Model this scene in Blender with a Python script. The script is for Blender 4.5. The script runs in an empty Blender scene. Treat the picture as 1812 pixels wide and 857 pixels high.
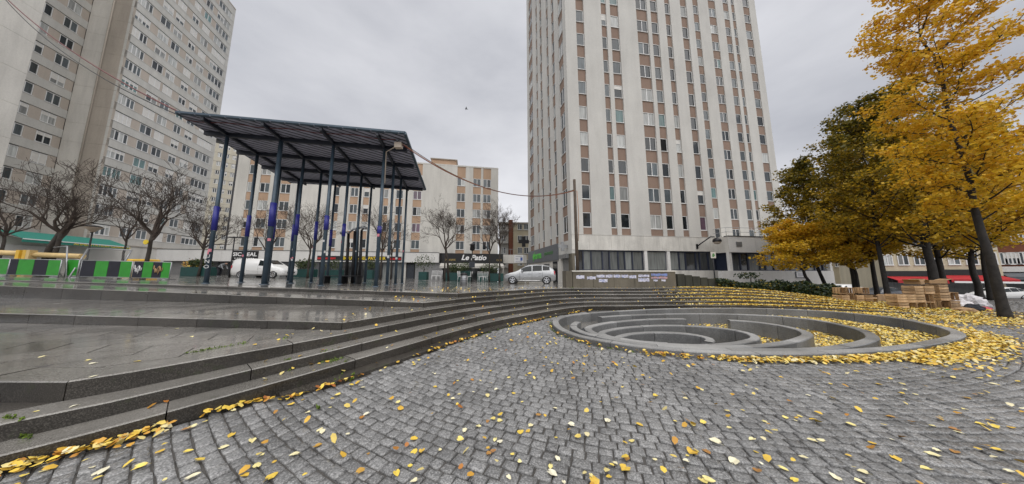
import bpy, bmesh, math, random
import numpy as np
from mathutils import Vector, Matrix
from mathutils.geometry import tessellate_polygon

random.seed(11)
RNG = np.random.default_rng(11)
R = math.radians
sc = bpy.context.scene

# ------------------------------------------------------------------ camera
FPX, CX, CY, HY, CAMH = 440.0, 906.0, 428.5, 482.0, 1.6
TH = math.atan((HY - CY) / FPX)
cam_d = bpy.data.cameras.new("camera")
cam = bpy.data.objects.new("camera", cam_d)
sc.collection.objects.link(cam)
cam_d.sensor_width = 36.0
cam_d.lens = 36.0 * FPX / 1812.0
cam_d.clip_start = 0.05
cam_d.clip_end = 6000.0
cam.location = (0, 0, CAMH)
cam.rotation_euler = (R(90) + TH, 0, 0)
sc.camera = cam

# ------------------------------------------------------------------ sky
SUN_EL, SUN_AZ = R(66), R(166)          # azimuth clockwise from +Y: high behind the camera
world = bpy.data.worlds.new("World")
sc.world = world
world.use_nodes = True
wt = world.node_tree
for n in list(wt.nodes):
    wt.nodes.remove(n)
wo = wt.nodes.new("ShaderNodeOutputWorld")
bg = wt.nodes.new("ShaderNodeBackground")
sky = wt.nodes.new("ShaderNodeTexSky")
sky.sky_type = 'NISHITA'
sky.sun_disc = False
sky.sun_elevation = SUN_EL
sky.sun_rotation = SUN_AZ
sky.air_density = 1.0
sky.dust_density = 4.0
tc = wt.nodes.new("ShaderNodeTexCoord")
mp = wt.nodes.new("ShaderNodeMapping")
mp.inputs["Scale"].default_value = (1.0, 1.0, 2.6)
mp.inputs["Location"].default_value = (0.35, 0.2, 0.0)
nz = wt.nodes.new("ShaderNodeTexNoise")
nz.inputs["Scale"].default_value = 0.95
nz.inputs["Detail"].default_value = 7.0
nz.inputs["Roughness"].default_value = 0.55
rp = wt.nodes.new("ShaderNodeValToRGB")
e = rp.color_ramp.elements
e[0].position, e[0].color = 0.28, (2.35, 2.4, 2.62, 1)
e[1].position, e[1].color = 0.72, (4.5, 4.5, 4.66, 1)
mx = wt.nodes.new("ShaderNodeMixRGB")
mx.inputs[0].default_value = 0.95           # cloud cover
wt.links.new(tc.outputs["Generated"], mp.inputs["Vector"])
wt.links.new(mp.outputs["Vector"], nz.inputs["Vector"])
wt.links.new(nz.outputs["Fac"], rp.inputs["Fac"])
wt.links.new(sky.outputs["Color"], mx.inputs[1])
wt.links.new(rp.outputs["Color"], mx.inputs[2])
wt.links.new(mx.outputs["Color"], bg.inputs["Color"])
bg.inputs["Strength"].default_value = 0.1
wt.links.new(bg.outputs["Background"], wo.inputs["Surface"])

# ------------------------------------------------------------------ sun behind cloud
sd = bpy.data.lights.new("sun", 'SUN')
sd.energy = 1.5
sd.angle = R(100)
sd.color = (1.0, 0.97, 0.93)
sun = bpy.data.objects.new("sun", sd)
sc.collection.objects.link(sun)
sdir = Vector((math.sin(SUN_AZ) * math.cos(SUN_EL), math.cos(SUN_AZ) * math.cos(SUN_EL), math.sin(SUN_EL)))
sun.rotation_euler = sdir.to_track_quat('Z', 'Y').to_euler()

# ------------------------------------------------------------------ exposure, render
vs = sc.view_settings
vs.view_transform = 'Standard'
vs.look = 'None'
vs.exposure = 0.98
vs.gamma = 1.0
vs.use_curve_mapping = False
sc.cycles.use_denoising = True
sc.cycles.max_bounces = 6
sc.cycles.diffuse_bounces = 3
sc.cycles.glossy_bounces = 3
sc.cycles.transmission_bounces = 4
sc.cycles.transparent_max_bounces = 6

# ------------------------------------------------------------------ pixel <-> place helpers (measuring only)
def ray(x, y):
    u = (x - CX) / FPX; v = (CY - y) / FPX
    return np.array([u, math.cos(TH) - v * math.sin(TH), math.sin(TH) + v * math.cos(TH)])
def G(x, y, z=0.0):
    d = ray(x, y); t = (z - CAMH) / d[2]
    return np.array([0, 0, CAMH]) + t * d
def D(x, y, Y):
    d = ray(x, y); t = Y / d[1]
    return np.array([0, 0, CAMH]) + t * d
def proj(p):
    qx, qy, qz = p[0], p[1], p[2] - CAMH
    fw = qy * math.cos(TH) + qz * math.sin(TH)
    up = -qy * math.sin(TH) + qz * math.cos(TH)
    if fw < 0.05: return (-9999, -9999)
    return CX + FPX * qx / fw, CY - FPX * up / fw

# ------------------------------------------------------------------ object helpers
COL = sc.collection
def link(o):
    COL.objects.link(o); return o
def tag(o, label=None, cat=None, group=None, kind=None):
    if label: o["label"] = label
    if cat: o["category"] = cat
    if group: o["group"] = group
    if kind: o["kind"] = kind
    return o
def empty(name, loc=(0, 0, 0), rz=0.0, label=None, cat=None, group=None, kind=None):
    o = bpy.data.objects.new(name, None)
    o.empty_display_size = 0.2
    o.location = loc; o.rotation_euler = (0, 0, rz)
    link(o); tag(o, label, cat, group, kind)
    return o
def inst(name, mesh, parent=None, loc=(0, 0, 0), rot=(0, 0, 0), scale=(1, 1, 1)):
    o = bpy.data.objects.new(name, mesh)
    o.location = loc; o.rotation_euler = rot; o.scale = scale
    link(o)
    if parent: o.parent = parent
    return o
CHILD = {}
def copy_tree(o, parent=None):
    c = o.copy(); COL.objects.link(c); c.parent = parent
    for ch in KIDS.get(o.name, []):
        copy_tree(ch, c)
    return c
KIDS = {}
def index_kids():
    KIDS.clear()
    for o in bpy.data.objects:
        if o.parent: KIDS.setdefault(o.parent.name, []).append(o)

class MB:
    def __init__(s):
        s.v = []; s.f = []; s.m = []; s.sm = []
    def quad(s, a, b, c, d, m=0):
        i = len(s.v); s.v += [tuple(a), tuple(b), tuple(c), tuple(d)]; s.f.append((i, i+1, i+2, i+3)); s.m.append(m); s.sm.append(False); return s
    def poly(s, pts, m=0):
        i = len(s.v); s.v += [tuple(p) for p in pts]; s.f.append(tuple(range(i, i+len(pts)))); s.m.append(m); s.sm.append(False); return s
    def hexa(s, p, m=0):
        i = len(s.v); s.v += [tuple(q) for q in p]
        for f in ((0,3,2,1),(4,5,6,7),(0,1,5,4),(1,2,6,5),(2,3,7,6),(3,0,4,7)):
            s.f.append(tuple(i+k for k in f)); s.m.append(m); s.sm.append(False)
        return s
    def box(s, x0, x1, y0, y1, z0, z1, m=0):
        return s.hexa([(x0,y0,z0),(x1,y0,z0),(x1,y1,z0),(x0,y1,z0),(x0,y0,z1),(x1,y0,z1),(x1,y1,z1),(x0,y1,z1)], m)
    def bevbox(s, x0, x1, y0, y1, z0, z1, b=0.02, m=0):
        """box whose upper edges are chamfered"""
        i = len(s.v)
        s.v += [(x0,y0,z0),(x1,y0,z0),(x1,y1,z0),(x0,y1,z0),(x0,y0,z1-b),(x1,y0,z1-b),(x1,y1,z1-b),(x0,y1,z1-b),
                (x0+b,y0+b,z1),(x1-b,y0+b,z1),(x1-b,y1-b,z1),(x0+b,y1-b,z1)]
        for f in ((0,3,2,1),(0,1,5,4),(1,2,6,5),(2,3,7,6),(3,0,4,7),(4,5,9,8),(5,6,10,9),(6,7,11,10),(7,4,8,11),(8,9,10,11)):
            s.f.append(tuple(i+k for k in f)); s.m.append(m); s.sm.append(False)
        return s
    def tube(s, pts, rad, n=8, m=0, cap=True, smooth=True):
        pts = [Vector(p) for p in pts]
        if not hasattr(rad, '__len__'): rad = [rad]*len(pts)
        rings = []; up = None
        for k, p in enumerate(pts):
            t = (pts[min(k+1, len(pts)-1)] - pts[max(k-1, 0)])
            if t.length < 1e-9: t = Vector((0,0,1))
            t.normalize()
            if up is None:
                a = Vector((0,0,1)) if abs(t.z) < 0.9 else Vector((1,0,0))
                up = (a - t*a.dot(t)).normalized()
            else:
                up = (up - t*up.dot(t))
                if up.length < 1e-6: up = t.orthogonal()
                up.normalize()
            b = t.cross(up)
            i = len(s.v)
            for j in range(n):
                a = 2*math.pi*j/n
                s.v.append(tuple(p + (up*math.cos(a) + b*math.sin(a))*rad[k]))
            rings.append(i)
        for k in range(len(rings)-1):
            for j in range(n):
                a, b2 = rings[k]+j, rings[k]+(j+1) % n
                s.f.append((a, b2, rings[k+1]+(j+1) % n, rings[k+1]+j)); s.m.append(m); s.sm.append(smooth)
        if cap:
            s.f.append(tuple(rings[0]+j for j in reversed(range(n)))); s.m.append(m); s.sm.append(False)
            s.f.append(tuple(rings[-1]+j for j in range(n))); s.m.append(m); s.sm.append(False)
        return s
    def cyl(s, x, y, z0, z1, r0, r1=None, n=12, m=0):
        return s.tube([(x,y,z0),(x,y,z1)], [r0, r0 if r1 is None else r1], n, m)
    def lathe(s, prof, n=12, c=(0,0,0), m=0):
        return s.tube([(c[0], c[1], c[2]+z) for r, z in prof], [max(r, 1e-4) for r, z in prof], n, m)
    def prism(s, poly, z0, z1, m=0):
        n = len(poly); i = len(s.v)
        s.v += [(p[0], p[1], z0) for p in poly] + [(p[0], p[1], z1) for p in poly]
        s.f.append(tuple(i+k for k in reversed(range(n)))); s.m.append(m); s.sm.append(False)
        s.f.append(tuple(i+n+k for k in range(n))); s.m.append(m); s.sm.append(False)
        for k in range(n):
            s.f.append((i+k, i+(k+1) % n, i+n+(k+1) % n, i+n+k)); s.m.append(m); s.sm.append(False)
        return s
    def mesh(s, name, mats, off=(0, 0, 0)):
        me = bpy.data.meshes.new(name)
        ox, oy, oz = off
        me.from_pydata([(a-ox, b-oy, c-oz) for a, b, c in s.v], [], s.f)
        if not isinstance(mats, (list, tuple)): mats = [mats]
        for k in mats: me.materials.append(M[k] if isinstance(k, str) else k)
        if len(mats) > 1: me.polygons.foreach_set("material_index", s.m)
        me.polygons.foreach_set("use_smooth", s.sm)
        me.update()
        return me
    def build(s, name, mats, parent=None, off=None):
        if off is None: off = tuple(parent.location) if (parent and parent.get("_w")) else (0, 0, 0)
        return inst(name, s.mesh(name, mats, off), parent)
def wempty(*a, **k):
    """an Empty whose children are given in world coordinates"""
    o = empty(*a, **k); o["_w"] = 1; return o

def np_mesh(name, verts, faces, mat, attr=None, smooth=False):
    """verts (N,3), faces (K,4) arrays"""
    me = bpy.data.meshes.new(name)
    nv, nf, k = len(verts), len(faces), faces.shape[1]
    me.vertices.add(nv); me.vertices.foreach_set("co", np.ascontiguousarray(verts, dtype=np.float32).ravel())
    me.loops.add(nf*k); me.loops.foreach_set("vertex_index", np.ascontiguousarray(faces, dtype=np.int32).ravel())
    me.polygons.add(nf)
    me.polygons.foreach_set("loop_start", np.arange(0, nf*k, k, dtype=np.int32))
    me.polygons.foreach_set("loop_total", np.full(nf, k, dtype=np.int32))
    if smooth: me.polygons.foreach_set("use_smooth", np.ones(nf, dtype=bool))
    me.update(calc_edges=True); me.validate()
    if attr is not None:
        a = me.attributes.new("tone", 'FLOAT', 'FACE'); a.data.foreach_set("value", np.ascontiguousarray(attr, dtype=np.float32))
    me.materials.append(M[mat])
    return me

# ------------------------------------------------------------------ materials
M = {}
def nt(name):
    m = bpy.data.materials.new(name); m.use_nodes = True
    t = m.node_tree; t.nodes.clear()
    o = t.nodes.new("ShaderNodeOutputMaterial"); b = t.nodes.new("ShaderNodeBsdfPrincipled")
    t.links.new(b.outputs[0], o.inputs[0]); M[name] = m
    return m, t, b, o
def pos(t, scale=(1, 1, 1), obj=False):
    if obj:
        g = t.nodes.new("ShaderNodeTexCoord"); out = g.outputs["Object"]
    else:
        g = t.nodes.new("ShaderNodeNewGeometry"); out = g.outputs["Position"]
    mp = t.nodes.new("ShaderNodeMapping"); mp.inputs["Scale"].default_value = scale
    t.links.new(out, mp.inputs["Vector"]); return mp.outputs["Vector"]
def noise(t, vec, s, det=4, rough=0.55):
    n = t.nodes.new("ShaderNodeTexNoise"); n.inputs["Scale"].default_value = s
    n.inputs["Detail"].default_value = det; n.inputs["Roughness"].default_value = rough
    if vec: t.links.new(vec, n.inputs["Vector"])
    return n.outputs["Fac"]
def ramp(t, fac, stops):
    r = t.nodes.new("ShaderNodeValToRGB"); cr = r.color_ramp
    while len(cr.elements) < len(stops): cr.elements.new(0.5)
    for el, (p, c) in zip(cr.elements, stops):
        el.position = p; el.color = (c[0], c[1], c[2], 1) if hasattr(c, '__len__') else (c, c, c, 1)
    t.links.new(fac, r.inputs["Fac"]); return r.outputs["Color"]
def mul(t, a, b, f=1.0, mode='MULTIPLY'):
    m = t.nodes.new("ShaderNodeMixRGB"); m.blend_type = mode; m.inputs[0].default_value = f
    for k, x in ((1, a), (2, b)):
        if hasattr(x, 'is_linked') or hasattr(x, 'links'): t.links.new(x, m.inputs[k])
        else: m.inputs[k].default_value = (x[0], x[1], x[2], 1)
    return m.outputs[0]
def bump(t, b, h, strength=0.3, dist=0.01):
    n = t.nodes.new("ShaderNodeBump"); n.inputs["Strength"].default_value = strength; n.inputs["Distance"].default_value = dist
    t.links.new(h, n.inputs["Height"]); t.links.new(n.outputs[0], b.inputs["Normal"])
def plain(name, col, rough=0.6, metal=0.0, var=0.12, scale=3.0, bumps=0.0, spec=0.5):
    m, t, b, o = nt(name)
    v = pos(t)
    f = noise(t, v, scale, 5)
    c = ramp(t, f, [(0.3, [x*(1-var) for x in col]), (0.7, [min(1, x*(1+var)) for x in col])])
    t.links.new(c, b.inputs["Base Color"])
    b.inputs["Roughness"].default_value = rough; b.inputs["Metallic"].default_value = metal
    b.inputs["Specular IOR Level"].default_value = spec
    if bumps: bump(t, b, noise(t, v, scale*14, 3), bumps, 0.004)
    return m
def concrete(name, col, dirt=0.35, rough=0.85, streak=0.5, sc1=0.25):
    """weathered render or concrete: large tone drift, vertical rain streaks, fine grain"""
    m, t, b, o = nt(name)
    v1 = pos(t); v2 = pos(t, (0.7, 0.7, 0.09)); v3 = pos(t)
    big = ramp(t, noise(t, v1, sc1, 6), [(0.3, 1-dirt*0.5), (0.7, 1.0)])
    stk = ramp(t, noise(t, v2, 1.6, 5, 0.65), [(0.34, 1-dirt*streak), (0.62, 1.0)])
    fine = ramp(t, noise(t, v3, 9.0, 4), [(0.3, 0.93), (0.7, 1.04)])
    c = mul(t, mul(t, mul(t, col, big), stk), fine)
    t.links.new(c, b.inputs["Base Color"])
    b.inputs["Roughness"].default_value = rough; b.inputs["Specular IOR Level"].default_value = 0.3
    bump(t, b, noise(t, v3, 30, 4), 0.15, 0.004)
    return m
def granite(name, c0, c1, wet=(0.12, 0.5), scale=1.0, piece=True, moss=0.0, patch=0.6, film=0.0):
    m, t, b, o = nt(name)
    v = pos(t)
    spk = noise(t, v, 95*scale, 2, 0.7)
    c = ramp(t, spk, [(0.32, [x*0.55 for x in c0]), (0.5, c0), (0.68, c1)])
    big = ramp(t, noise(t, v, 0.9, 6, 0.6), [(0.3, 0.62), (0.7, 1.08)])
    c = mul(t, c, big)
    if piece:
        oi = t.nodes.new("ShaderNodeObjectInfo")
        c = mul(t, c, ramp(t, oi.outputs["Random"], [(0.0, 0.78), (1.0, 1.15)]))
    if moss:
        mf = ramp(t, noise(t, v, 3.3, 6, 0.65), [(0.60, 0.0), (0.72, moss)])
        x = t.nodes.new("ShaderNodeMixRGB"); t.links.new(mf, x.inputs[0]); t.links.new(c, x.inputs[1]); x.inputs[2].default_value = (0.035, 0.055, 0.012, 1)
        c = x.outputs[0]
    t.links.new(c, b.inputs["Base Color"])
    rf = ramp(t, noise(t, v, patch, 4, 0.6), [(0.38, wet[0]), (0.62, wet[1])])
    t.links.new(rf, b.inputs["Roughness"])
    bump(t, b, noise(t, v, 38*scale, 4, 0.7), 0.35, 0.006)
    if film:                                     # rain water standing on the stone
        t.links.new(ramp(t, noise(t, v, patch*1.3, 5, 0.6), [(0.40, film), (0.64, film*0.15)]), b.inputs["Coat Weight"])
        b.inputs["Coat Roughness"].default_value = 0.09; b.inputs["Coat IOR"].default_value = 1.4
    return m

concrete("white_render", (0.60, 0.588, 0.555), 0.26, streak=.35)
concrete("white_low", (0.70, 0.68, 0.63), 0.28)
concrete("white_band", (0.72, 0.71, 0.69), 0.15)
concrete("podium_render", (0.72, 0.70, 0.65), 0.38, streak=0.75, sc1=0.7)
concrete("grey_concrete", (0.60, 0.59, 0.555), 0.25)
concrete("pale_concrete", (0.74, 0.715, 0.66), 0.3)
concrete("dark_concrete", (0.47, 0.42, 0.36), 0.3)
concrete("beige_far", (0.60, 0.56, 0.46), 0.2)
concrete("cream_far", (0.62, 0.55, 0.40), 0.3)
concrete("brick_red", (0.22, 0.085, 0.05), 0.3)
concrete("mossy_concrete", (0.065, 0.066, 0.052), 0.6, streak=0.7, sc1=1.0)
concrete("exposed_aggregate", (0.20, 0.178, 0.138), 0.6, streak=0.7, sc1=1.0)
concrete("brown_panel", (0.29, 0.205, 0.16), 0.25)
concrete("peach_panel", (0.52, 0.36, 0.25), 0.22)
concrete("taupe_panel", (0.52, 0.46, 0.40), 0.2)
plain("core_dark", (0.05, 0.05, 0.05), 0.9)
plain("joint_dark", (0.07, 0.065, 0.06), 0.9)
plain("pvc_white", (0.72, 0.72, 0.71), 0.35, var=0.05)
plain("shutter_white", (0.66, 0.645, 0.61), 0.5, var=0.06)
plain("shutter_grey", (0.30, 0.30, 0.30), 0.5, 0.3)
plain("alu_dark", (0.05, 0.055, 0.065), 0.35, 0.5)
plain("blue_black", (0.022, 0.028, 0.05), 0.4)
plain("black_sign", (0.012, 0.012, 0.013), 0.35)
plain("white_paint", (0.8, 0.8, 0.8), 0.5, var=0.04)
plain("paper", (0.62, 0.62, 0.72), 0.8, var=0.1, scale=9)
plain("paper_blue", (0.20, 0.27, 0.55), 0.8, scale=9)
plain("paper_print", (0.20, 0.20, 0.30), 0.8, scale=9)
plain("paper_pink", (0.55, 0.32, 0.30), 0.8, scale=9)
plain("gold_text", (0.45, 0.32, 0.10), 0.5)
plain("red_sign", (0.55, 0.02, 0.02), 0.4)
plain("yellow_paint", (0.75, 0.55, 0.03), 0.5)
plain("grey_sign", (0.115, 0.125, 0.14), 0.4)
plain("green_text", (0.10, 0.55, 0.06), 0.4)
plain("green_text_dim", (0.07, 0.20, 0.06), 0.4)
plain("blue_sign", (0.05, 0.13, 0.45), 0.4)
plain("canopy_steel", (0.055, 0.085, 0.115), 0.38, 0.2, var=0.25, scale=2.2)
plain("canopy_deck", (0.34, 0.345, 0.43), 0.5, 0.0, var=0.2)
plain("canopy_gap", (0.022, 0.024, 0.034), 0.6)
plain("canopy_beam", (0.018, 0.022, 0.034), 0.5)
plain("blue_paint", (0.022, 0.025, 0.22), 0.45, var=0.2)
plain("sticker", (0.55, 0.55, 0.55), 0.6, var=0.5, scale=30)
plain("sticker_red", (0.6, 0.2, 0.25), 0.6, var=0.3, scale=30)
plain("galv", (0.33, 0.34, 0.35), 0.4, 0.7)
plain("barrier_green", (0.022, 0.24, 0.018), 0.5, var=0.12)
plain("barrier_dark", (0.012, 0.013, 0.022), 0.8, var=0.2)
plain("awning_green", (0.02, 0.20, 0.155), 0.7, var=0.1)
plain("awning_red", (0.42, 0.02, 0.025), 0.7, var=0.15)
plain("awning_cream", (0.55, 0.53, 0.49), 0.8, var=0.1)
plain("machine_yellow", (0.70, 0.42, 0.04), 0.4)
plain("machine_tan", (0.62, 0.45, 0.20), 0.5)
plain("orange_lamp", (0.75, 0.16, 0.02), 0.4)
plain("bark", (0.040, 0.033, 0.027), 0.9, var=0.4, scale=6, bumps=0.6)
plain("twig", (0.060, 0.045, 0.036), 0.9, var=0.3)
plain("bark_wet", (0.020, 0.017, 0.015), 0.75, var=0.6, scale=9, bumps=1.0)
plain("planter_green", (0.012, 0.06, 0.055), 0.5)
plain("wood_pole", (0.075, 0.055, 0.04), 0.85, var=0.35, scale=5, bumps=0.4)
plain("black_iron", (0.02, 0.02, 0.022), 0.45, 0.4)
plain("tyre", (0.018, 0.018, 0.018), 0.8)
plain("alloy", (0.55, 0.56, 0.58), 0.3, 0.8)
plain("cable_red", (0.13, 0.022, 0.022), 0.5)
plain("cable_orange", (0.34, 0.13, 0.035), 0.5)
plain("cable_black", (0.012, 0.012, 0.012), 0.5)
plain("plastic_white", (0.62, 0.60, 0.62), 0.35, var=0.15, scale=8)
plain("plastic_green", (0.03, 0.30, 0.04), 0.4, var=0.2)
plain("plastic_red", (0.50, 0.04, 0.06), 0.4)
plain("plastic_orange", (0.70, 0.22, 0.03), 0.4)
plain("cardboard", (0.36, 0.23, 0.12), 0.85, var=0.2)
plain("skin", (0.42, 0.26, 0.19), 0.6)
plain("cloth_grey", (0.22, 0.23, 0.24), 0.9)
plain("cloth_dark", (0.02, 0.022, 0.03), 0.9)
plain("hair_dark", (0.02, 0.015, 0.012), 0.7)
plain("ivory_lamp", (0.50, 0.42, 0.34), 0.5)
plain("soil", (0.045, 0.038, 0.028), 0.9, var=0.4, scale=6, bumps=0.5)
plain("feather", (0.06, 0.06, 0.06), 0.8)
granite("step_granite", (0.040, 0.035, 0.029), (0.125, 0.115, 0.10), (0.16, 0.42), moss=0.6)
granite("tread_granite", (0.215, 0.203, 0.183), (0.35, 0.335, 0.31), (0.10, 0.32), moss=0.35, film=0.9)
granite("paving_granite", (0.235, 0.222, 0.203), (0.35, 0.335, 0.31), (0.06, 0.28), patch=0.8, moss=0.3, film=1.0)
granite("plaza_granite", (0.21, 0.20, 0.185), (0.30, 0.29, 0.27), (0.04, 0.26), piece=False, patch=0.5, film=1.0)
granite("rim_granite", (0.29, 0.29, 0.285), (0.45, 0.45, 0.44), (0.30, 0.55), scale=0.9)
granite("ring_granite", (0.15, 0.153, 0.155), (0.31, 0.31, 0.31), (0.30, 0.6), scale=0.9)
granite("cobble_granite", (0.20, 0.20, 0.20), (0.405, 0.405, 0.40), (0.20, 0.5), scale=0.8, patch=1.5)
# cobbles of the big field carry their own tone per face
m, t, b, o = nt("cobble_field")
v = pos(t)
at = t.nodes.new("ShaderNodeAttribute"); at.attribute_name = "tone"
c = ramp(t, noise(t, v, 76, 2, 0.7), [(0.32, (0.112, 0.112, 0.113)), (0.5, (0.20, 0.20, 0.20)), (0.68, (0.405, 0.405, 0.40))])
c = mul(t, c, ramp(t, noise(t, v, 0.9, 6, 0.6), [(0.3, 0.66), (0.7, 1.08)]))
c = mul(t, c, ramp(t, at.outputs["Fac"], [(0.0, 0.72), (1.0, 1.2)]))
t.links.new(c, b.inputs["Base Color"])
t.links.new(ramp(t, noise(t, v, 1.5, 4, 0.6), [(0.38, 0.20), (0.62, 0.5)]), b.inputs["Roughness"])
bump(t, b, noise(t, v, 34, 4, 0.7), 0.4, 0.006)
# ground between and beyond the cobbles
m, t, b, o = nt("ground_mat")
v = pos(t)
c = ramp(t, noise(t, v, 2.2, 7, 0.65), [(0.3, (0.035, 0.033, 0.03)), (0.7, (0.085, 0.082, 0.076))])
br = t.nodes.new("ShaderNodeTexBrick"); br.inputs["Scale"].default_value = 1.0; br.inputs["Brick Width"].default_value = 0.17; br.inputs["Row Height"].default_value = 0.13; br.inputs["Mortar Size"].default_value = 0.012
br.inputs["Color1"].default_value = (2.3, 2.35, 2.45, 1); br.inputs["Color2"].default_value = (1.5, 1.55, 1.6, 1); br.inputs["Mortar"].default_value = (0.55, 0.55, 0.55, 1)
t.links.new(v, br.inputs["Vector"]); c = mul(t, c, br.outputs["Color"])
t.links.new(c, b.inputs["Base Color"]); b.inputs["Roughness"].default_value = 0.5
bump(t, b, noise(t, v, 40, 4), 0.5, 0.01)
# street beyond: wet asphalt
m, t, b, o = nt("asphalt")
v = pos(t)
t.links.new(ramp(t, noise(t, v, 1.2, 7, 0.6), [(0.3, (0.055, 0.056, 0.06)), (0.7, (0.12, 0.12, 0.125))]), b.inputs["Base Color"])
t.links.new(ramp(t, noise(t, v, 0.6, 4), [(0.4, 0.2), (0.6, 0.55)]), b.inputs["Roughness"])
bump(t, b, noise(t, v, 60, 3), 0.3, 0.005)
# crates
m, t, b, o = nt("crate_wood")
v = pos(t, (1, 1, 1), obj=True)
oi = t.nodes.new("ShaderNodeObjectInfo")
c = ramp(t, noise(t, v, 6, 5), [(0.3, (0.33, 0.20, 0.10)), (0.7, (0.58, 0.40, 0.23))])
c = mul(t, c, ramp(t, oi.outputs["Random"], [(0, 0.62), (1, 1.15)]))
t.links.new(c, b.inputs["Base Color"]); b.inputs["Roughness"].default_value = 0.75
# glass
def glass(name, col, rough=0.06, spec=0.8):
    m, t, b, o = nt(name)
    oi = t.nodes.new("ShaderNodeObjectInfo")
    c = mul(t, col, ramp(t, oi.outputs["Random"], [(0, 0.55), (1, 1.5)]))
    v = pos(t, (6, 6, 0.6))
    c = mul(t, c, ramp(t, noise(t, v, 1.0, 3), [(0.35, 0.75), (0.65, 1.2)]))
    t.links.new(c, b.inputs["Base Color"])
    b.inputs["Roughness"].default_value = rough; b.inputs["Specular IOR Level"].default_value = spec
    bump(t, b, noise(t, pos(t), 0.8, 2), 0.03, 0.02)
glass("pane_dark", (0.022, 0.028, 0.033), 0.06, 0.5)
glass("pane_mid", (0.075, 0.09, 0.098), 0.12, 0.5)
glass("pane_curtain", (0.36, 0.37, 0.36), 0.3, 0.4)
glass("pane_teal", (0.10, 0.17, 0.17), 0.2, .5)
glass("pane_mauve", (0.16, 0.10, 0.14), 0.2)
glass("pane_open", (0.008, 0.008, 0.008), 0.6, 0.1)
glass("shop_glass", (0.045, 0.048, 0.05), 0.08)
glass("shop_film", (0.16, 0.17, 0.165), 0.3, 0.5)
glass("car_glass", (0.010, 0.014, 0.015), 0.08, 0.35)
# car paint
def paint(name, col, metal=0.6):
    m, t, b, o = nt(name)
    b.inputs["Base Color"].default_value = (*col, 1); b.inputs["Metallic"].default_value = metal
    b.inputs["Roughness"].default_value = 0.32; b.inputs["Coat Weight"].default_value = 0.8; b.inputs["Coat Roughness"].default_value = 0.05
    f = ramp(t, noise(t, pos(t), 5, 4), [(0.3, 0.26), (0.7, 0.42)]); t.links.new(f, b.inputs["Roughness"])
paint("paint_silver", (0.40, 0.41, 0.42)); paint("paint_white", (0.72, 0.72, 0.71), 0.0); paint("paint_dark", (0.02, 0.025, 0.035), 0.3); paint("paint_red", (0.35, 0.02, 0.02), 0.2)
# leaves
def leafmat(name, stops, trans=0.35, rough=0.55):
    m, t, b, o = nt(name)
    at = t.nodes.new("ShaderNodeAttribute"); at.attribute_name = "tone"
    c = ramp(t, at.outputs["Fac"], stops)
    c = mul(t, c, ramp(t, noise(t, pos(t), 9, 3), [(0.3, 0.8), (0.7, 1.15)]))
    t.links.new(c, b.inputs["Base Color"]); b.inputs["Roughness"].default_value = rough
    if trans:
        tr = t.nodes.new("ShaderNodeBsdfTranslucent"); t.links.new(c, tr.inputs["Color"])
        mxs = t.nodes.new("ShaderNodeMixShader"); mxs.inputs[0].default_value = trans
        t.links.new(b.outputs[0], mxs.inputs[1]); t.links.new(tr.outputs[0], mxs.inputs[2]); t.links.new(mxs.outputs[0], o.inputs[0])
leafmat("leaf_tree", [(0.0, (0.050, 0.055, 0.009)), (0.25, (0.16, 0.14, 0.014)), (0.45, (0.34, 0.23, 0.016)), (0.64, (0.78, 0.52, 0.03)), (0.86, (0.72, 0.40, 0.025)), (1.0, (0.88, 0.64, 0.08))])
leafmat("leaf_fallen", [(0.0, (0.10, 0.04, 0.015)), (0.2, (0.33, 0.11, 0.02)), (0.40, (0.60, 0.36, 0.04)), (0.65, (0.74, 0.53, 0.07)), (0.88, (0.66, 0.55, 0.22)), (1.0, (0.68, 0.62, 0.42))], 0.0)
leafmat("leaf_hedge", [(0.0, (0.008, 0.018, 0.007)), (0.6, (0.02, 0.04, 0.014)), (0.93, (0.05, 0.075, 0.02)), (1.0, (0.35, 0.25, 0.04))], 0.15)
leafmat("leaf_shrub", [(0.0, (0.015, 0.03, 0.008)), (0.6, (0.05, 0.085, 0.02)), (1.0, (0.12, 0.14, 0.035))], 0.25)
leafmat("moss", [(0.0, (0.04, 0.07, 0.008)), (1.0, (0.16, 0.24, 0.02))], 0.1, 0.8)
# per-object tone for single fallen leaves
m, t, b, o = nt("leaf_single")
oi = t.nodes.new("ShaderNodeObjectInfo")
c = ramp(t, oi.outputs["Random"], [(0.0, (0.34, 0.16, 0.05)), (0.08, (0.60, 0.36, 0.05)), (0.30, (0.76, 0.57, 0.08)), (0.55, (0.76, 0.66, 0.27)), (1.0, (0.76, 0.72, 0.55))])
c = mul(t, c, ramp(t, noise(t, pos(t), 30, 3), [(0.3, 0.75), (0.7, 1.15)]))
t.links.new(c, b.inputs["Base Color"]); b.inputs["Roughness"].default_value = 0.5

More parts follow.
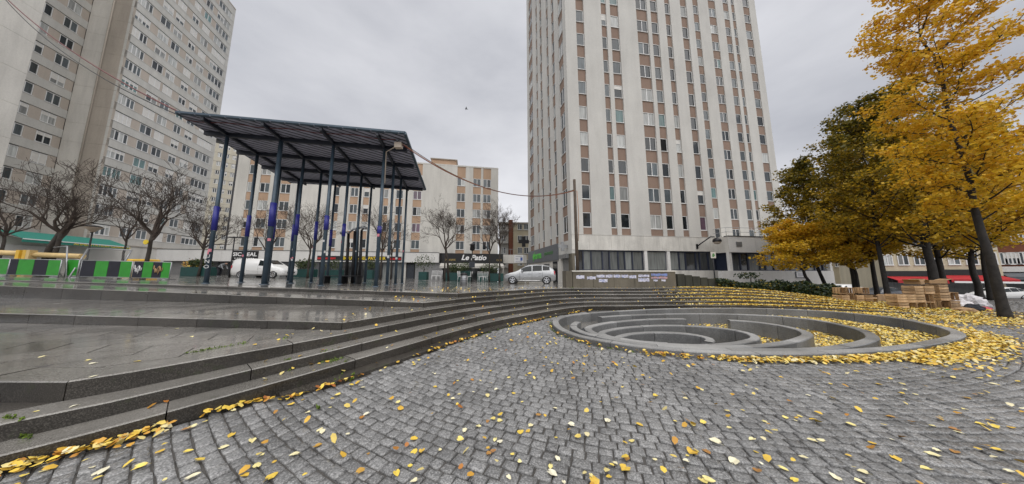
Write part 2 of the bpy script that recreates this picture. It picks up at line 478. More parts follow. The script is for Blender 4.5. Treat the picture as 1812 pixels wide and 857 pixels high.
def lerp(a, b, k): return a + (b - a) * k
def interp(x, xs, ys): return float(np.interp(x, xs, ys))
def catmull(pts, n=8, closed=False):
    P = [np.array(p, float) for p in pts]; out = []; N = len(P)
    rng = range(N if closed else N-1)
    for i in rng:
        p0 = P[(i-1) % N] if (closed or i > 0) else 2*P[0]-P[1]
        p1, p2 = P[i], P[(i+1) % N]
        p3 = P[(i+2) % N] if (closed or i+2 < N) else 2*P[-1]-P[-2]
        for k in range(n):
            s = k/n
            out.append(0.5*((2*p1)+(-p0+p2)*s+(2*p0-5*p1+4*p2-p3)*s*s+(-p0+3*p1-3*p2+p3)*s**3))
    if not closed: out.append(P[-1])
    return out
def resample(pts, step):
    pts = [np.array(p, float) for p in pts]
    d = [0.0]
    for a, b in zip(pts, pts[1:]): d.append(d[-1]+np.linalg.norm(b-a))
    n = max(1, int(round(d[-1]/step))); t = np.linspace(0, d[-1], n+1)
    A = np.array(pts)
    return [np.array([np.interp(x, d, A[:, k]) for k in range(A.shape[1])]) for x in t]
_PC = {}
def inside(p, poly):
    c = _PC.get(id(poly))
    if c is None or c[0] is not poly:
        A = np.array([(q_[0], q_[1]) for q_ in poly], float); B = np.roll(A, 1, axis=0); dy = B[:, 1]-A[:, 1]; dy[dy == 0] = 1e-12
        c = (poly, A[:, 1], B[:, 1], A[:, 0], (B[:, 0]-A[:, 0])/dy, A.min(0), A.max(0)); _PC[id(poly)] = c
    x, y = p[0], p[1]
    if x < c[5][0] or x > c[6][0] or y < c[5][1] or y > c[6][1]: return False
    k = (c[1] > y) != (c[2] > y)
    return bool(np.count_nonzero(k & (x < c[4]*(y-c[1])+c[3])) & 1)
def clip_poly(subj, win):
    """part of polygon subj inside the convex window win (counter-clockwise)"""
    out = [np.array(p, float) for p in subj]
    n = len(win)
    for i in range(n):
        a, b = np.array(win[i]), np.array(win[(i+1) % n]); e = b-a
        inp, out = out, []
        if not inp: return []
        sd = [e[0]*(p[1]-a[1])-e[1]*(p[0]-a[0]) for p in inp]
        for k in range(len(inp)):
            p, q_ = inp[k-1], inp[k]; sp, sq = sd[k-1], sd[k]
            if (sp < 0) != (sq < 0):
                t = sp/(sp-sq); out.append(p+(q_-p)*t)
            if sq >= 0: out.append(q_)
    return out
def parea(P): return 0.5*sum(P[i-1][0]*P[i][1]-P[i][0]*P[i-1][1] for i in range(len(P)))

# ================================================================== SETTING
# ---- sunken spiral: rims of five nested stone walls (plan measured from the photograph)
RZ = 0.10
ring_px = [
 [(977,569),(984,580),(1010,592),(1043,600),(1112,612),(1181,619.5),(1283,625.5),(1400,627),(1508,624),(1590,618),(1646,610.5),(1697,600),(1710,592),(1694,584),(1666,576.5),(1587,562),(1469,550.5),(1390,546.8),(1312,544.8),(1230,545),(1150,547),(1050,552.5),(1000,558),(983,563)],
 [(1008,576),(1022,587),(1060,597),(1120,608),(1190,615),(1283,620),(1380,621.5),(1460,619.5),(1520,612),(1550,604),(1557,598),(1546,589),(1518,580),(1451,566.5),(1390,560),(1330,556.5),(1265,554.6),(1200,554.6),(1120,556.5),(1060,560),(1025,566)],
 [(1033,581),(1050,592),(1090,600),(1140,607.5),(1200,612.5),(1280,615.8),(1350,614),(1405,607),(1432,599),(1440,593),(1430,586),(1412,581),(1380,574.5),(1330,568),(1270,564.4),(1200,563.2),(1140,564.2),(1085,568.5),(1050,574)],
 [(1057,589),(1080,598),(1115,604.5),(1160,609.5),(1215,613),(1270,612.8),(1315,608.5),(1338,603),(1346,598.5),(1337,591.5),(1310,584.5),(1265,578.3),(1215,575.4),(1160,575),(1110,577.6),(1075,582.5)],
 [(1186,610.2),(1140,607),(1105,603),(1084,598),(1093,593),(1115,588.6),(1150,586.4),(1190,587),(1225,590),(1252,595.5),(1266,601.5),(1262,606.5)],
]
rings = []
for i, px in enumerate(ring_px):
    pts = [G(x, y, RZ - 0.005*i)[:2] for x, y in px]
    rings.append(resample(catmull(pts + ([pts[0]] if i < 4 else []), 10, False) if i == 4 else (lambda q: q + [q[0]])(catmull(pts, 10, True)), 0.22))
RING1 = [tuple(p) for p in rings[0][:-1]]
WELL_Z = -0.42
gaps = {1: [((1036, 562.5), 8)], 2: [((1252, 563.8), 14)]}

def offset_poly(P, w, closed):
    out = []; n = len(P)
    for i in range(n):
        if closed: a, b = P[(i-1) % (n-1)], P[(i+1) % (n-1)] if i < n-1 else P[1]
        else: a, b = P[max(i-1, 0)], P[min(i+1, n-1)]
        t = np.array(b) - np.array(a); t /= (np.linalg.norm(t) + 1e-9)
        out.append(np.array(P[i]) + w*np.array([-t[1], t[0]]))
    return out
well = wempty("sunken_spiral", (6.6, 7.6, WELL_Z), label="sunken spiral of nested curved grey granite walls set in the cobbles", cat="sculpture")
for i, P in enumerate(rings):
    closed = i < 4
    area = sum(P[k][0]*P[k+1][1]-P[k+1][0]*P[k][1] for k in range(len(P)-1))
    w = 0.20 if i < 3 else 0.18
    Q = offset_poly(P, w if (area > 0) == closed or i == 4 and area > 0 else -w, closed)
    if i == 4: Q = offset_poly(P, -w, False)
    top = RZ - 0.005*i
    n = len(P) - 1; step = 6; k = 0
    while k < n:
        j = min(k + step, n)
        if n - j < 3: j = n
        mid = P[(k+j)//2]; mx_, my_ = proj((mid[0], mid[1], top))
        if any(abs(mx_-gx) < gw and abs(my_-gy) < 6 for (gx, gy), gw in gaps.get(i, [])):
            k = j; continue
        mb = MB()
        g0 = 0.006
        zb = WELL_Z - 0.05
        idx = list(range(k, j+1))
        jt = random.uniform(-0.004, 0.004)
        o_ = [P[a].copy() for a in idx]; q_ = [Q[a].copy() for a in idx]
        for L in (o_, q_):
            d0 = (L[1]-L[0]); L[0] = L[0] + d0/np.linalg.norm(d0)*g0
            d1 = (L[-2]-L[-1]); L[-1] = L[-1] + d1/np.linalg.norm(d1)*g0
        bv = 0.014
        for a in range(len(idx)-1):
            A0, A1, B0, B1 = o_[a], o_[a+1], q_[a], q_[a+1]
            def ins(p, q): 
                d = q-p; return p + d/np.linalg.norm(d)*bv
            a0, a1, b0, b1 = ins(A0, B0), ins(A1, B1), ins(B0, A0), ins(B1, A1)
            zt = top + jt
            mb.quad((*a0, zt), (*a1, zt), (*b1, zt), (*b0, zt), 1)
            mb.quad((*A0, zt-bv), (*A1, zt-bv), (*a1, zt), (*a0, zt))
            mb.quad((*b0, zt), (*b1, zt), (*B1, zt-bv), (*B0, zt-bv))
            mb.quad((*A0, zb), (*A1, zb), (*A1, zt-bv), (*A0, zt-bv))
            mb.quad((*B1, zb), (*B0, zb), (*B0, zt-bv), (*B1, zt-bv))
            if a == 0: mb.quad((*B0, zb), (*A0, zb), (*A0, zt-bv), (*B0, zt-bv))
            if a == len(idx)-2: mb.quad((*A1, zb), (*B1, zb), (*B1, zt-bv), (*A1, zt-bv))
        mb.build("wall_stone", ["ring_granite", "rim_granite"], well)
        k = j
cxy = np.mean(np.array(rings[0]), axis=0)
FLZ = [-0.19, -0.27, -0.34, WELL_Z]              # the floor goes down ring by ring
def ccw(P):
    P = [np.array(p) for p in P]; return P if sum(P[i-1][0]*P[i][1]-P[i][0]*P[i-1][1] for i in range(len(P))) > 0 else P[::-1]
for i in range(4):
    o_ = [Vector((p[0], p[1], 0)) for p in ccw(rings[i][:-1])]; loops = [o_]
    if i < 3: loops.append([Vector((p[0]*.995+cxy[0]*.005, p[1]*.995+cxy[1]*.005, 0)) for p in ccw(rings[i+1][:-1])[::-1]])
    tr_ = tessellate_polygon(loops); ap_ = [v for L in loops for v in L]
    mb = MB()
    for a_, b_, c_ in tr_:
        P3 = [(ap_[k].x, ap_[k].y, FLZ[i]) for k in (a_, b_, c_)]
        if parea(P3) < 0: P3 = P3[::-1]
        mb.poly(P3)
    mb.build("well_floor", "paving_granite", well)
def zwell(x, y):
    z = FLZ[0]
    for i in range(1, 4):
        if inside((x, y), RPOLY[i]): z = FLZ[i]
    return z
RPOLY = [[tuple(p) for p in r_[:-1]] for r_ in rings[:4]]

# ---- ground: one sheet to the horizon, cut out for the well
GX = [-3000, -70, 20, 23, 27, 33, 45, 160, 3000]; GY = [-3000, -20, 13, 17, 22, 30, 40, 75, 3000]
def sm(t): t = min(1, max(0, t)); return t*t*(3-2*t)
def zground(x, y): return -2.1*sm((x-20)/16)*sm((y-12)/26)
outer = [Vector((-70, -20, 0)), Vector((20, -20, 0)), Vector((20, 13, 0)), Vector((-70, 13, 0))]
hole_in = offset_poly(rings[0], 0.1, True)
ar = sum(rings[0][k][0]*rings[0][k+1][1]-rings[0][k+1][0]*rings[0][k][1] for k in range(len(rings[0])-1))
if ar < 0: hole_in = offset_poly(rings[0], -0.1, True)
hole = [Vector((p[0], p[1], 0)) for p in hole_in[:-1]]
if ar > 0: hole = hole[::-1]
GZ = -0.022
tri = tessellate_polygon([outer, hole])
allp = outer + hole
gvv = [(p.x, p.y, GZ) for p in allp]; gff = [tuple(tt) for tt in tri]
gi = {}
for i_, x_ in enumerate(GX):
    for j_, y_ in enumerate(GY):
        gi[i_, j_] = len(gvv); gvv.append((x_, y_, GZ+zground(x_, y_)))
for i_ in range(len(GX)-1):
    for j_ in range(len(GY)-1):
        if (i_, j_) == (1, 1): continue
        gff.append((gi[i_, j_], gi[i_+1, j_], gi[i_+1, j_+1], gi[i_, j_+1]))
me = bpy.data.meshes.new("ground"); me.from_pydata(gvv, [], gff); me.update()
bm = bmesh.new(); bm.from_mesh(me)
for f in bm.faces:
    f.normal_update()
    if f.normal.z < 0: f.normal_flip()
bm.to_mesh(me); bm.free()
me.materials.append(M["ground_mat"])
ground = inst("ground", me); tag(ground, "dark earth joints and wet ground under the cobbled square", kind="structure")

# ---- step and terrace levels
A_px = [(-260,880,.12),(-90,832,.12),(0,807,.13),(144,772,.13),(300,728,.15),(450,686,.17),(600,644,.19),(720,610,.19),(800,587,.19),(868,570,.18),(931,557.5,.18),(1020,543.5,.17),(1100,541.3,.17),(1235,540,.17),(1329,542,.15),(1410,545.5,.11)]
A_w = [np.array((-5.6, -4.0)), np.array((-5.0, -1.0))] + [G(x, y, z)[:2] for x, y, z in A_px] + [np.array((14.3, 10.0)), np.array((17.0, 9.1)), np.array((20.0, 8.2))]
A_curve = resample(catmull(A_w, 10), 0.2)
TREAD = 0.34
LV = [0.19, 0.335, 0.48, 0.625, 0.76, 0.90]
NAMES = ["A", "B", "C", "T2", "T3", "T4"]
qX = [-60, -2.5, -0.8, 3, 6, 10, 12.4, 14.6, 15.5, 18, 40]; qV = [1, 1, .96, .91, .88, .9, .77, .45, .31, .03, .0]
def q(X): return interp(X, qX, qV)
def off_curve(P, w):
    out = []
    for i in range(len(P)):
        a, b = P[max(i-1, 0)], P[min(i+1, len(P)-1)]
        t = b-a; t = t/np.linalg.norm(t); out.append(P[i] + w*np.array([-t[1], t[0]]))
    return out
corner_px = {2: (159, 663.6), 3: (613, 570), 4: (762.5, 537.7), 5: (836, 520.6)}
ANG = {2: (0.5, 0.0, 30.0), 3: (5.0, 0.008, 40.0), 4: (6.0, 0.025, 46.0), 5: (6.0, 0.020, 70.0)}
EDGE = []; CORN = {}
for k in range(6):
    wk = TREAD*k
    cv = off_curve(A_curve, wk)
    if k in corner_px:
        c = G(*corner_px[k], LV[k])[:2]
        j = int(np.argmin([np.linalg.norm(p-c) for p in cv]))
        cpt = cv[j]; CORN[k] = cpt
        a, s, L = ANG[k]
        dirv = np.array([-math.cos(R(a)), math.sin(R(a))])
        left = [cpt + dirv*x for x in np.linspace(L, 0, int(L/0.5))]
        EDGE.append(resample(left, 0.5)[:-1] + cv[j:])
    else:
        EDGE.append(cv)
def zlev(k, X):
    if k < 0: return 0.0
    if k in CORN and X < CORN[k][0]:
        return LV[k]*q(CORN[k][0]) + ANG[k][1]*(CORN[k][0]-X)
    if k < 2 and X < -2.6:                       # the lowest steps sink a little toward the cobbles on the left
        return LV[k] - 0.05*min(1.0, (-2.6-X)/1.5)
    return LV[k]*q(X)
def T4_end(X): return X < CORN[5][0]-23.0
T4x = [p[0] for p in EDGE[5]]; T4y = [p[1] for p in EDGE[5]]
def zplaza(X, Y):
    ye = interp(X, T4x, T4y)
    z = zlev(5, X) if X > -50 else zlev(5, -50)
    return max(z - 0.02*max(0.0, min(Y, 40.0)-ye), -0.0 if X > 12 else -9)

steps = wempty("steps", (0, 0, 0), kind="structure"); tag(steps, "wet granite steps curving up from the cobbles to the raised square")
def stone_run(P, k, parent, depth, zlow, L0=1.3, L1=2.0, name="step_stone", maxX=17.5, minX=-60):
    """granite blocks along edge polyline P (plan) at level k"""
    P = resample(P, 0.2); Q = off_curve(P, depth)
    i = 0; n = len(P)-1; made = 0
    while i < n:
        j = min(n, i + int(random.uniform(L0, L1)/0.2))
        if n-j < 4: j = n
        # do not bridge the corner
        if k in CORN:
            ci = int(np.argmin([np.linalg.norm(p-CORN[k]) for p in P]))
            if i < ci < j: j = ci
        xm = P[(i+j)//2][0]
        if xm > maxX or xm < minX or (k == 5 and T4_end(xm)):
            i = j; continue
        mb = MB(); idx = list(range(i, j+1))
        st = max(1, (len(idx)-1)//4); sub = sorted(set(idx[::st] + [idx[-1]]))
        jz = random.uniform(-0.005, 0.005); g = 0.005; bv = 0.012
        o_ = [P[a].copy() for a in sub]; q_ = [Q[a].copy() for a in sub]
        for Lq in (o_, q_):
            d0 = Lq[1]-Lq[0]; Lq[0] = Lq[0]+d0/np.linalg.norm(d0)*g
            d1 = Lq[-2]-Lq[-1]; Lq[-1] = Lq[-1]+d1/np.linalg.norm(d1)*g
        for a in range(len(sub)-1):
            F0, F1, B0, B1 = o_[a], o_[a+1], q_[a], q_[a+1]
            z0, z1 = zlev(k, F0[0])+jz, zlev(k, F1[0])+jz
            l0, l1 = zlow(F0[0]), zlow(F1[0])
            f0 = F0+(B0-F0)/np.linalg.norm(B0-F0)*bv; f1 = F1+(B1-F1)/np.linalg.norm(B1-F1)*bv
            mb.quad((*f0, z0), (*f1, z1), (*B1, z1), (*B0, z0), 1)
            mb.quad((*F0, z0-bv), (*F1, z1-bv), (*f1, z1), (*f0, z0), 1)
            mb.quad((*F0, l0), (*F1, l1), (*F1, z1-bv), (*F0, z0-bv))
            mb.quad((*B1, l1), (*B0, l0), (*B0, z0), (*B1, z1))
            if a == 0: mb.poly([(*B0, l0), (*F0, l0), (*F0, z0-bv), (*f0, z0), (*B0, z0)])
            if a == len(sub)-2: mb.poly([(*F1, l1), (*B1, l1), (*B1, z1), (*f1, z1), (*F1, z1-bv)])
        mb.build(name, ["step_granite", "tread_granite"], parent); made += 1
        i = j
    return made
for k in range(6):
    dep = TREAD + 0.03 if k < 5 else 0.42
    stone_run(EDGE[k], k, steps, dep, (lambda X, k=k: (zlev(k-1, X)-0.03) if k > 0 else -0.05))
# low kerb strip that surfaces in front of the first step
S_edge = []
for p, o_ in zip(A_curve, off_curve(A_curve, -0.27)):
    if p[0] > -3.1 and p[0] < 3.2: S_edge.append(o_)
def s_run():
    P = resample(S_edge, 0.2); Q = off_curve(P, 0.29); i = 0; n = len(P)-1
    while i < n:
        j = min(n, i+random.randint(5, 8)); mb = MB()
        sub = [i, (i+j)//2, j]
        for a, b2 in ((sub[0], sub[1]), (sub[1], sub[2])):
            h0 = 0.045*min(1, (P[a][0]+3.3)/1.0); h1 = 0.045*min(1, (P[b2][0]+3.3)/1.0)
            mb.hexa([(*P[a], -.05), (*P[b2], -.05), (*Q[b2], -.05), (*Q[a], -.05), (*P[a], h0), (*P[b2], h1), (*Q[b2], h1), (*Q[a], h0)])
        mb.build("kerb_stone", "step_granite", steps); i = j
s_run()
# terrace sheets under and between the stones
def sheet(name, poly, z, mat, parent=None, kind=None):
    v = [Vector((p[0], p[1], 0)) for p in poly]
    tri = tessellate_polygon([v])
    me = bpy.data.meshes.new(name); me.from_pydata([(p[0], p[1], z(p[0], p[1])) for p in poly], [], [tuple(tt) for tt in tri]); me.update()
    bm = bmesh.new(); bm.from_mesh(me); bmesh.ops.recalc_face_normals(bm, faces=bm.faces)
    for f in bm.faces:
        if f.normal.z < 0: f.normal_flip()
    bm.to_mesh(me); bm.free()
    me.materials.append(M[mat]); o = inst(name, me, parent)
    if kind: tag(o, kind=kind)
    return o
terr = {}
for k in range(0, 5):
    inner = off_curve(EDGE[k], 0.06)
    back = off_curve(EDGE[k+1], 0.10)
    terr[k] = inner + back[::-1]
    nm = {2: "lower_terrace", 3: "middle_terrace", 4: "upper_terrace"}.get(k)
    if nm:
        o = sheet(nm, terr[k], lambda x, y, k=k: zlev(k, x)-0.007, "joint_dark", None, "structure")
        tag(o, {2: "lowest wet granite terrace at the left", 3: "middle wet granite terrace with mossy joints", 4: "upper wet granite terrace below the canopy"}[k])
        terr[k] = (terr[k], o)
    else:
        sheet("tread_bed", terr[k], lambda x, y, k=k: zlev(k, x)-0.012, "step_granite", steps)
# the raised square
gv, gf = [], []
xs = [p for p in EDGE[5]]
xs = [p for p in xs if -56 < p[0] < 22]
NV = 26
for p in xs:
    for j in range(NV):
        y = p[1]+0.05 + (62-p[1])*(j/(NV-1))**1.6
        gv.append((p[0], y, zplaza(p[0], y)-0.006))
for i in range(len(xs)-1):
    for j in range(NV-1):
        a = i*NV+j; gf.append((a, a+NV, a+NV+1, a+1))
me = bpy.data.meshes.new("raised_square"); me.from_pydata(gv, [], gf); me.update(); me.materials.append(M["plaza_granite"])
plaza = inst("raised_square", me); tag(plaza, "wet stone paving of the raised square under the canopy", kind="structure")

# paving slabs of the terraces and the near strip of the square
def slabs(parent, poly, zf, u, size, lo, hi, mat, cap=90, g=0.010):
    """stone slabs clipped to the outline; the farthest are joined"""
    u = np.array(u)/np.linalg.norm(u); v = np.array([-u[1], u[0]])
    poly = [np.array(p[:2]) for p in poly]
    if parea(poly) < 0: poly = poly[::-1]
    P2 = np.array(poly); org = np.array(parent_o)
    U, Vv = (P2-org)@u, (P2-org)@v
    cells = []
    for j in range(max(lo[1], int(Vv.min()/size[1])-1), min(hi[1], int(Vv.max()/size[1])+1)):
        for i in range(max(lo[0], int(U.min()/size[0])-1), min(hi[0], int(U.max()/size[0])+1)):
            c0 = org + u*(i+(0.5 if j % 2 else 0)+g/size[0])*size[0] + v*(j*size[1]+g); w_, h_ = size[0]-2*g, size[1]-2*g
            cs = [c0, c0+u*w_, c0+u*w_+v*h_, c0+v*h_]
            pr = [proj((*c, zf(*c))) for c in cs]
            if not any(-60 < x < 1860 for x, y in pr): continue
            cm = (cs[0]+cs[2])/2; near_v = np.any(np.hypot(P2[:, 0]-cm[0], P2[:, 1]-cm[1]) < size[0]*.8+.6); ins = [inside(c, poly) for c in cs]
            if not near_v:
                if not any(ins): continue
                if all(ins): pc = cs
                else: pc = clip_poly(poly, cs)
            else: pc = clip_poly(poly, cs)
            if len(pc) < 3 or abs(parea(pc)) < 0.02: continue
            w = max(x for x, y in pr)-min(x for x, y in pr); h = max(y for x, y in pr)-min(y for x, y in pr)
            cells.append((-(w*h), pc))
    cells.sort(key=lambda a: a[0])
    rest = MB()
    for n_, (a, pc) in enumerate(cells):
        jz = random.uniform(-0.0015, 0.0015); mb = rest if n_ >= cap else MB()
        top = [(p[0], p[1], zf(*p)+jz) for p in pc]
        mb.poly(top)
        for k2 in range(len(top)):
            p, q_ = top[k2], top[(k2+1) % len(top)]
            mb.quad((p[0], p[1], p[2]-.03), (q_[0], q_[1], q_[2]-.03), q_, p)
        if n_ < cap: mb.build("paving_slab", mat, parent)
    if rest.v: tag(rest.build("paving_field", mat, parent), kind="stuff")
for k, size, cap in ((2, (1.1, 0.52), 70), (3, (1.2, 0.6), 90), (4, (1.4, 0.75), 90)):
    poly, o = terr[k]
    front = off_curve(EDGE[k], TREAD+0.035); bk = off_curve(EDGE[k+1], -0.01)
    parent_o = CORN[k]
    slabs(o, front + bk[::-1], lambda x, y, k=k: zlev(k, x), (0.80, 0.60), size, (-40, -40), (40, 40), "paving_granite", cap=cap)
ppoly = off_curve(EDGE[5], 0.44); ppoly = [p for p in ppoly if -30 < p[0] < 3.5]
ppoly = ppoly + [np.array((3.5, 24.0)), np.array((-30.0, 24.0))]
parent_o = CORN[5]
slabs(plaza, ppoly, lambda x, y: zplaza(x, y), (0.995, -0.1), (1.5, 0.95), (-40, -40), (40, 40), "paving_granite", cap=120)

# ---- cobbles laid in wide arcs
CC = np.array([4.6, 13.8])
front_line = [p for p in off_curve(A_curve, -0.02) if p[0] <= -3.1] + S_edge + [p for p in off_curve(A_curve, -0.05) if p[0] > 3.2]
stepzone = [tuple(p) for p in front_line if p[0] < 17.6] + [(17.6, 90), (-60, 90), (-60, -6)]
ring_out = [tuple(p) for p in (offset_poly(rings[0], -0.04, True) if ar > 0 else offset_poly(rings[0], 0.04, True))[:-1]]
blocks = []
rr = 0.9
while rr < 24:
    wrow = random.uniform(0.100, 0.124)
    a = -math.pi + random.uniform(0, 0.03)
    while a < 0.45:
        ln = random.uniform(0.11, 0.175)
        da = ln/(rr+wrow/2)
        am = a+da/2
        p = CC + (rr+wrow/2)*np.array([math.cos(am), math.sin(am)])
        if p[1] > -0.8 and -5.4 < p[0] < 30:
            x, y = proj((p[0], p[1], 0))
            if ((-420 < x < 2300 and p[1] > .4) or (p[1] < 2.2 and p[0] < 5)) and (p[1] < 9.2 or p[0] > 12.5 or p[0] < 3) and p[1] < 14.5 and not inside(p, ring_out) and not inside(p, stepzone):
                blocks.append((rr, wrow, a, da, x, y, p))
        a += da
    rr += wrow
def cobble_geo(b, jig=1.0):
    r0, w, a0, da, x, y, p = b
    g = 0.006; ga = g/(r0+w/2)
    J = lambda s: random.uniform(-s, s)*jig
    cs = []
    for rr_, aa in ((r0+w-g+J(.006), a0+ga+J(.006)/r0), (r0+w-g+J(.006), a0+da-ga+J(.006)/r0), (r0+g+J(.006), a0+da-ga+J(.006)/r0), (r0+g+J(.006), a0+ga+J(.006)/r0)):
        cs.append(CC+rr_*np.array([math.cos(aa), math.sin(aa)]))
    c = sum(cs)/4; h = J(.008); tl = (J(.006), J(.006))
    V = [(*s, -0.05) for s in cs]
    def up(s, ins_, z):
        d = c-s; s2 = s+d*ins_; return (s2[0], s2[1], z+tl[0]*(s2[0]-c[0])/0.1+tl[1]*(s2[1]-c[1])/0.1)
    V += [up(s, 0.005, h-0.014) for s in cs]
    V += [up(s, 0.07, h-0.002) for s in cs]
    V += [up(s, 0.45, h+J(.002)) for s in cs]
    Fc = []
    for L in (0, 4, 8):
        for k in range(4): Fc.append((L+k, L+(k+1) % 4, L+4+(k+1) % 4, L+4+k))
    Fc.append((12, 13, 14, 15))
    Fc = [tuple(reversed(f)) for f in Fc]
    return V, Fc
vis = [b for b in blocks if -10 < b[4] < 1822 and b[5] < 870]
vis.sort(key=lambda b: np.linalg.norm(b[6]))
near = set(id(b) for b in vis[:300])
fv, ff, fa = [], [], []
for b in blocks:
    V, Fc = cobble_geo(b)
    if id(b) in near:
        c = b[6]
        me = bpy.data.meshes.new("cobble"); me.from_pydata([(x-c[0], y-c[1], z) for x, y, z in V], [], Fc); me.update()
        me.polygons.foreach_set("use_smooth", [False]*4+[True]*9)
        me.materials.append(M["cobble_granite"]); inst("cobble", me, ground, (c[0], c[1], 0))
    else:
        i = len(fv); fv += V; ff += [tuple(i+k for k in f) for f in Fc]; fa += [random.random()]*len(Fc)
o = inst("cobble_field", np_mesh("cobble_field", np.array(fv), np.array(ff), "cobble_field", np.array(fa)), ground)
tag(o, kind="stuff")
bed = [tuple(p) for p in front_line if p[0] < 13]
mb = MB(); zb_ = GZ+.004
hole_r = [Vector((p[0], p[1], 0)) for p in ring_out]
obp = [Vector((-5.4, -0.9, 0)), Vector((5, -0.9, 0)), Vector((5, 1.7, 0)), Vector((16.5, 5.5, 0)), Vector((16.5, 9.0, 0))] + [Vector((x, y, 0)) for x, y in bed[::-1] if y > -.9]
tri2 = tessellate_polygon([obp, hole_r]); ap = obp+hole_r
me = bpy.data.meshes.new("joint_bed"); me.from_pydata([(p.x, p.y, zb_) for p in ap], [], [tuple(x) for x in tri2]); me.update(); me.materials.append(M["joint_dark"])
inst("joint_bed", me, ground)
# pavement and street beyond the square on the right
mb = MB()
for i_ in range(3, len(GX)-2):
    for j_ in range(2, len(GY)-2):
        P4 = [(GX[i_], GY[j_]), (GX[i_+1], GY[j_]), (GX[i_+1], GY[j_+1]), (GX[i_], GY[j_+1])]
        mb.poly([(x_, y_, GZ+zground(x_, y_)+.008) for x_, y_ in P4])
o = mb.build("street", "asphalt"); tag(o, "wet grey street dropping away behind the crates and trees", kind="structure")

# ================================================================== BUILDINGS
class Fac:
    """a facade plane: s runs left to right seen from outside, o is outward, z up"""
    def __init__(s, O, d, parent):
        s.O = np.array(O, float); s.d = np.array(d, float)/np.hypot(*d); s.n = np.array([s.d[1], -s.d[0]]); s.p = parent
        s.rz = math.atan2(s.d[1], s.d[0])
    def pt(s, a, z, o=0.0):
        p = s.O + s.d*a + s.n*o; return (p[0], p[1], z)
    def hexa(s, mb, a0, a1, z0, z1, o0, o1, m=0):
        """o0 inner, o1 outer"""
        mb.hexa([s.pt(a0,z0,o1), s.pt(a1,z0,o1), s.pt(a1,z0,o0), s.pt(a0,z0,o0), s.pt(a0,z1,o1), s.pt(a1,z1,o1), s.pt(a1,z1,o0), s.pt(a0,z1,o0)], m)
        return mb
    def part(s, name, mat, a0, a1, z0, z1, o0, o1, parent=None):
        return s.hexa(MB(), a0, a1, z0, z1, o0, o1).build(name, mat, parent or s.p, off=tuple(s.p.location))
    def S(s, x, y):
        """facade coordinates of a pixel of the photograph (measuring)"""
        r = ray(x, y); t = (s.O@s.n)/(r[:2]@s.n); p = np.array([0, 0, CAMH])+t*r
        return float((p[:2]-s.O)@s.d), float(p[2])
    def put(s, name, mesh, a, z, o, parent=None):
        p = s.pt(a, z, o); L = s.p.location
        if parent is None: return inst(name, mesh, s.p, (p[0]-L[0], p[1]-L[1], p[2]-L[2]), (0, 0, s.rz))
        return inst(name, mesh, parent)
WCACHE = {}
def win_meshes(w, h, n, fr=0.055, sill=True, low=0.0):
    key = (round(w, 2), round(h, 2), n, fr, sill)
    if key in WCACHE: return WCACHE[key]
    w, h = key[0], key[1]
    f = MB()                                  # local: x along, -y outward, z up, origin at lower left
    d0, d1 = -0.05, 0.03
    f.box(0, w, d0, d1, 0, fr); f.box(0, w, d0, d1, h-fr, h); f.box(0, fr, d0, d1, fr, h-fr); f.box(w-fr, w, d0, d1, fr, h-fr)
    for i in range(1, n):
        x = w*i/n; mw = fr*(0.9 if n % 2 or i != n//2 else 1.3); f.box(x-mw/2, x+mw/2, d0+0.004, d1, fr, h-fr)
    if sill: f.box(-0.05, w+0.05, d0-0.09, d1, -0.055, 0.0)
    fm = f.mesh("window_frame", "pvc_white")
    panes = []
    for i in range(n):
        x0 = w*i/n+(fr if i == 0 else fr*.5); x1 = w*(i+1)/n-(fr if i == n-1 else fr*.5)
        panes.append({})
        panes[-1]["geo"] = (x0, x1)
    WCACHE[key] = (fm, panes, w, h, fr)
    return WCACHE[key]
PCACHE = {}
def pane_mesh(x0, x1, z0, z1, mat, y=0.0, th=0.012):
    key = (round(x0, 3), round(x1, 3), round(z0, 3), round(z1, 3), mat, y)
    if key not in PCACHE:
        PCACHE[key] = MB().box(x0, x1, y, y+th, z0, z1).mesh("pane", mat)
    return PCACHE[key]
SCACHE = {}
def shutter_mesh(x0, x1, z0, z1, mat="shutter_white"):
    key = (round(x0, 3), round(x1, 3), round(z0, 2), round(z1, 2), mat)
    if key not in SCACHE:
        mb = MB(); n = max(2, int((z1-z0)/0.12))
        for i in range(n):
            a, b = lerp(z0, z1, i/n), lerp(z0, z1, (i+1)/n)
            mb.hexa([(x0, -.030, a), (x1, -.030, a), (x1, -.008, a), (x0, -.008, a), (x0, -.022, b-.004), (x1, -.022, b-.004), (x1, -.008, b-.004), (x0, -.008, b-.004)])
        SCACHE[key] = mb.mesh("shutter", mat)
    return SCACHE[key]
def window(F, a, z, w, h, n=2, o=-0.12, pmats=("pane_dark",), shut=0.0, fr=0.055, sill=True, label=None, openp=False):
    fm, panes, w, h, fr = win_meshes(w, h, n, fr, sill)
    W = F.put("window", fm, a, z, o)
    if label: W["label"] = label
    pm = random.choice(pmats)
    for i, p in enumerate(panes):
        mm = pm if random.random() < 0.75 else random.choice(pmats)
        if openp and i == 0: mm = "pane_open"
        inst("pane", pane_mesh(p["geo"][0], p["geo"][1], fr, h-fr, mm), W)
    if shut > 0.02:
        inst("shutter", shutter_mesh(fr*.6, w-fr*.6, h-fr-(h-2*fr)*shut, h-fr), W)
    return W

PM_TOWER = ("pane_dark", "pane_mid", "pane_mid", "pane_curtain", "pane_dark")

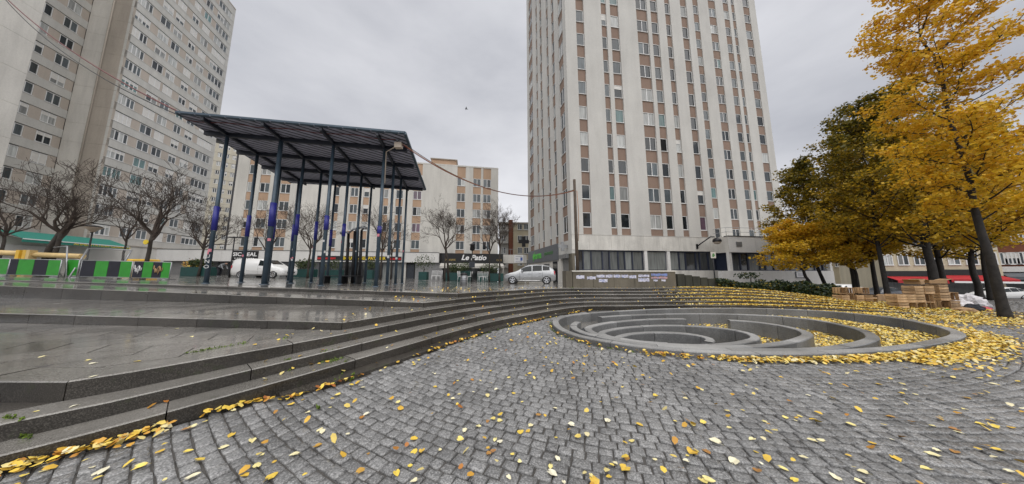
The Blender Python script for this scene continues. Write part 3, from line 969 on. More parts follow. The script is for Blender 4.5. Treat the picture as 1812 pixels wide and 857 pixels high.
# ---------------------------------------------------------------- tall white tower on the right
C0 = np.array((6.2, 25.6)); dR = np.array((.989, .148)); dL = np.array((.197, -.98))
tower = wempty("residential_tower", (14, 34, 0.4), label="tall white tower with brown panels rising behind the car and poster wall", cat="tower")
FR = Fac(C0, dR, tower)
LEN_R, LEN_L = 17.3, 17.2
FL = Fac(C0 - dL/np.linalg.norm(dL)*LEN_L, dL, tower)
SILL0, FLOOR, WH, NFL = 6.36, 3.07, 1.58, 17
TOP = 5.55 + FLOOR*NFL + 2.0
# dark core just behind the skin
def core(F1, poly_s, z0, z1, nm="wall_core", mat="core_dark"):
    mb = MB(); mb.prism(poly_s, z0, z1); return mb.build(nm, mat, F1.p, off=tuple(F1.p.location))
def inward(F, a, o): p = F.pt(a, 0, o); return (p[0], p[1])
cA = inward(FR, 0.32, -.30); cB = inward(FR, LEN_R-.05, -.30)
pb = FR.pt(LEN_R-.05, 0, -16.6); pc = FR.pt(0.32, 0, -16.6)
core(FR, [cA, cB, (pb[0], pb[1]), (pc[0], pc[1])], 0.2, TOP-0.5)
# right (front) face: piers and window columns
colsR = [(1.32, 2.30, 1), (4.52, 5.20, 1), (5.70, 6.79, 1), (9.18, 10.68, 2), (11.16, 12.13, 1), (13.19, 13.94, 1), (15.44, 16.38, 1)]
edges = [0.0] + [x for c in colsR for x in (c[0], c[1])] + [LEN_R]
BAND_T = 5.55
for i in range(0, len(edges), 2):
    FR.part("pier", "white_render", edges[i], edges[i+1], BAND_T, TOP, -0.30, 0.0)
visR = 11
tints = ("pane_dark", "pane_mid", "pane_dark", "pane_mid", "pane_mid", "pane_curtain", "pane_dark", "pane_mid", "pane_dark", "pane_mid", "pane_teal", "pane_dark", "pane_curtain")
for ci, (a0, a1, np_) in enumerate(colsR):
    FR.part("panel", "brown_panel", a0, a1, BAND_T, SILL0-0.06, -0.30, -0.10)
    for k in range(NFL):
        zs = SILL0+FLOOR*k
        FR.part("panel", "brown_panel", a0, a1, zs+WH+0.02, zs+FLOOR-0.06, -0.34, -0.16)
        if k <= visR:
            sh = 0.0; pm = tints; op = False
            if (ci, k) == (3, 0): pm = ("pane_curtain",)
            if (ci, k) == (3, 4): pm = ("pane_curtain",)
            if (ci, k) == (4, 3): op = True
            if (ci, k) == (6, 0): pm = ("pane_mauve",)
            if random.random() < 0.06: sh = random.choice((0.3, 0.5))
            window(FR, a0+0.02, zs, a1-a0-0.04, WH, np_, -0.20, pm, sh, openp=op)
# left face, seen at a glancing angle
colsL = [(-15.9, -13.6, 2), (-11.58, -10.74, 1), (-9.53, -8.59, 1), (-6.57, -5.77, 1), (-4.53, -3.60, 1), (-2.25, -0.85, 2)]
colsL = [(a+LEN_L, b+LEN_L, n) for a, b, n in colsL]
edges = [0.0] + [x for c in colsL for x in (c[0], c[1])] + [LEN_L-0.002]
for i in range(0, len(edges), 2):
    FL.part("pier", "white_render", edges[i], edges[i+1] - (0.0 if i < len(edges)-2 else 0.0), 5.0, TOP-0.004, -0.28, 0.0)
for ci, (a0, a1, np_) in enumerate(colsL):
    FL.part("panel", "brown_panel", a0, a1, 5.0, 5.84, -0.28, -0.10)
    for k in range(NFL):
        zs = 5.9+FLOOR*k; wh = 1.9 if ci == 5 else 1.62
        FL.part("panel", "brown_panel", a0, a1, zs+wh+0.02, zs+FLOOR-0.06, -0.28, -0.10)
        if k <= visR+3: window(FL, a0+0.02, zs, a1-a0-0.04, wh, np_, -0.16, PM_TOWER, 0.0)
# flat roof and parapet
mb = MB(); mb.prism([inward(FR, 0.0, 0), inward(FR, LEN_R, 0), FR.pt(LEN_R, 0, -17)[:2], FR.pt(0, 0, -17)[:2]], TOP, TOP+0.5); mb.build("roof", "white_render", tower)
# right flank of the front block
FS = Fac(FR.pt(LEN_R, 0, 0)[:2], FR.n*-1, tower)
FS.part("flank_wall", "white_render", 0.31, 16.6, 1.0, TOP-0.01, -0.30, 0.0)
# ground floor: render band over a glazed strip
def glazed_strip(F, a0, a1, z0, z1, widths, o=-0.25):
    a = a0; k = 0
    F.part("glazing_back", "blue_black", a0, a1, z0, z1, o-0.35, o-0.05)
    while a < a1-0.3:
        w = min(widths[k % len(widths)], a1-a)
        mb = MB(); t = 0.07
        F.hexa(mb, a, a+t, z0, z1, o-0.02, o+0.10); F.hexa(mb, a+w-t, a+w, z0, z1, o-0.02, o+0.10)
        F.hexa(mb, a+t, a+w-t, z1-0.13, z1, o-0.02, o+0.09); F.hexa(mb, a+t, a+w-t, z0, z0+0.08, o-0.02, o+0.09)
        W = mb.build("shop_window", "blue_black", F.p, off=tuple(F.p.location))
        mb = MB(); F.hexa(mb, a+t, a+w-t, z0+0.08, z1-0.13, o-0.015, o+0.01)
        mb.build("pane", random.choice(("shop_glass", "shop_film", "shop_glass", "shop_film")), W, off=tuple(F.p.location))
        a += w; k += 1
GB, GT = 1.8, 3.92
bj = [0.0, 1.9, 4.4, 5.9, 8.2, 10.4, 12.7, 15.0, LEN_R]
for a, b_ in zip(bj, bj[1:]):
    FR.part("band_panel", "podium_render", a+0.008, b_-0.008, GT, BAND_T-0.03, -0.35, 0.03)
FR.part("ledge", "white_render", -0.03, LEN_R, BAND_T-0.03, BAND_T, -0.35, 0.06)
widR = [0.75, 0.9, 1.25, 0.8, 1.0]
glazed_strip(FR, 0.5, 8.2, GB, GT, widR)
FR.part("column", "white_band", 8.2, 8.55, GB-0.6, GT, -0.3, -0.02)
mb = MB(); FR.hexa(mb, 8.55, 10.95, GB, GT, -.32, -.25); o = mb.build("shop_window", "blue_black", tower, off=tuple(tower.location))
mb = MB(); FR.hexa(mb, 8.66, 10.84, GB+.08, GT-.12, -.24, -.22); mb.build("pane", "shop_film", o, off=tuple(tower.location))
FR.part("column", "white_band", 10.95, 11.3, GB-0.6, GT, -0.3, -0.02)
glazed_strip(FR, 11.3, 17.0, GB, GT, [1.2, 0.8, 1.3, 0.5, 1.1])
FR.part("plinth", "podium_render", 0.0, LEN_R, -0.6, GB, -0.35, -0.01)
# ground floor of the left face: pharmacy front
FL.part("shop_wall", "pale_concrete", 0.0, LEN_L-3.6, -0.2, 3.0, -0.35, -0.02)
FL.part("shop_wall", "pale_concrete", LEN_L-3.6, LEN_L-2.9, -0.2, 4.98, -0.35, -0.015)
FL.part("band_panel", "white_render", LEN_L-3.6, LEN_L-0.002, 3.55, 4.98, -0.35, 0.01)
FL.part("shop_wall", "exposed_aggregate", LEN_L-0.95, LEN_L-0.002, -0.2, 3.55, -0.35, -0.01)
# roller shutter with its box
mb = MB(); n = 24
for i in range(n):
    z0 = 0.0+3.1*i/n; z1 = z0+3.1/n
    FL.hexa(mb, LEN_L-2.9, LEN_L-0.95, z0, z1-0.025, -0.34, -0.20); FL.hexa(mb, LEN_L-2.9, LEN_L-0.95, z1-0.025, z1, -0.34, -0.24)
mb.build("roller_shutter", "shutter_grey", tower, off=tuple(tower.location))
FL.part("shutter_box", "galv", LEN_L-3.0, LEN_L-0.85, 3.1, 3.55, -0.3, 0.28)
FL.part("wall_above_shutter", "pale_concrete", 0, LEN_L-3.61, 3.0, 5.0, -0.34, -0.03)
for a0, a1, z0, z1 in ((LEN_L-5.6, LEN_L-4.1, 0.3, 2.9), (LEN_L-9.0, LEN_L-6.9, 1.4, 2.7), (LEN_L-13.5, LEN_L-11.4, 1.2, 2.6)):
    mb = MB(); FL.hexa(mb, a0, a1, z0, z1, -.10, 0.02); W = mb.build("shop_window", "blue_black", tower, off=tuple(tower.location))
    mb = MB(); FL.hexa(mb, a0+.08, a1-.08, z0+.08, z1-.08, 0.0, 0.03); mb.build("pane", "shop_glass", W, off=tuple(tower.location))

# rear block of the tower, stepped back to the right
rear = wempty("tower_rear_block", (33, 42, 0.4), label="set back wing of the white tower above the railed terrace", cat="tower")
FB = Fac((28.1, 35.2), dR, rear)
colsB = [(1.17, 2.15, 1), (4.12, 5.46, 2), (6.98, 8.01, 1), (8.59, 9.22, 1), (10.96, 12.2, 1)]
LEN_B = 13.45
edges = [-8.0] + [x for c in colsB for x in (c[0], c[1])] + [LEN_B]
for i in range(0, len(edges), 2):
    FB.part("pier", "white_render", edges[i], edges[i+1], 0.0, TOP, -0.30, 0.0)
mb = MB(); mb.prism([inward(FB, -8.0, -.30), inward(FB, LEN_B-.1, -.30), FB.pt(LEN_B-.1, 0, -12)[:2], FB.pt(-8.0, 0, -12)[:2]], 0, TOP); mb.build("wall_core", "core_dark", rear)
for ci, (a0, a1, np_) in enumerate(colsB):
    FB.part("panel", "brown_panel", a0, a1, 3.0, 6.25, -0.30, -0.10)
    for k in range(NFL):
        zs = SILL0-0.08+FLOOR*k
        FB.part("panel", "brown_panel", a0, a1, zs+WH+0.02, zs+FLOOR-0.06, -0.30, -0.10)
        if k <= 14: window(FB, a0+0.02, zs, a1-a0-0.04, WH, np_, -0.16, tints, 0.0)
FBs = Fac(FB.pt(LEN_B, 0, 0)[:2], FB.n*-1, rear)
FBs.part("flank_wall", "white_render", 0.31, 12, 0.0, TOP-0.01, -0.30, 0.0)
mb = MB(); mb.prism([inward(FB, -8, 0), inward(FB, LEN_B, 0), FB.pt(LEN_B, 0, -12)[:2], FB.pt(-8, 0, -12)[:2]], TOP, TOP+0.5); mb.build("roof", "white_render", rear)

# low podium wing jutting forward on the right
podium = wempty("podium_wing", (30, 30, 0.0), label="low white wing with dark glazed strip and roof terrace right of the tower", cat="building")
FP = Fac((0, 0), dR, podium)
pL = D(1291, 445, 26.4); FP.O = np.array(pL[:2]) - FP.n*0
aEnd = FP.S(1470, 450)[0]
PB, PT = 3.72, 5.45
bj = [0.0] + [FP.S(x, 440)[0] for x in (1338, 1392, 1440)] + [aEnd]
for a, b_ in zip(bj, bj[1:]): FP.part("band_panel", "white_band", a+0.008, b_-0.008, PB, PT, -0.4, 0.0)
FP.part("coping", "alu_dark", -0.05, aEnd+0.05, PT, PT+0.06, -0.45, 0.05)
sideF = Fac(FP.pt(0, 0, -4.0)[:2], -FP.n*-1, podium)
sideF = Fac(FP.pt(0, 0, -5.0)[:2], FP.n, podium)
sideF.part("band_panel", "pale_concrete", 0.0, 4.98, PB, PT-0.003, -0.4, -0.003)
sideF.part("glazing_back", "blue_black", 0.0, 4.75, 0.4, PB, -0.6, -0.3)
mb = MB(); mb.prism([FP.pt(0.02, 0, -0.06)[:2], FP.pt(aEnd-.02, 0, -0.06)[:2], FP.pt(aEnd-.02, 0, -9)[:2], FP.pt(0.02, 0, -9)[:2]], PT-0.25, PT-0.1); mb.build("terrace_floor", "pale_concrete", podium)
glazed_strip(FP, 0.35, aEnd-0.1, 1.75, PB, [1.2, 1.0, 1.5, 0.7, 1.1], -0.35)
FP.part("column", "white_band", 0.0, 0.30, 1.4, PB, -0.4, -0.08)
bj = [-1.2] + [FP.S(x, 485)[0] for x in (1322, 1366, 1412)] + [aEnd]
for a, b_ in zip(bj, bj[1:]): FP.part("plinth_panel", "white_band", a+0.006, b_-0.006, -0.9, 1.75, -0.45, 0.02)
FP.part("end_wall", "white_band", aEnd-0.35, aEnd, 1.76, PB-0.01, -0.4, -0.02)
FP.part("grille", "galv", *[FP.S(x, 430)[0] for x in (1302, 1312)], 4.35, 4.85, 0.0, 0.05)
# terrace railing
rail = wempty("terrace_railing", FP.pt(0, PT, -0.3), label="thin grey tube railing along the roof terrace of the low wing", cat="railing")
rA = FP.pt(0.1, PT+0.06, -0.25); rB = FP.pt(aEnd-0.1, PT+0.06, -0.25); rC = FP.pt(0.1, PT+0.06, -4.6)
for h in (0.45, 0.95):
    mb = MB(); mb.tube([(rC[0], rC[1], rC[2]+h), (rA[0], rA[1], rA[2]+h), (rB[0], rB[1], rB[2]+h)], 0.022, 6); mb.build("rail", "galv", rail)
for k in range(9):
    p = FP.pt(0.1+(aEnd-0.2)*k/8, PT+0.06, -0.25); mb = MB(); mb.cyl(p[0], p[1], p[2]-.1, p[2]+0.97, 0.02, n=6); mb.build("post", "galv", rail)
mb = MB(); mb.cyl(rC[0], rC[1], rC[2]-.1, rC[2]+1.0, 0.03, n=6); mb.build("post", "galv", rail)

# ---------------------------------------------------------------- mid-rise building behind the canopy
mid = wempty("apartment_block", (-22, 45, 0.3), label="six storey white apartment block with peach panels behind the canopy", cat="building")
FM = Fac((-42.2, 38.5), (5.7, 1), mid)
colsM = [(-0.27, 0.55, 1), (1.45, 2.85, 2), (4.4, 5.85, 2), (12.35, 13.2, 1), (14.85, 16.1, 2), (16.95, 17.85, 1), (20.15, 20.95, 1), (22.15, 23.35, 2), (25.0, 26.45, 2), (32.6, 34.1, 2), (35.5, 36.95, 2), (37.36, 38.82, 2)]
MS0, MF, MWH = 5.62, 2.95, 1.55
MTOP = 21.1
edges = [-1.9] + [x for c in colsM for x in (c[0], c[1])] + [40.2]
for i in range(0, len(edges), 2):
    FM.part("pier", "white_low", edges[i], edges[i+1], 4.95, MTOP, -0.30, 0.0)
mb = MB(); mb.prism([inward(FM, -1.85, -.30), inward(FM, 40.1, -.30), FM.pt(40.1, 0, -11)[:2], FM.pt(-1.85, 0, -11)[:2]], 0, MTOP-.3); mb.build("wall_core", "core_dark", mid)
PM_MID = ("pane_dark", "pane_mid", "pane_mid", "pane_curtain", "pane_mid")
for ci, (a0, a1, np_) in enumerate(colsM):
    FM.part("panel", "peach_panel", a0, a1, 4.95, MS0-0.06, -0.30, -0.10)
    for k in range(5):
        zs = MS0+MF*k
        top = MTOP if k == 4 else zs+MF-0.06
        FM.part("panel", "peach_panel", a0, a1, zs+MWH+0.02, top, -0.30, -0.10)
        window(FM, a0+0.02, zs, a1-a0-0.04, MWH, np_, -0.15, PM_MID if not (ci == 8 and k in (1, 3)) else ("pane_mauve",), 0.0 if random.random() > .12 else 0.4, fr=0.07)
mb = MB(); mb.prism([inward(FM, -1.9, 0.02), inward(FM, 40.2, 0.02), FM.pt(40.2, 0, -11)[:2], FM.pt(-1.9, 0, -11)[:2]], MTOP, MTOP+0.25); rf = mb.build("roof", "white_low", mid)
mb = MB(); FM.hexa(mb, 27.8, 32.3, MTOP+0.25, MTOP+1.45, -4.0, -0.8); mb.build("roof_house", "peach_panel", rf, off=tuple(mid.location))
mb = MB(); FM.hexa(mb, 27.6, 32.5, MTOP+1.45, MTOP+1.6, -4.2, -0.6); mb.build("roof_house_cap", "dark_concrete", rf, off=tuple(mid.location))
FE = Fac(FM.pt(40.2, 0, 0)[:2], FM.n*-1, mid); FE.part("flank_wall", "white_low", 0.31, 11, 4.0, MTOP-0.01, -0.30, 0.0)
FW = Fac(FM.pt(-1.9, 0, -11)[:2], FM.n, mid); FW.part("flank_wall", "white_low", 0.0, 10.69, 0.0, MTOP-0.01, -0.30, 0.0)
# shop fronts along its ground floor
a_l = FM.S(290, 450)[0]
for x0, x1 in ((290, 345), (345, 402), (402, 520), (520, 568), (568, 720), (720, 778)):
    s0 = FM.S(x0, 450)[0]; s1 = FM.S(x1, 450)[0]
    FM.part("fascia", "white_band", s0+0.01, s1-0.01, 3.25, 4.93, 0.0, 0.9)
FM.part("fascia_coping", "alu_dark", a_l, FM.S(778, 450)[0], 4.93, 5.0, -0.3, 0.95)
FM.part("shop_interior", "core_dark", a_l, 40.1, -0.6, 3.3, -0.35, -0.1)
def shopfront(x0, x1, mats, z0=0.2, z1=3.2, name="shop_window", w=1.6, o=0.0):
    s0 = FM.S(x0, 475)[0]; s1 = FM.S(x1, 475)[0]; n = max(1, round((s1-s0)/w))
    for i in range(n):
        a, b_ = lerp(s0, s1, i/n), lerp(s0, s1, (i+1)/n)
        mb = MB(); t = 0.06
        FM.hexa(mb, a, a+t, z0, z1, o-.08, o+.02); FM.hexa(mb, b_-t, b_, z0, z1, o-.08, o+.02); FM.hexa(mb, a+t, b_-t, z1-t, z1, o-.08, o+.02); FM.hexa(mb, a+t, b_-t, z0, z0+.3, o-.08, o+.02)
        W = mb.build(name, "alu_dark", mid, off=tuple(mid.location))
        mb = MB(); FM.hexa(mb, a+t, b_-t, z0+.3, z1-t, o-.06, o-.04); mb.build("pane", random.choice(mats), W, off=tuple(mid.location))
def rollershut(x0, x1, z0=0.2, z1=3.2, o=0.1):
    s0 = FM.S(x0, 475)[0]; s1 = FM.S(x1, 475)[0]; mb = MB(); n = 14
    for i in range(n):
        a = lerp(z0, z1, i/n); b_ = lerp(z0, z1, (i+1)/n)
        FM.hexa(mb, s0, s1, a, b_-.03, o-.12, o); FM.hexa(mb, s0, s1, b_-.03, b_, o-.12, o-.04)
    mb.build("roller_shutter", "shutter_grey", mid, off=tuple(mid.location))
rollershut(300, 345, 0.4, 3.2); shopfront(345, 405, ("shop_glass",)); shopfront(405, 520, ("shop_glass", "shop_film"))
FM.part("pillar", "pale_concrete", FM.S(520, 475)[0], FM.S(530, 475)[0], 0, 3.25, -.1, .5)
shopfront(530, 565, ("shop_glass",)); shopfront(565, 712, ("shop_glass", "shop_glass", "shop_film"))
FM.part("door", "alu_dark", FM.S(720, 475)[0], FM.S(733, 475)[0], 0.1, 2.9, -.05, .06)
FM.part("pillar", "pale_concrete", FM.S(713, 475)[0], FM.S(719, 475)[0], 0, 3.25, -.1, .3)
rollershut(735, 783, 0.1, 3.2)
shopfront(786, 880, ("shop_glass",), 0.0, 2.9)

# text helper
def text_mesh(s, size, mat, depth=0.02, shear=0.0, bold=0.0, sx=1.0, align='CENTER'):
    cu = bpy.data.curves.new("lettering", 'FONT'); cu.body = s; cu.size = size; cu.extrude = depth; cu.shear = shear; cu.offset = bold; cu.align_x = align; cu.align_y = 'CENTER'; cu.resolution_u = 3
    ob = bpy.data.objects.new("lettering", cu); COL.objects.link(ob)
    dg = bpy.context.evaluated_depsgraph_get(); me = bpy.data.meshes.new_from_object(ob.evaluated_get(dg))
    bpy.data.objects.remove(ob); bpy.data.curves.remove(cu)
    co = np.empty(len(me.vertices)*3, np.float32); me.vertices.foreach_get("co", co); co = co.reshape(-1, 3)
    co = np.stack([co[:, 0]*sx, -co[:, 2], co[:, 1]], 1); me.vertices.foreach_set("co", co.ravel()); me.update()
    me.materials.clear(); me.materials.append(M[mat]); return me
def lettering(parent, F, s, size, mat, a, z, o, **k):
    p = F.pt(a, z, o); L = parent.location
    return inst("lettering", text_mesh(s, size, mat, **k), parent, (p[0]-L[0], p[1]-L[1], p[2]-L[2]), (0, 0, F.rz))
def signboard(name, label, F, a0, a1, z0, z1, o0, o1, mat):
    p = F.pt((a0+a1)/2, z0, o1)
    e_ = wempty(name, p, label=label, cat="sign")
    F.hexa(MB(), a0, a1, z0, z1, o0, o1).build("board", mat, e_)
    return e_
s0, s1 = FM.S(421, 450)[0], FM.S(466, 450)[0]
sg = signboard("shop_sign", "black shop sign reading SIC REAL on the white fascia above the van", FM, s0, s1, 3.4, 4.85, 0.9, 1.0, "black_sign")
lettering(sg, FM, "SIC REAL", 0.78, "white_paint", (s0+s1)/2, 4.28, 1.01, bold=0.02)
for i in range(9):
    a = lerp(s0+.35, s1-.35, (i+.1)/9); FM.hexa(MB(), a, a+(s1-s0-.7)/9*random.uniform(.5, .9), 3.66, 3.76, 1.0, 1.015).build("small_print", "white_paint", sg)
s0, s1 = FM.S(568, 455)[0], FM.S(713, 455)[0]
sg = signboard("bakery_sign", "long bakery sign reading BOULANGER PATISSIER in yellow between red stripes", FM, s0, s1, 3.5, 4.2, 0.9, 1.02, "black_sign")
sb0, sb1 = FM.S(601, 455)[0], FM.S(690, 455)[0]
for a, b_ in ((s0, sb0-.1), (sb1+.2, s1)):
    FM.hexa(MB(), a+.05, b_, 3.66, 3.84, 1.02, 1.04).build("red_stripe", "red_sign", sg)
    FM.hexa(MB(), a+.05, b_, 3.9, 3.97, 1.02, 1.035).build("red_stripe", "red_sign", sg)
lettering(sg, FM, "BOULANGER PATISSIER", 0.68, "yellow_paint", (sb0+sb1)/2+.3, 3.84, 1.03, bold=0.02, sx=(sb1-sb0)/8.6)
# cafe: black fascia with white script, pale awning
s0, s1 = FM.S(784, 450)[0], FM.S(889, 450)[0]
sg = signboard("cafe_sign", "wide black cafe fascia with white script reading Le Patio", FM, s0, s1, 3.15, 4.85, 0.3, 1.0, "black_sign")
lettering(sg, FM, "Le Patio", 1.25, "white_paint", FM.S(838, 455)[0], 4.12, 1.01, shear=0.3, bold=0.035, sx=1.05)
lettering(sg, FM, "BRASSERIE", 0.42, "gold_text", FM.S(797, 455)[0], 3.72, 1.01)
lettering(sg, FM, "CAFE", 0.42, "gold_text", FM.S(882, 455)[0], 3.72, 1.01)
aw = wempty("cafe_awning", FM.pt(s0, 2.9, 1.0), label="cream awning sloping out below the black cafe fascia", cat="awning")
mb = MB(); n = 8
for i in range(n):
    a, b_ = lerp(s0-.2, s1-.1, i/n), lerp(s0-.2, s1-.1, (i+1)/n)
    mb.hexa([FM.pt(a, 2.62, 2.9), FM.pt(b_, 2.62, 2.9), FM.pt(b_, 3.1, 1.0), FM.pt(a, 3.1, 1.0), FM.pt(a, 2.67, 2.9), FM.pt(b_, 2.67, 2.9), FM.pt(b_, 3.14, 1.0), FM.pt(a, 3.14, 1.0)])
    FM.hexa(mb, a+.005, b_-.005, 2.28+.05*(i % 2), 2.62, 2.86, 2.9)
mb.build("canvas", "awning_cream", aw)
lettering(aw, FM, "LE PATIO", 0.3, "white_paint", (s0+s1)/2, 2.42, 2.91)
# ---------------------------------------------------------------- pharmacy sign on the left face of the tower
a0, a1 = 0.2, LEN_L-3.65
ph = wempty("pharmacy_sign", FL.pt((a0+a1)/2, 3.1, .1), label="long dark grey pharmacy sign with green lettering on the tower side", cat="sign")
n = 9
for i in range(n):
    FL.hexa(MB(), lerp(a0, a1, i/n)+.006, lerp(a0, a1, (i+1)/n)-.006, 3.02, 4.98, 0.02, 0.12).build("sign_panel", "grey_sign", ph)
q1_, q2_, q3_, q4_ = [FL.S(x, y)[0] for x, y in ((945, 457), (959.5, 453), (963, 450), (982, 446))]
lettering(ph, FL, "pharma", 1.5, "green_text", (q1_+q2_)/2, 4.05, 0.13, bold=0.02, sx=(q2_-q1_)/4.7)
lettering(ph, FL, "pharmacie", 0.8, "green_text_dim", (q3_+q4_)/2, 4.1, 0.13, sx=(q4_-q3_)/4.0)
mb = MB(); FL.hexa(mb, 3.0, 3.9, 3.85, 4.15, 0.12, 0.16); FL.hexa(mb, 3.3, 3.6, 3.55, 3.845, 0.12, 0.16); FL.hexa(mb, 3.3, 3.6, 4.155, 4.45, 0.12, 0.16); mb.build("cross", "green_text", ph)
def cross_sign(name, label, F, a, z, o, w, mat="black_iron"):
    e_ = wempty(name, F.pt(a, z, o), label=label, cat="sign")
    t = w/3
    pr = []
    mb = MB()
    # a cross seen square-on from the plaza: arms stick out from the wall
    F.hexa(mb, a-.09, a+.09, z-w/2, z+w/2, o+t, o+2*t); F.hexa(mb, a-.088, a+.088, z-t/2, z+t/2, o, o+t-.001); F.hexa(mb, a-.088, a+.088, z-t/2, z+t/2, o+2*t+.001, o+3*t)
    mb.build("cross", mat, e_)
    mb = MB(); F.hexa(mb, a-.03, a+.03, z+.02, z+.08, -.02, o+.01); mb.build("bracket", "black_iron", e_)
    return e_
zc = FL.S(934, 427)[1]
cross_sign("pharmacy_cross", "black pharmacy cross on the far end of the tower side wall", FL, 1.6, 6.6, 0.35, 1.75)
cross_sign("pharmacy_cross", "grey pharmacy cross on the tower corner beside the wooden pole", FL, LEN_L-1.0, 4.35, 0.10, 1.0, "galv")

# ---------------------------------------------------------------- grey slab tower on the left
slab = wempty("slab_tower", (-56, 42, 1.0), label="tall grey slab tower with white windows and brown infill panels at left", cat="tower")
LMd = np.array((-.21, .978))/np.hypot(.21, .978)
FT = Fac((-56.9, 32.9), (-.275, .96), slab)    # normal faces the square
LMd = FT.d
LEN_T = FT.S(418, 15)[0]
LF = 2.75
LS0 = FT.S(190, 313)[1]; LS0 -= LF*math.floor((LS0-6.3)/LF)
NF_T = int((FT.S(418, 15)[1]-LS0)/LF)
rowy = lambda x: 305+(x-188)*.31
colsT = [(FT.S(x0, rowy(x0))[0], FT.S(x1, rowy(x1))[0], n) for x0, x1, n in ((163, 214, 4), (230, 252, 2), (257, 275, 2), (288, 302, 2), (309, 324, 2), (333, 360, 4))]
colsT[0] = (max(.25, colsT[0][0]), colsT[0][1], 4); colsT[-1] = (colsT[-1][0], min(LEN_T-.2, colsT[-1][1]), 4)
REC = 4.25
LWH = 1.42
mb = MB(); mb.prism([inward(FT, 0.05, -.30), inward(FT, LEN_T-.05, -.30), FT.pt(LEN_T-.05, 0, -13)[:2], FT.pt(0.05, 0, -13)[:2]], 0, LS0+LF*NF_T); mb.build("wall_core", "core_dark", slab)
PM_L = ("pane_mid", "pane_mid", "pane_curtain", "pane_curtain", "pane_dark", "pane_mid")
ZT = LS0+LF*NF_T
for k in range(NF_T):
    zs = LS0+LF*k
    FT.part("spandrel", "grey_concrete", 0.0, LEN_T, zs-1.18, zs-0.06, -0.28, 0.0)
    FT.part("string_course", "pale_concrete", -0.02, LEN_T, zs-0.045, zs-0.01, -0.28, 0.03)
    ed = [0.0]+[x for c in colsT for x in (c[0], c[1])]+[LEN_T]
    for i in range(0, len(ed), 2):
        FT.part("panel", "taupe_panel" if 0 < i < len(ed)-2 else "grey_concrete", ed[i], ed[i+1], zs, zs+LWH+0.1, -0.28, -0.06 if 0 < i < len(ed)-2 else -0.003)
    for a0, a1, n in colsT:
        r_ = random.random(); sh = 0 if r_ < .45 else (random.choice((0.22, 0.3, 0.45, 0.6)) if r_ < .82 else 1.0)
        pm = PM_L if random.random() > .06 else ("pane_teal",)
        if n == 4:
            m_ = (a0+a1)/2
            window(FT, a0+.02, zs+.02, m_-a0-.03, LWH, 2, -.10, pm, sh, fr=.07); window(FT, m_+.01, zs+.02, a1-m_-.03, LWH, 2, -.10, pm, random.choice((0, sh, sh)), fr=.07)
        else:
            window(FT, a0+.02, zs+.02, a1-a0-.04, LWH, n, -.10, pm, sh, fr=.07)
FT.part("parapet", "grey_concrete", 0, LEN_T, ZT-1.18, ZT+0.4, -.28, 0.0)
FT.part("base_wall", "pale_concrete", 0, LEN_T, -1, LS0-1.2, -.28, -0.02)
# end wall: pale strip, dark strip, rain pipe between
FEn = Fac(FT.pt(0, 0, -REC)[:2], FT.n, slab)
for k in range(18):
    z0 = LS0-1.2+LF*k
    FEn.part("wall_panel", "pale_concrete", 0.0, 2.2, z0+.008, z0+LF-.008, -.3, 0.0)
    FEn.part("wall_panel", "dark_concrete", 2.21, REC, z0+.008, z0+LF-.008, -.3, -0.003)
FEn.part("wall_panel", "pale_concrete", 0.0, REC, -1, LS0-1.21, -.3, -0.002)
mb = MB(); p = FEn.pt(2.2, 0, 0.12); mb.cyl(p[0], p[1], 0, ZT, .09, n=8); mb.build("rain_pipe", "dark_concrete", slab)
# recessed bay with two window columns further left
FRc = Fac(FT.pt(-13, 0, -REC)[:2], LMd, slab)
colsRc = [(FRc.S(63, 75)[0], FRc.S(80, 80)[0], 1), (FRc.S(98, 100)[0], FRc.S(126, 105)[0], 2)]
mb = MB(); mb.prism([inward(FRc, 0, -.30), inward(FRc, 13, -.30), FRc.pt(13, 0, -8)[:2], FRc.pt(0, 0, -8)[:2]], 0, ZT); mb.build("wall_core", "core_dark", slab)
ZOFF = (FRc.S(110, 118)[1]-LS0) % LF - LF*.0
for k in range(15):
    zs = LS0+ZOFF+LF*k
    FRc.part("spandrel", "grey_concrete", 0.0, 12.98, zs-1.18, zs-0.06, -0.28, 0.0)
    ed = [0.0, colsRc[0][0], colsRc[0][1], colsRc[1][0], colsRc[1][1], 12.98]
    for i in range(0, 6, 2): FRc.part("panel", "taupe_panel", ed[i], ed[i+1], zs-.05, zs+LWH+0.1, -0.28, -0.05)
    for a0, a1, n in colsRc:
        r_ = random.random(); sh = 0 if r_ < .6 else random.choice((0.3, 0.6, 0.95))
        window(FRc, a0+.02, zs+.02, a1-a0-.04, LWH, n, -.10, PM_L, sh, fr=.07)
FRc.part("base_wall", "pale_concrete", 0, 12.98, -1, LS0-.9, -.28, -0.02)
# blank wall block at the far left
FBl = Fac(FT.pt(-24, 0, 0.0)[:2], LMd, slab)
BLE = FBl.S(62, 75)[0]
for k in range(13):
    z0 = LS0-2.2+LF*1.4*k
    FBl.part("wall_panel", "pale_concrete", 0.0, BLE, z0+.01, z0+LF*1.4-.01, -3.2, 0.0)
FBl.part("base_wall", "pale_concrete", 0.0, BLE, -1, LS0-2.2, -3.2, -0.02)
mb = MB(); mb.prism([FT.pt(0.0, 0, 0.02)[:2], FT.pt(LEN_T, 0, 0.02)[:2], FT.pt(LEN_T, 0, -13)[:2], FT.pt(0, 0, -13)[:2]], ZT+.4, ZT+.7); mb.build("roof", "dark_concrete", slab)
FG = Fac(FT.pt(LEN_T, 0, 0)[:2], -FT.n, slab); FG.part("flank_wall", "dark_concrete", 0.3, 13, 0, ZT, -.3, 0.0)
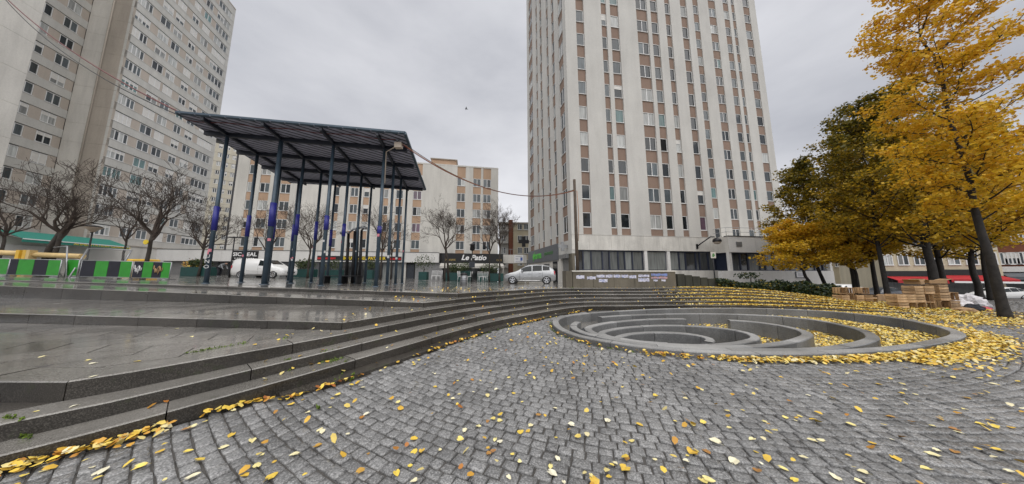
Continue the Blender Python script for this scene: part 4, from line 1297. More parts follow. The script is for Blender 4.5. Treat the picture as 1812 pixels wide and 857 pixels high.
# shop base with green awning
base = wempty("low_shop", (-52, 27, 1.0), label="low shop front with pale walls below the grey slab tower", cat="building")
FSh = Fac(FT.pt(-20, 0, 1.2)[:2], LMd, base)
FSh.part("wall", "pale_concrete", 0, 40, -1, 5.4, -1.6, 0.0)
FSh.part("fascia", "white_band", 0, 16.2, 3.4, 4.55, 0.0, 0.25)
FSh.part("roof_slab", "dark_concrete", 0, 40, 5.4, 5.55, -1.6, 0.1)
for a in (14.8, 17.6, 20.4, 23.2, 27, 30):
    mb = MB(); FSh.hexa(mb, a, a+2.0, 1.2, 3.1, -.02, .06); W = mb.build("shop_window", "alu_dark", base, off=tuple(base.location))
    mb = MB(); FSh.hexa(mb, a+.1, a+1.9, 1.3, 3.0, .05, .08); mb.build("pane", "shop_glass", W, off=tuple(base.location))
awn = wempty("green_awning", FSh.pt(20, 4, .5), label="long dark green shop awning with yellow lettering at the left", cat="awning")
FSf = Fac(FT.pt(-20, 0, 3.4)[:2], LMd, awn)
sa, za_ = FSf.S(41, 419); sb_, zb2_ = FSf.S(228, 441); AZ = (za_+zb2_)/2-4.05
print("awning", sa, za_, sb_, zb2_)
mb = MB(); n = 10
for i in range(n):
    a, b_ = lerp(sa, sb_, i/n), lerp(sa, sb_, (i+1)/n)
    mb.hexa([FSh.pt(a, AZ+4.1, 2.2), FSh.pt(b_, AZ+4.1, 2.2), FSh.pt(b_, AZ+5.0, .1), FSh.pt(a, AZ+5.0, .1), FSh.pt(a, AZ+4.14, 2.2), FSh.pt(b_, AZ+4.14, 2.2), FSh.pt(b_, AZ+5.05, .1), FSh.pt(a, AZ+5.05, .1)])
    FSh.hexa(mb, a, b_-.01, AZ+3.75, AZ+4.1, 2.16, 2.2)
mb.build("canvas", "awning_green", awn)
FSh.hexa(MB(), sa, sb_, AZ+4.03, AZ+4.13, 2.2, 2.24).build("front_bar", "white_paint", awn)
for k in range(6):
    a = lerp(sa+.5, sb_-.5, k/5); mb = MB(); mb.tube([FSh.pt(a, AZ+4.6, .05), FSh.pt(a, AZ+4.06, 2.16)], .03, 6); mb.build("arm", "white_paint", awn)
lettering(awn, FSh, "ALIMENTATION GENERALE", 0.36, "yellow_paint", (sa+sb_)/2+2, AZ+3.93, 2.21, sx=1.3)

# ---------------------------------------------------------------- far beige tower between the slab and the block
far = wempty("far_tower", (-85, 78, 0), label="distant beige tower with small windows seen left of the canopy posts", cat="tower")
FF = Fac(D(345, 482, 74)[:2], (.75, .66), far)
sR = FF.S(417, 290)[0]; zt = FF.S(417, 268)[1]+4
mb = MB(); mb.prism([inward(FF, -6, -.35), inward(FF, sR, -.35), FF.pt(sR, 0, -14)[:2], FF.pt(-6, 0, -14)[:2]], 0, zt); mb.build("wall_core", "core_dark", far)
nfl = int((zt-3)/2.9)
for k in range(nfl):
    z0 = 3+2.9*k
    FF.part("spandrel", "beige_far", -6, sR, z0-1.4, z0-.02, -.35, 0)
    ncol = 7; span = (sR+6)/ncol
    for c in range(ncol):
        a = -6+span*c
        FF.part("panel", "beige_far", a, a+span*.42, z0, z0+1.5, -.35, -.04)
        window(FF, a+span*.42+.03, z0+.03, span*.58-.06, 1.42, 2, -.15, PM_L, 0.0 if random.random() > .3 else .5, fr=.1, sill=False)
FF.part("parapet", "beige_far", -6, sR, zt-1.2, zt+.3, -.35, 0)
# ---------------------------------------------------------------- small buildings in the gap between block and tower
gapb = wempty("cream_building", (2, 62, 0), label="cream apartment house with balconies in the gap left of the tower", cat="building")
FC = Fac(D(893, 482, 60)[:2], (.995, .05), gapb)
cr = FC.S(960, 430)[0]; ctop = FC.S(910, 396)[1]
FC.part("wall", "cream_far", FC.S(908, 430)[0], cr, -2, ctop, -8, 0)
FC.part("wall", "white_low", FC.S(884, 430)[0], FC.S(899.5, 430)[0], -2, ctop-.5, -8, 0)
FC.part("brick_pier", "brick_red", FC.S(900, 430)[0], FC.S(907.5, 430)[0], -2, ctop+.9, -8, 0.3)
FC.part("roof", "dark_concrete", FC.S(882, 430)[0], cr, ctop, ctop+.3, -8, .3)
for k in range(4):
    z0 = 3.2+2.9*k
    for x in (887, 916, 927):
        s_ = FC.S(x, 430)[0]; window(FC, s_, z0, 1.1, 1.5, 2, .05, PM_MID, 0, fr=.1)
    a, b_ = FC.S(884, 430)[0], FC.S(899, 430)[0]
    mb = MB(); FC.hexa(mb, a, b_, z0-.5, z0-.35, 0, 1.2); FC.hexa(mb, a, b_, z0+.5, z0+.56, 1.14, 1.2)
    for i in range(9): FC.hexa(mb, lerp(a, b_, i/9), lerp(a, b_, i/9)+.04, z0-.35, z0+.5, 1.15, 1.19)
    mb.build("balcony", "white_band", gapb, off=tuple(gapb.location))
brg = wempty("footbridge_panel", D(911, 470, 47), label="grey overhead panel with a parking notice between cafe and pharmacy", cat="sign")
FBr = Fac(D(889, 460, 46)[:2], (.99, .02), brg)
b0, b1 = 0.0, FBr.S(932, 460)[0]
zt_, zb_ = FBr.S(911, 451)[1], FBr.S(911, 466)[1]
FBr.part("deck", "pale_concrete", b0, b1, zb_, zt_, -1.5, 0)
n0, n1 = FBr.S(910, 460)[0], FBr.S(926, 460)[0]
nb = FBr.part("notice", "white_paint", n0, n1, zb_+.1, zt_-.05, 0, .06)
FBr.part("parking_square", "blue_sign", lerp(n0, n1, .68), lerp(n0, n1, .9), lerp(zb_, zt_, .3), lerp(zb_, zt_, .68), .06, .08)
for zz in (.22, .8): FBr.part("print_line", "paper_print", lerp(n0, n1, .15), lerp(n0, n1, .85), lerp(zb_, zt_, zz)-.03, lerp(zb_, zt_, zz)+.03, .06, .07)
FBr.part("print_line", "paper_print", lerp(n0, n1, .15), lerp(n0, n1, .45), lerp(zb_, zt_, .5)-.05, lerp(zb_, zt_, .5)+.05, .06, .07)
for x in (890.5, 930): 
    s_ = FBr.S(x, 470)[0]; FBr.part("support", "pale_concrete", s_-.15, s_+.15, -.5, zb_, -1.0, -.4)
mb = MB()
for i in range(10):
    a = lerp(b0, b1, i/9); FBr.hexa(mb, a-.02, a+.02, zt_, zt_+1.0, -.1, -.06)
FBr.hexa(mb, b0, b1, zt_+1.0, zt_+1.05, -.11, -.05); mb.build("railing", "galv", brg)

# ---------------------------------------------------------------- shops and houses behind the autumn trees
def house(name, label, x0, x1, ytop, Y, mat, nfl, ncols, sl=0.0, panemats=PM_MID, wsill=True):
    p0 = D(x0, 482, Y); p1 = D(x1, 482, Y*(1+sl))
    h = wempty(name, ((p0[0]+p1[0])/2, (p0[1]+p1[1])/2, 0), label=label, cat="building")
    F = Fac(p0[:2], (p1-p0)[:2], h); L = np.linalg.norm((p1-p0)[:2]); zt = F.S(x0+5, ytop)[1]
    F.part("wall", mat, 0, L, -3, zt, -9, 0); F.part("roof", "dark_concrete", -.2, L+.2, zt, zt+.4, -9, .3)
    for k in range(nfl):
        z0 = 2.7+3.1*k
        if z0+2 > zt: break
        for c in range(ncols):
            a = L*(c+.5)/ncols; window(F, a-.55, z0, 1.1, 1.7, 2, .03, panemats, 0.0 if random.random() > .25 else .5, fr=.09)
    return h, F, L
h, F, L = house("corner_house", "pale house behind the small cars under the yellow trees", 1475, 1560, 400, 52, "cream_far", 5, 5)
h, F, L = house("street_house", "cream street house with red shop awnings behind the trees", 1560, 1775, 330, 40, "cream_far", 6, 7, -.12)
FR2 = F
def shop_row(F, a0, a1, label, z=3.2, mat="awning_red"):
    e_ = wempty("shop_awning", F.pt((a0+a1)/2, z, .5), label=label, cat="awning")
    mb = MB(); mb.hexa([F.pt(a0, z-.55, 2.0), F.pt(a1, z-.55, 2.0), F.pt(a1, z, .0), F.pt(a0, z, .0), F.pt(a0, z-.5, 2.0), F.pt(a1, z-.5, 2.0), F.pt(a1, z+.06, .0), F.pt(a0, z+.06, .0)])
    F.hexa(mb, a0, a1, z-.9, z-.56, 1.96, 2.0); mb.build("canvas", mat, e_)
    F.hexa(MB(), a0, a1, z+.1, z+.9, 0.01, .12).build("fascia", "black_sign", e_)
    mb = MB(); F.hexa(mb, a0, a1, -2.4, z-.1, 0.005, .05); mb.build("shop_window", "shop_glass", e_)
shop_row(F, 0.3, L*.45, "longer red shop awning over dark shop windows behind the crates", 0.9)
shop_row(F, L*.47, L*.97, "red shop awning with white trim right of the thick tree", 1.1)
F.hexa(MB(), L*.47, L*.97, .1, .35, 2.3, 2.34).build("white_valance", "white_paint", bpy.data.objects["street_house"], off=tuple(bpy.data.objects["street_house"].location))
h, F, L = house("end_house", "red brown house at the right edge with a blue grey shop front", 1765, 1900, 250, 36, "brick_red", 7, 6, -.1)
shop_row(F, 0.2, L*.95, "pale blue shop awning at the right edge of the picture", 1.5, "grey_sign")
F.hexa(MB(), .2, L*.9, 1.65, 2.4, .13, .2).build("fascia_board", "white_band", h)

# ================================================================== CANOPY
can = wempty("canopy", (-10, 14, 1.0), label="dark steel canopy on tall blue banded posts in the raised square", cat="canopy")
Y0 = 12.0
postpx = {}
def cp(u, v):
    """plan of the post grid: u 0..3 along the front, v 0..3 to the back"""
    A = D(365.5, 493.5, 11.46); Dd = D(665, 505.4, 12.0); Db = D(711.5, 499.4, 17.5)
    col = (Db-Dd)/3; row = (Dd-A)/3
    Ab = np.array(A)+3*col + np.array([0.55, 0, 0])*0
    return (A + row*u + col*v)[:2]
tA = D(399, 235.6, 11.46); tD = D(679, 259, 12.0); tDb = D(720, 331, 17.5)
nA = np.cross(tD-tA, tDb-tD); nA /= np.linalg.norm(nA)
def zroof(x, y): return tA[2] - (nA[0]*(x-tA[0])+nA[1]*(y-tA[1]))/nA[2]
def roofhit(x, y):
    r = ray(x, y); o_ = np.array([0, 0, CAMH]); t = ((tA-o_)@nA)/(r@nA); return o_+t*r
stk = 0
for v in range(4):
    for u in range(4):
        p = cp(u, v); zb = zplaza(p[0], p[1])-.03; zt = zroof(p[0], p[1])-.10; r = 0.098 if (u, v) != (1, 0) else 0.125
        mb = MB(); mb.cyl(p[0], p[1], zb, zt, r*.82 if v else r*.9, r*.7, n=16); po = mb.build("post", "canopy_steel", can)
        mb = MB(); h = zb + 2.6 + random.uniform(-.15, .15)
        mb.tube([(p[0], p[1], h), (p[0], p[1], h+(1.15 if u < 2 else (.7 if u == 2 else .35)))], r*.9+.012 if not v else r*.82+.012, 16)
        if u < 2 or v == 0 or (u == 2 and v == 1): mb.build("blue_band", "blue_paint", po, off=tuple(can.location))
        mb = MB(); mb.tube([(p[0], p[1], zb+.01), (p[0], p[1], zb+.06)], r*1.4, 16); mb.build("base_plate", "canopy_steel", po, off=tuple(can.location))
        for k in range(random.randint(2, 4) if v < 2 else 1):
            a = random.uniform(-1.4, 1.4)-math.pi/2; zz = zb+random.uniform(1.2, 2.5); w = random.uniform(.06, .14); rr_ = r*.9+.004
            mb = MB()
            for j in range(3):
                a0, a1 = a+w/rr_*(j/3-.5), a+w/rr_*((j+1)/3-.5)
                mb.quad((p[0]+rr_*math.cos(a0), p[1]+rr_*math.sin(a0), zz), (p[0]+rr_*math.cos(a1), p[1]+rr_*math.sin(a1), zz), (p[0]+rr_*math.cos(a1), p[1]+rr_*math.sin(a1), zz+w), (p[0]+rr_*math.cos(a0), p[1]+rr_*math.sin(a0), zz+w))
            mb.build("sticker", random.choice(("sticker", "sticker", "sticker_red")), po, off=tuple(can.location))
pA = cp(0, 0); zA_ = zplaza(*pA)
for k_, ch_ in enumerate("ONU"):
    L_ = can.location; inst("graffiti_letter", text_mesh(ch_, .22, "sticker", depth=.002, bold=.002), can, (pA[0]+.03-L_[0], pA[1]-.105-L_[1], zA_+.75+.24*k_-L_[2]), (0, 0, .5))
c_fl, c_fr, c_br, c_bl = roofhit(313, 202), roofhit(716, 238), roofhit(752.5, 337), roofhit(514, 324)
# beams under the deck along both directions
def clipseg(p, d, poly):
    ts = []
    n = len(poly)
    for i in range(n):
        a = poly[i]; b_ = poly[(i+1) % n]; e_ = b_-a
        den = d[0]*e_[1]-d[1]*e_[0]
        if abs(den) < 1e-9: continue
        t = ((a[0]-p[0])*e_[1]-(a[1]-p[1])*e_[0])/den; s_ = ((a[0]-p[0])*d[1]-(a[1]-p[1])*d[0])/den
        if 0 <= s_ <= 1: ts.append(t)
    return (min(ts), max(ts)) if len(ts) >= 2 else None
rpoly = [c[:2] for c in (c_fl, c_fr, c_br, c_bl)]
def beam(p, d, zoff, w, hgt, name, mat="canopy_beam"):
    r_ = clipseg(p, d, rpoly)
    if not r_: return
    a, b_ = p+d*r_[0]*.985, p+d*r_[1]*.985; d_ = d/np.linalg.norm(d); nn = np.array([-d_[1], d_[0]])*w/2
    za, zb = zroof(*a)+zoff, zroof(*b_)+zoff
    MB().hexa([(*(a-nn), za-hgt), (*(b_-nn), zb-hgt), (*(b_+nn), zb-hgt), (*(a+nn), za-hgt), (*(a-nn), za), (*(b_-nn), zb), (*(b_+nn), zb), (*(a+nn), za)]).build(name, mat, can)
row_d = cp(1, 0)-cp(0, 0); col_d = cp(0, 1)-cp(0, 0)
for v in range(4): beam(cp(0, v), row_d, -.002, .13, .20, "beam")
for u in range(4): beam(cp(u, 0), col_d, .0, .11, .16, "cross_beam")
# ribbed deck: ribs run on the slant, as seen from below
g0, g1 = roofhit(605, 262), roofhit(655, 276)
gd = (g1-g0)[:2]; gd /= np.linalg.norm(gd); gn = np.array([-gd[1], gd[0]])
cen = sum(rpoly)/4
spread = [np.dot(p-cen, gn) for p in rpoly]; s_ = min(spread); pitch = 0.30; mb = MB(); k = 0
while s_ < max(spread):
    p = cen+gn*(s_+pitch/2); r_ = clipseg(p, gd, rpoly)
    if r_ and r_[1]-r_[0] > .1:
        a, b_ = p+gd*r_[0], p+gd*r_[1]; h = gn*pitch*.26
        za, zb = zroof(*a)+.005, zroof(*b_)+.005
        m2 = MB().hexa([(*(a-h), za), (*(b_-h), zb), (*(b_+h), zb), (*(a+h), za), (*(a-h*1.25), za+.019), (*(b_-h*1.25), zb+.019), (*(b_+h*1.25), zb+.019), (*(a+h*1.25), za+.019)])
        m2.build("deck_rib", "canopy_deck", can); k += 1
    s_ += pitch
mb = MB(); mb.hexa([(*p, zroof(*p)+.022) for p in rpoly]+[(*p, zroof(*p)+.13) for p in rpoly]); mb.build("roof_deck", "canopy_gap", can)
# edge trim
for a, b_ in zip(rpoly, rpoly[1:]+rpoly[:1]):
    mb = MB(); mb.tube([(*a, zroof(*a)+.07), (*b_, zroof(*b_)+.07)], .085, 6, smooth=False); mb.build("edge_trim", "canopy_steel", can)
# floodlight on the right corner and its conduit
fl = wempty("floodlight", roofhit(706, 248), label="small floodlight fixed under the right corner of the canopy", cat="lamp")
p = roofhit(706, 248); z = zroof(p[0], p[1])
mb = MB(); mb.box(p[0]-.16, p[0]+.16, p[1]-.12, p[1]+.1, z-.42, z-.16); mb.build("housing", "ivory_lamp", fl)
mb = MB(); mb.tube([(p[0], p[1], z-.2), (p[0], p[1], z+.02)], .03, 6); mb.build("bracket", "galv", fl)
pd = cp(3, 0); mb = MB(); mb.tube([(p[0], p[1], z-.25), (pd[0]+.14, pd[1]-.1, zroof(*pd)-.35), (pd[0]+.17, pd[1]-.1, zroof(*pd)-2.0)], .025, 6); mb.build("conduit", "ivory_lamp", fl)

# cables slung from the canopy to the wooden pole and away to the left
def sag(a, b_, s, n=24):
    a, b_ = np.array(a), np.array(b_); return [tuple(a+(b_-a)*t-np.array([0, 0, 4*s*t*(1-t)])) for t in np.linspace(0, 1, n)]
WP = np.array([*D(1022, 482, 15.2)[:2]])
pole_top = D(1018, 318, 15.2)[2]
pa = roofhit(712, 249); pa[2] = zroof(pa[0], pa[1])-.15
pb = np.array([WP[0]-.08, WP[1]-.1, D(1018, 338, 15.2)[2]])
for k, (mt, dz, lb) in enumerate((("cable_orange", 0, "orange cable sagging from canopy corner to the wooden pole"), ("cable_black", .07, "black cable sagging beside the orange one to the wooden pole"), ("cable_red", -.06, "red cable sagging lowest from canopy corner to the wooden pole"))):
    mb = MB(); mb.tube(sag(pa+np.array([0, 0, dz]), pb+np.array([0, 0, dz*.5]), 1.25+dz*.6), .016, 6); o = mb.build("cable", mt); tag(o, lb, "cable")
pl = roofhit(320, 204); pl[2] = zroof(pl[0], pl[1])+.1
pe = D(10, -4, 15.5)
for mt, dz, lb in (("cable_red", 0, "red cable running from the canopy tip up to the left past the grey tower"), ("cable_black", -.14, "black cable hanging just below the red one in front of the grey tower")):
    mb = MB(); mb.tube(sag(pl+np.array([0, 0, dz]), pe+np.array([0, 0, dz]), .55 if dz == 0 else .8), .032 if dz == 0 else .022, 6); o = mb.build("cable", mt); tag(o, lb, "cable")
mb = MB(); q1 = roofhit(330, 208); q2 = roofhit(700, 242); pts = []
for t in np.linspace(0, 1, 30):
    x = lerp(330, 700, t); pp = roofhit(x, lerp(208, 243, t)+2.5+1.5*math.sin(t*22)); pts.append((pp[0], pp[1], zroof(pp[0], pp[1])-.05))
mb.tube(pts, .02, 5); o = mb.build("cable", "cable_red"); tag(o, "red cable clipped along the front edge under the canopy roof", "cable")

# wooden pole
wp = wempty("utility_pole", (WP[0], WP[1], .6), label="slim dark wooden pole behind the poster wall carrying the cables", cat="pole")
mb = MB(); mb.tube([(WP[0], WP[1], .3), (WP[0]-.02, WP[1], pole_top)], [.115, .085], 10); mb.build("shaft", "wood_pole", wp)
mb = MB(); mb.tube([(WP[0]+.1, WP[1]-.05, pb[2]), (WP[0]+.16, WP[1]-.05, pb[2]-1.2), (WP[0]+.14, WP[1]-.05, pb[2]-2.6), (WP[0]+.1, WP[1]-.02, pb[2]-3.2)], .018, 5); mb.build("hanging_cable", "cable_orange", wp)
mb = MB(); mb.tube([(WP[0]-.13, WP[1]-.02, .9), (WP[0]-.12, WP[1]-.02, 2.6)], .03, 6); mb.build("cable_guard", "galv", wp)

# ================================================================== TREES
def branch_tree(seed, H, spread, trunk_h, r0, levels=5, lf=.42, fork=3, lean=(0, 0), upcurve=0.25, ntw=3, crownbase=0.0):
    """returns trunk tube list, twig tube list, tips"""
    rnd = random.Random(seed)
    tubes = []; tips = []
    def grow(p, d, L, r, lv):
        n = 3 if lv > 1 else 2
        pts = [p]; rad = [r]; dd = d.copy()
        for i in range(n):
            dd = (dd+Vector((rnd.gauss(0, .16), rnd.gauss(0, .16), rnd.gauss(0, .10)+upcurve*.22))).normalized()
            pts.append(pts[-1]+dd*(L/n)); rad.append(r*(1-.35*(i+1)/n))
        tubes.append((pts, rad, lv))
        if lv == 0:
            tips.append((pts[-1], dd)); tips.append((pts[1], dd)); return
        k = fork if lv > 1 else ntw
        for j in range(k):
            a = rnd.uniform(0, 2*math.pi); tilt = rnd.uniform(.35, .85)
            ax = dd.orthogonal().normalized(); ax.rotate(Matrix.Rotation(a, 3, dd))
            nd = (dd*math.cos(tilt)+ax*math.sin(tilt)).normalized()
            idx = rnd.choice((1, 2, len(pts)-1)) if j else len(pts)-1
            idx = min(idx, len(pts)-1)
            grow(pts[idx].copy(), nd, L*rnd.uniform(.62, .85), rad[idx]*rnd.uniform(.55, .72), lv-1)
        if lv <= 2: tips.append((pts[-1], dd))
    base = Vector((0, 0, -.1)); top = Vector((lean[0], lean[1], trunk_h))
    nseg = 5; tp = []; tr = []
    for i in range(nseg+1):
        t = i/nseg; tp.append(base.lerp(top, t)+Vector((rnd.gauss(0, .03), rnd.gauss(0, .03), 0))*t); tr.append(r0*(1.25 if i == 0 else 1-.3*t))
    d0 = (top-base).normalized()
    main = 4 + rnd.randint(0, 1)
    L = (H-trunk_h)*lf
    for j in range(main):
        a = 2*math.pi*j/main+rnd.uniform(-.4, .4); tilt = rnd.uniform(.35, .75)*spread
        nd = Vector((math.cos(a)*math.sin(tilt), math.sin(a)*math.sin(tilt), math.cos(tilt)))
        grow(top.copy()-Vector((0, 0, rnd.uniform(0, trunk_h*.18))), nd, L*rnd.uniform(.8, 1.1), r0*rnd.uniform(.42, .58), levels-1)
    grow(top.copy(), d0, L*1.1, r0*.6, levels-1)
    return (tp, tr), tubes, tips
def make_bare(loc, seed, H, spread, trunk_h, r0, label, levels=6, lean=(0, 0), second=None):
    e_ = empty("bare_tree", loc, label=label, cat="tree", group="bare trees around the square")
    (tp, tr), tubes, tips = branch_tree(seed, H*1.06, spread*.85, trunk_h, r0*.85, levels if levels == 6 else 5, lean=lean, lf=.33, upcurve=.4)
    mb = MB(); mb.tube(tp, [x*.8 for x in tr], 10)
    if second:
        mb.tube([(second[0], second[1], -.1), (second[0]*.6, second[1]*.6, trunk_h*.6), (lean[0]*.9, lean[1]*.9, trunk_h*1.02)], [r0*.9, r0*.75, r0*.6], 8)
    mb.build("trunk", "bark", e_)
    mb = MB()
    for pts, rad, lv in tubes:
        mb.tube(pts, [max(x, .008) for x in rad], 5 if lv > 2 else 3, cap=False)
    mb.build("crown", "twig", e_)
    return e_
def zat(x, Y): return zplaza(D(x, 482, Y)[0], Y)
def gp(x, Y):
    X = D(x, 482, Y)[0]; return (X, Y, zplaza(X, Y))
make_bare(gp(86, 17.0), 3, 7.4, 1.25, 3.0, .19, "large bare tree with a double trunk behind the green barrier", lean=(.25, 0), second=(-.55, 0))
make_bare(gp(254, 16.5), 8, 7.2, 1.15, 3.0, .17, "bare tree with a yellow disc on its trunk behind the barrier", lean=(.2, 0))
make_bare(gp(213, 21), 14, 6.2, 1.2, 3.2, .12, "slim bare tree between the two larger ones behind the barrier", levels=4)
make_bare(gp(-8, 20), 31, 8.0, 1.3, 3.2, .16, "bare tree cut off by the left edge of the picture", levels=4)
make_bare(gp(352, 24), 21, 7.2, 1.15, 3.0, .15, "bare tree just left of the first canopy post", lean=(.15, 0))
make_bare(gp(466, 27), 25, 7.6, 1.2, 2.9, .15, "bare tree behind the second canopy post", levels=4)
make_bare(gp(545, 27), 29, 8.2, 1.15, 3.4, .15, "bare tree seen in the gap between the canopy posts on the left")
make_bare(gp(674, 28), 37, 8.4, 1.1, 3.6, .15, "bare tree behind the front right canopy post", levels=4)
make_bare(gp(692, 34), 41, 8.6, 1.2, 3.6, .15, "farther bare tree near the bakery behind the canopy", levels=4)
make_bare(gp(787, 27.5), 43, 8.9, 1.2, 3.8, .15, "bare tree in front of the cafe with twin stems", second=(.42, .1))
make_bare(gp(866, 30), 47, 8.6, 1.05, 4.0, .13, "thin bare tree left of the silver car before the cafe", levels=4)
make_bare(gp(884, 28), 53, 8.4, 1.1, 4.2, .15, "bare tree just behind the bonnet of the silver car")
disc = gp(254, 16.5)
mb = MB(); mb.tube([(disc[0]+.12, disc[1]-.24, disc[2]+2.35), (disc[0]+.12, disc[1]-.20, disc[2]+2.35)], .16, 16); o = mb.build("tree_disc", "yellow_paint"); tag(o, "small yellow disc fixed to the bare tree trunk", "sign")

def leaf_cloud(tips, per, size, spread, tonef, seed, flat=0.4):
    """quads scattered round branch tips; returns verts, faces, tone"""
    r = np.random.default_rng(seed); n = len(tips)
    T = np.array([tuple(t[0]) for t in tips])
    idx = np.repeat(np.arange(n), per); N = len(idx)
    P = T[idx]+r.normal(0, 1, (N, 3))*np.array([spread, spread, spread*.55])
    s = size*r.uniform(.45, 1.4, N)
    u = r.normal(0, 1, (N, 3)); u[:, 2] *= flat; u /= np.linalg.norm(u, axis=1)[:, None]
    w = r.normal(0, 1, (N, 3)); w[:, 2] *= .8; w -= (w*u).sum(1)[:, None]*u; w /= np.linalg.norm(w, axis=1)[:, None]
    nn = np.cross(u, w)
    a = P-u*s[:, None]*.5; b_ = P+w*s[:, None]*.42+nn*s[:, None]*.10; c = P+u*s[:, None]*.55; d = P-w*s[:, None]*.42+nn*s[:, None]*.10
    V = np.stack([a, b_, c, d], 1).reshape(-1, 3); Fq = np.arange(N*4).reshape(-1, 4)
    ct = r.uniform(0, 1, n)[idx]
    return V, Fq, tonef(P, ct, r.uniform(0, 1, N))
def make_autumn(loc, seed, H, prof, trunk_h, r0, label, nb, per, size, lspread, tonef, lean=(0, 0), rise=.35, sub=5):
    """central leader with side branches; prof: (height, radius) outline of the crown"""
    rnd = random.Random(seed); e_ = empty("autumn_tree", loc, label=label, cat="tree", group="autumn trees on the right")
    tp, tr = [], []; nseg = 12
    wob = [(rnd.gauss(0, .10), rnd.gauss(0, .10)) for _ in range(nseg+1)]
    def axis(z):
        t = z/H; k = min(nseg-1, int(t*nseg)); f = t*nseg-k
        lx = lean[0]*min(1, z/trunk_h)+lean[0]*.35*max(0, (z-trunk_h)/H); ly = lean[1]*min(1, z/trunk_h)
        return Vector((lx+lerp(wob[k][0], wob[k+1][0], f)*t*2, ly+lerp(wob[k][1], wob[k+1][1], f)*t*2, z))
    def rad(z): return max(.02, r0*(1-.93*(z/H)**.8)) * (1.35 if z < .05 else (1.12 if z < .4 else 1))
    zs = [-.1, .15, .5]+list(np.linspace(1, H*.97, 14))
    mb = MB(); mb.tube([tuple(axis(max(z, 0)) if z >= 0 else axis(0)+Vector((0, 0, z))) for z in zs], [rad(max(z, 0)) for z in zs], 14); mb.build("trunk", "bark_wet", e_)
    mb = MB(); tips = []
    ph, pr_ = [p[0] for p in prof], [p[1] for p in prof]
    def limb(p, d, L, r, lv):
        n = 5 if lv == 2 else 3; pts = [p]; rr_ = [r]; dd = d.copy()
        for i in range(n):
            dd = (dd+Vector((rnd.gauss(0, .13), rnd.gauss(0, .13), rnd.gauss(0, .08)+(.07 if lv == 2 else -.02)))).normalized()
            pts.append(pts[-1]+dd*(L/n)); rr_.append(max(.008, r*(1-.75*(i+1)/n)))
        mb.tube(pts, rr_, 6 if lv == 2 else 4, cap=False)
        if lv == 0:
            for q_ in pts[1:]: tips.append((q_, dd))
            return
        m_ = sub if lv == 2 else 3
        for j in range(m_):
            t = (j+rnd.uniform(.5, 1.2))/(m_+.2); k = min(n-1, int(t*n)); q_ = pts[k].lerp(pts[k+1], min(1, t*n-k))
            sgn = 1 if j % 2 else -1; side = dd.cross(Vector((0, 0, 1)));
            if side.length < .1: side = Vector((1, 0, 0))
            side.normalize(); nd = (dd*rnd.uniform(.5, .9)+side*sgn*rnd.uniform(.4, .9)+Vector((0, 0, rnd.uniform(-.15, .35)))).normalized()
            limb(q_, nd, L*rnd.uniform(.30, .46)*(1.15-.4*t), max(.009, rr_[k]*.55), lv-1)
        tips.append((pts[-1], dd))
    ga = rnd.uniform(0, 6)
    for i in range(nb):
        z = lerp(ph[0], ph[-1]*.98, (i+rnd.uniform(0, .8))/nb); a = ga+i*2.399+rnd.uniform(-.4, .4)
        Rz = interp(z, ph, pr_)*rnd.uniform(.72, 1.12); el = rise+rnd.uniform(-.15, .2)+.35*(z/H)**2
        zb_ = max(trunk_h*.85, z-Rz*math.tan(min(el, 1.0))*.6)
        limb(axis(zb_), Vector((math.cos(a)*math.cos(el), math.sin(a)*math.cos(el), math.sin(el))), Rz*1.05, max(.02, rad(zb_)*.42), 2)
    mb.build("branches", "bark_wet", e_)
    V, Fq, tn = leaf_cloud(tips, per, size, lspread, tonef, seed)
    inst("crown", np_mesh("crown", V, Fq, "leaf_tree", tn), e_)
    return e_
def tone_gold(P, ct, rn): return np.clip(.66+.24*(ct-.5)+.22*(rn-.5)+.02*(P[:, 2]-4), .3, 1.0)
def tone_olive(P, ct, rn): return np.clip(.49+.34*(ct-.5)+.3*(rn-.5)-.035*(P[:, 2]-4.5), .0, .8)
def tone_mix(P, ct, rn): return np.clip(.58+.36*(ct-.5)+.28*(rn-.5)-.03*(P[:, 2]-4.5), .05, .95)
def rg(x, y, z=0.0): p = G(x, y, z); return (p[0], p[1], z)
def tz(x, y): return (x, y, zground(x, y))
make_autumn(rg(1780, 563), 5, 15.0, [(3.7, 1.4), (5.5, 1.8), (8, 1.9), (11, 2.0), (14.5, 1.0)], 3.2, .125, "near golden tree with a leaning dark trunk at the right edge", 42, 11, .11, .16, tone_gold, lean=(-.1, .1))
make_autumn(tz(24.5, 14.6), 12, 14.0, [(2.9, 2.4), (6, 3.4), (10, 2.6), (13.7, .8)], 3.6, .20, "thick trunked tree with dark olive and gold leaves behind the crates", 36, 9, .15, .20, tone_mix)
make_autumn(tz(28.0, 14.8), 15, 12.0, [(2.9, 2.6), (6, 3.6), (9, 2.8), (11.6, .8)], 3.6, .14, "golden tree with a slim trunk just behind the near one", 36, 9, .15, .20, tone_gold)
make_autumn(tz(23.6, 15.9), 18, 13.4, [(3.6, 2.4), (6, 3.2), (10, 2.4), (13.2, .6)], 3.5, .13, "tall dark olive tree left of the thick trunked one", 36, 9, .15, .20, tone_olive)
make_autumn(tz(28.0, 19.4), 26, 14.8, [(3.4, 2.8), (6, 3.6), (10, 2.8), (14.5, .6)], 3.4, .14, "olive tree with brown touches in the middle of the row", 36, 8, .17, .22, tone_mix)
make_autumn(tz(27.0, 21.6), 22, 12.2, [(3.0, 3.2), (5.5, 3.6), (8.5, 2.4), (12, .6)], 3.0, .14, "olive green tree at the left end of the row", 38, 8, .17, .22, tone_olive, lean=(-.8, 0))
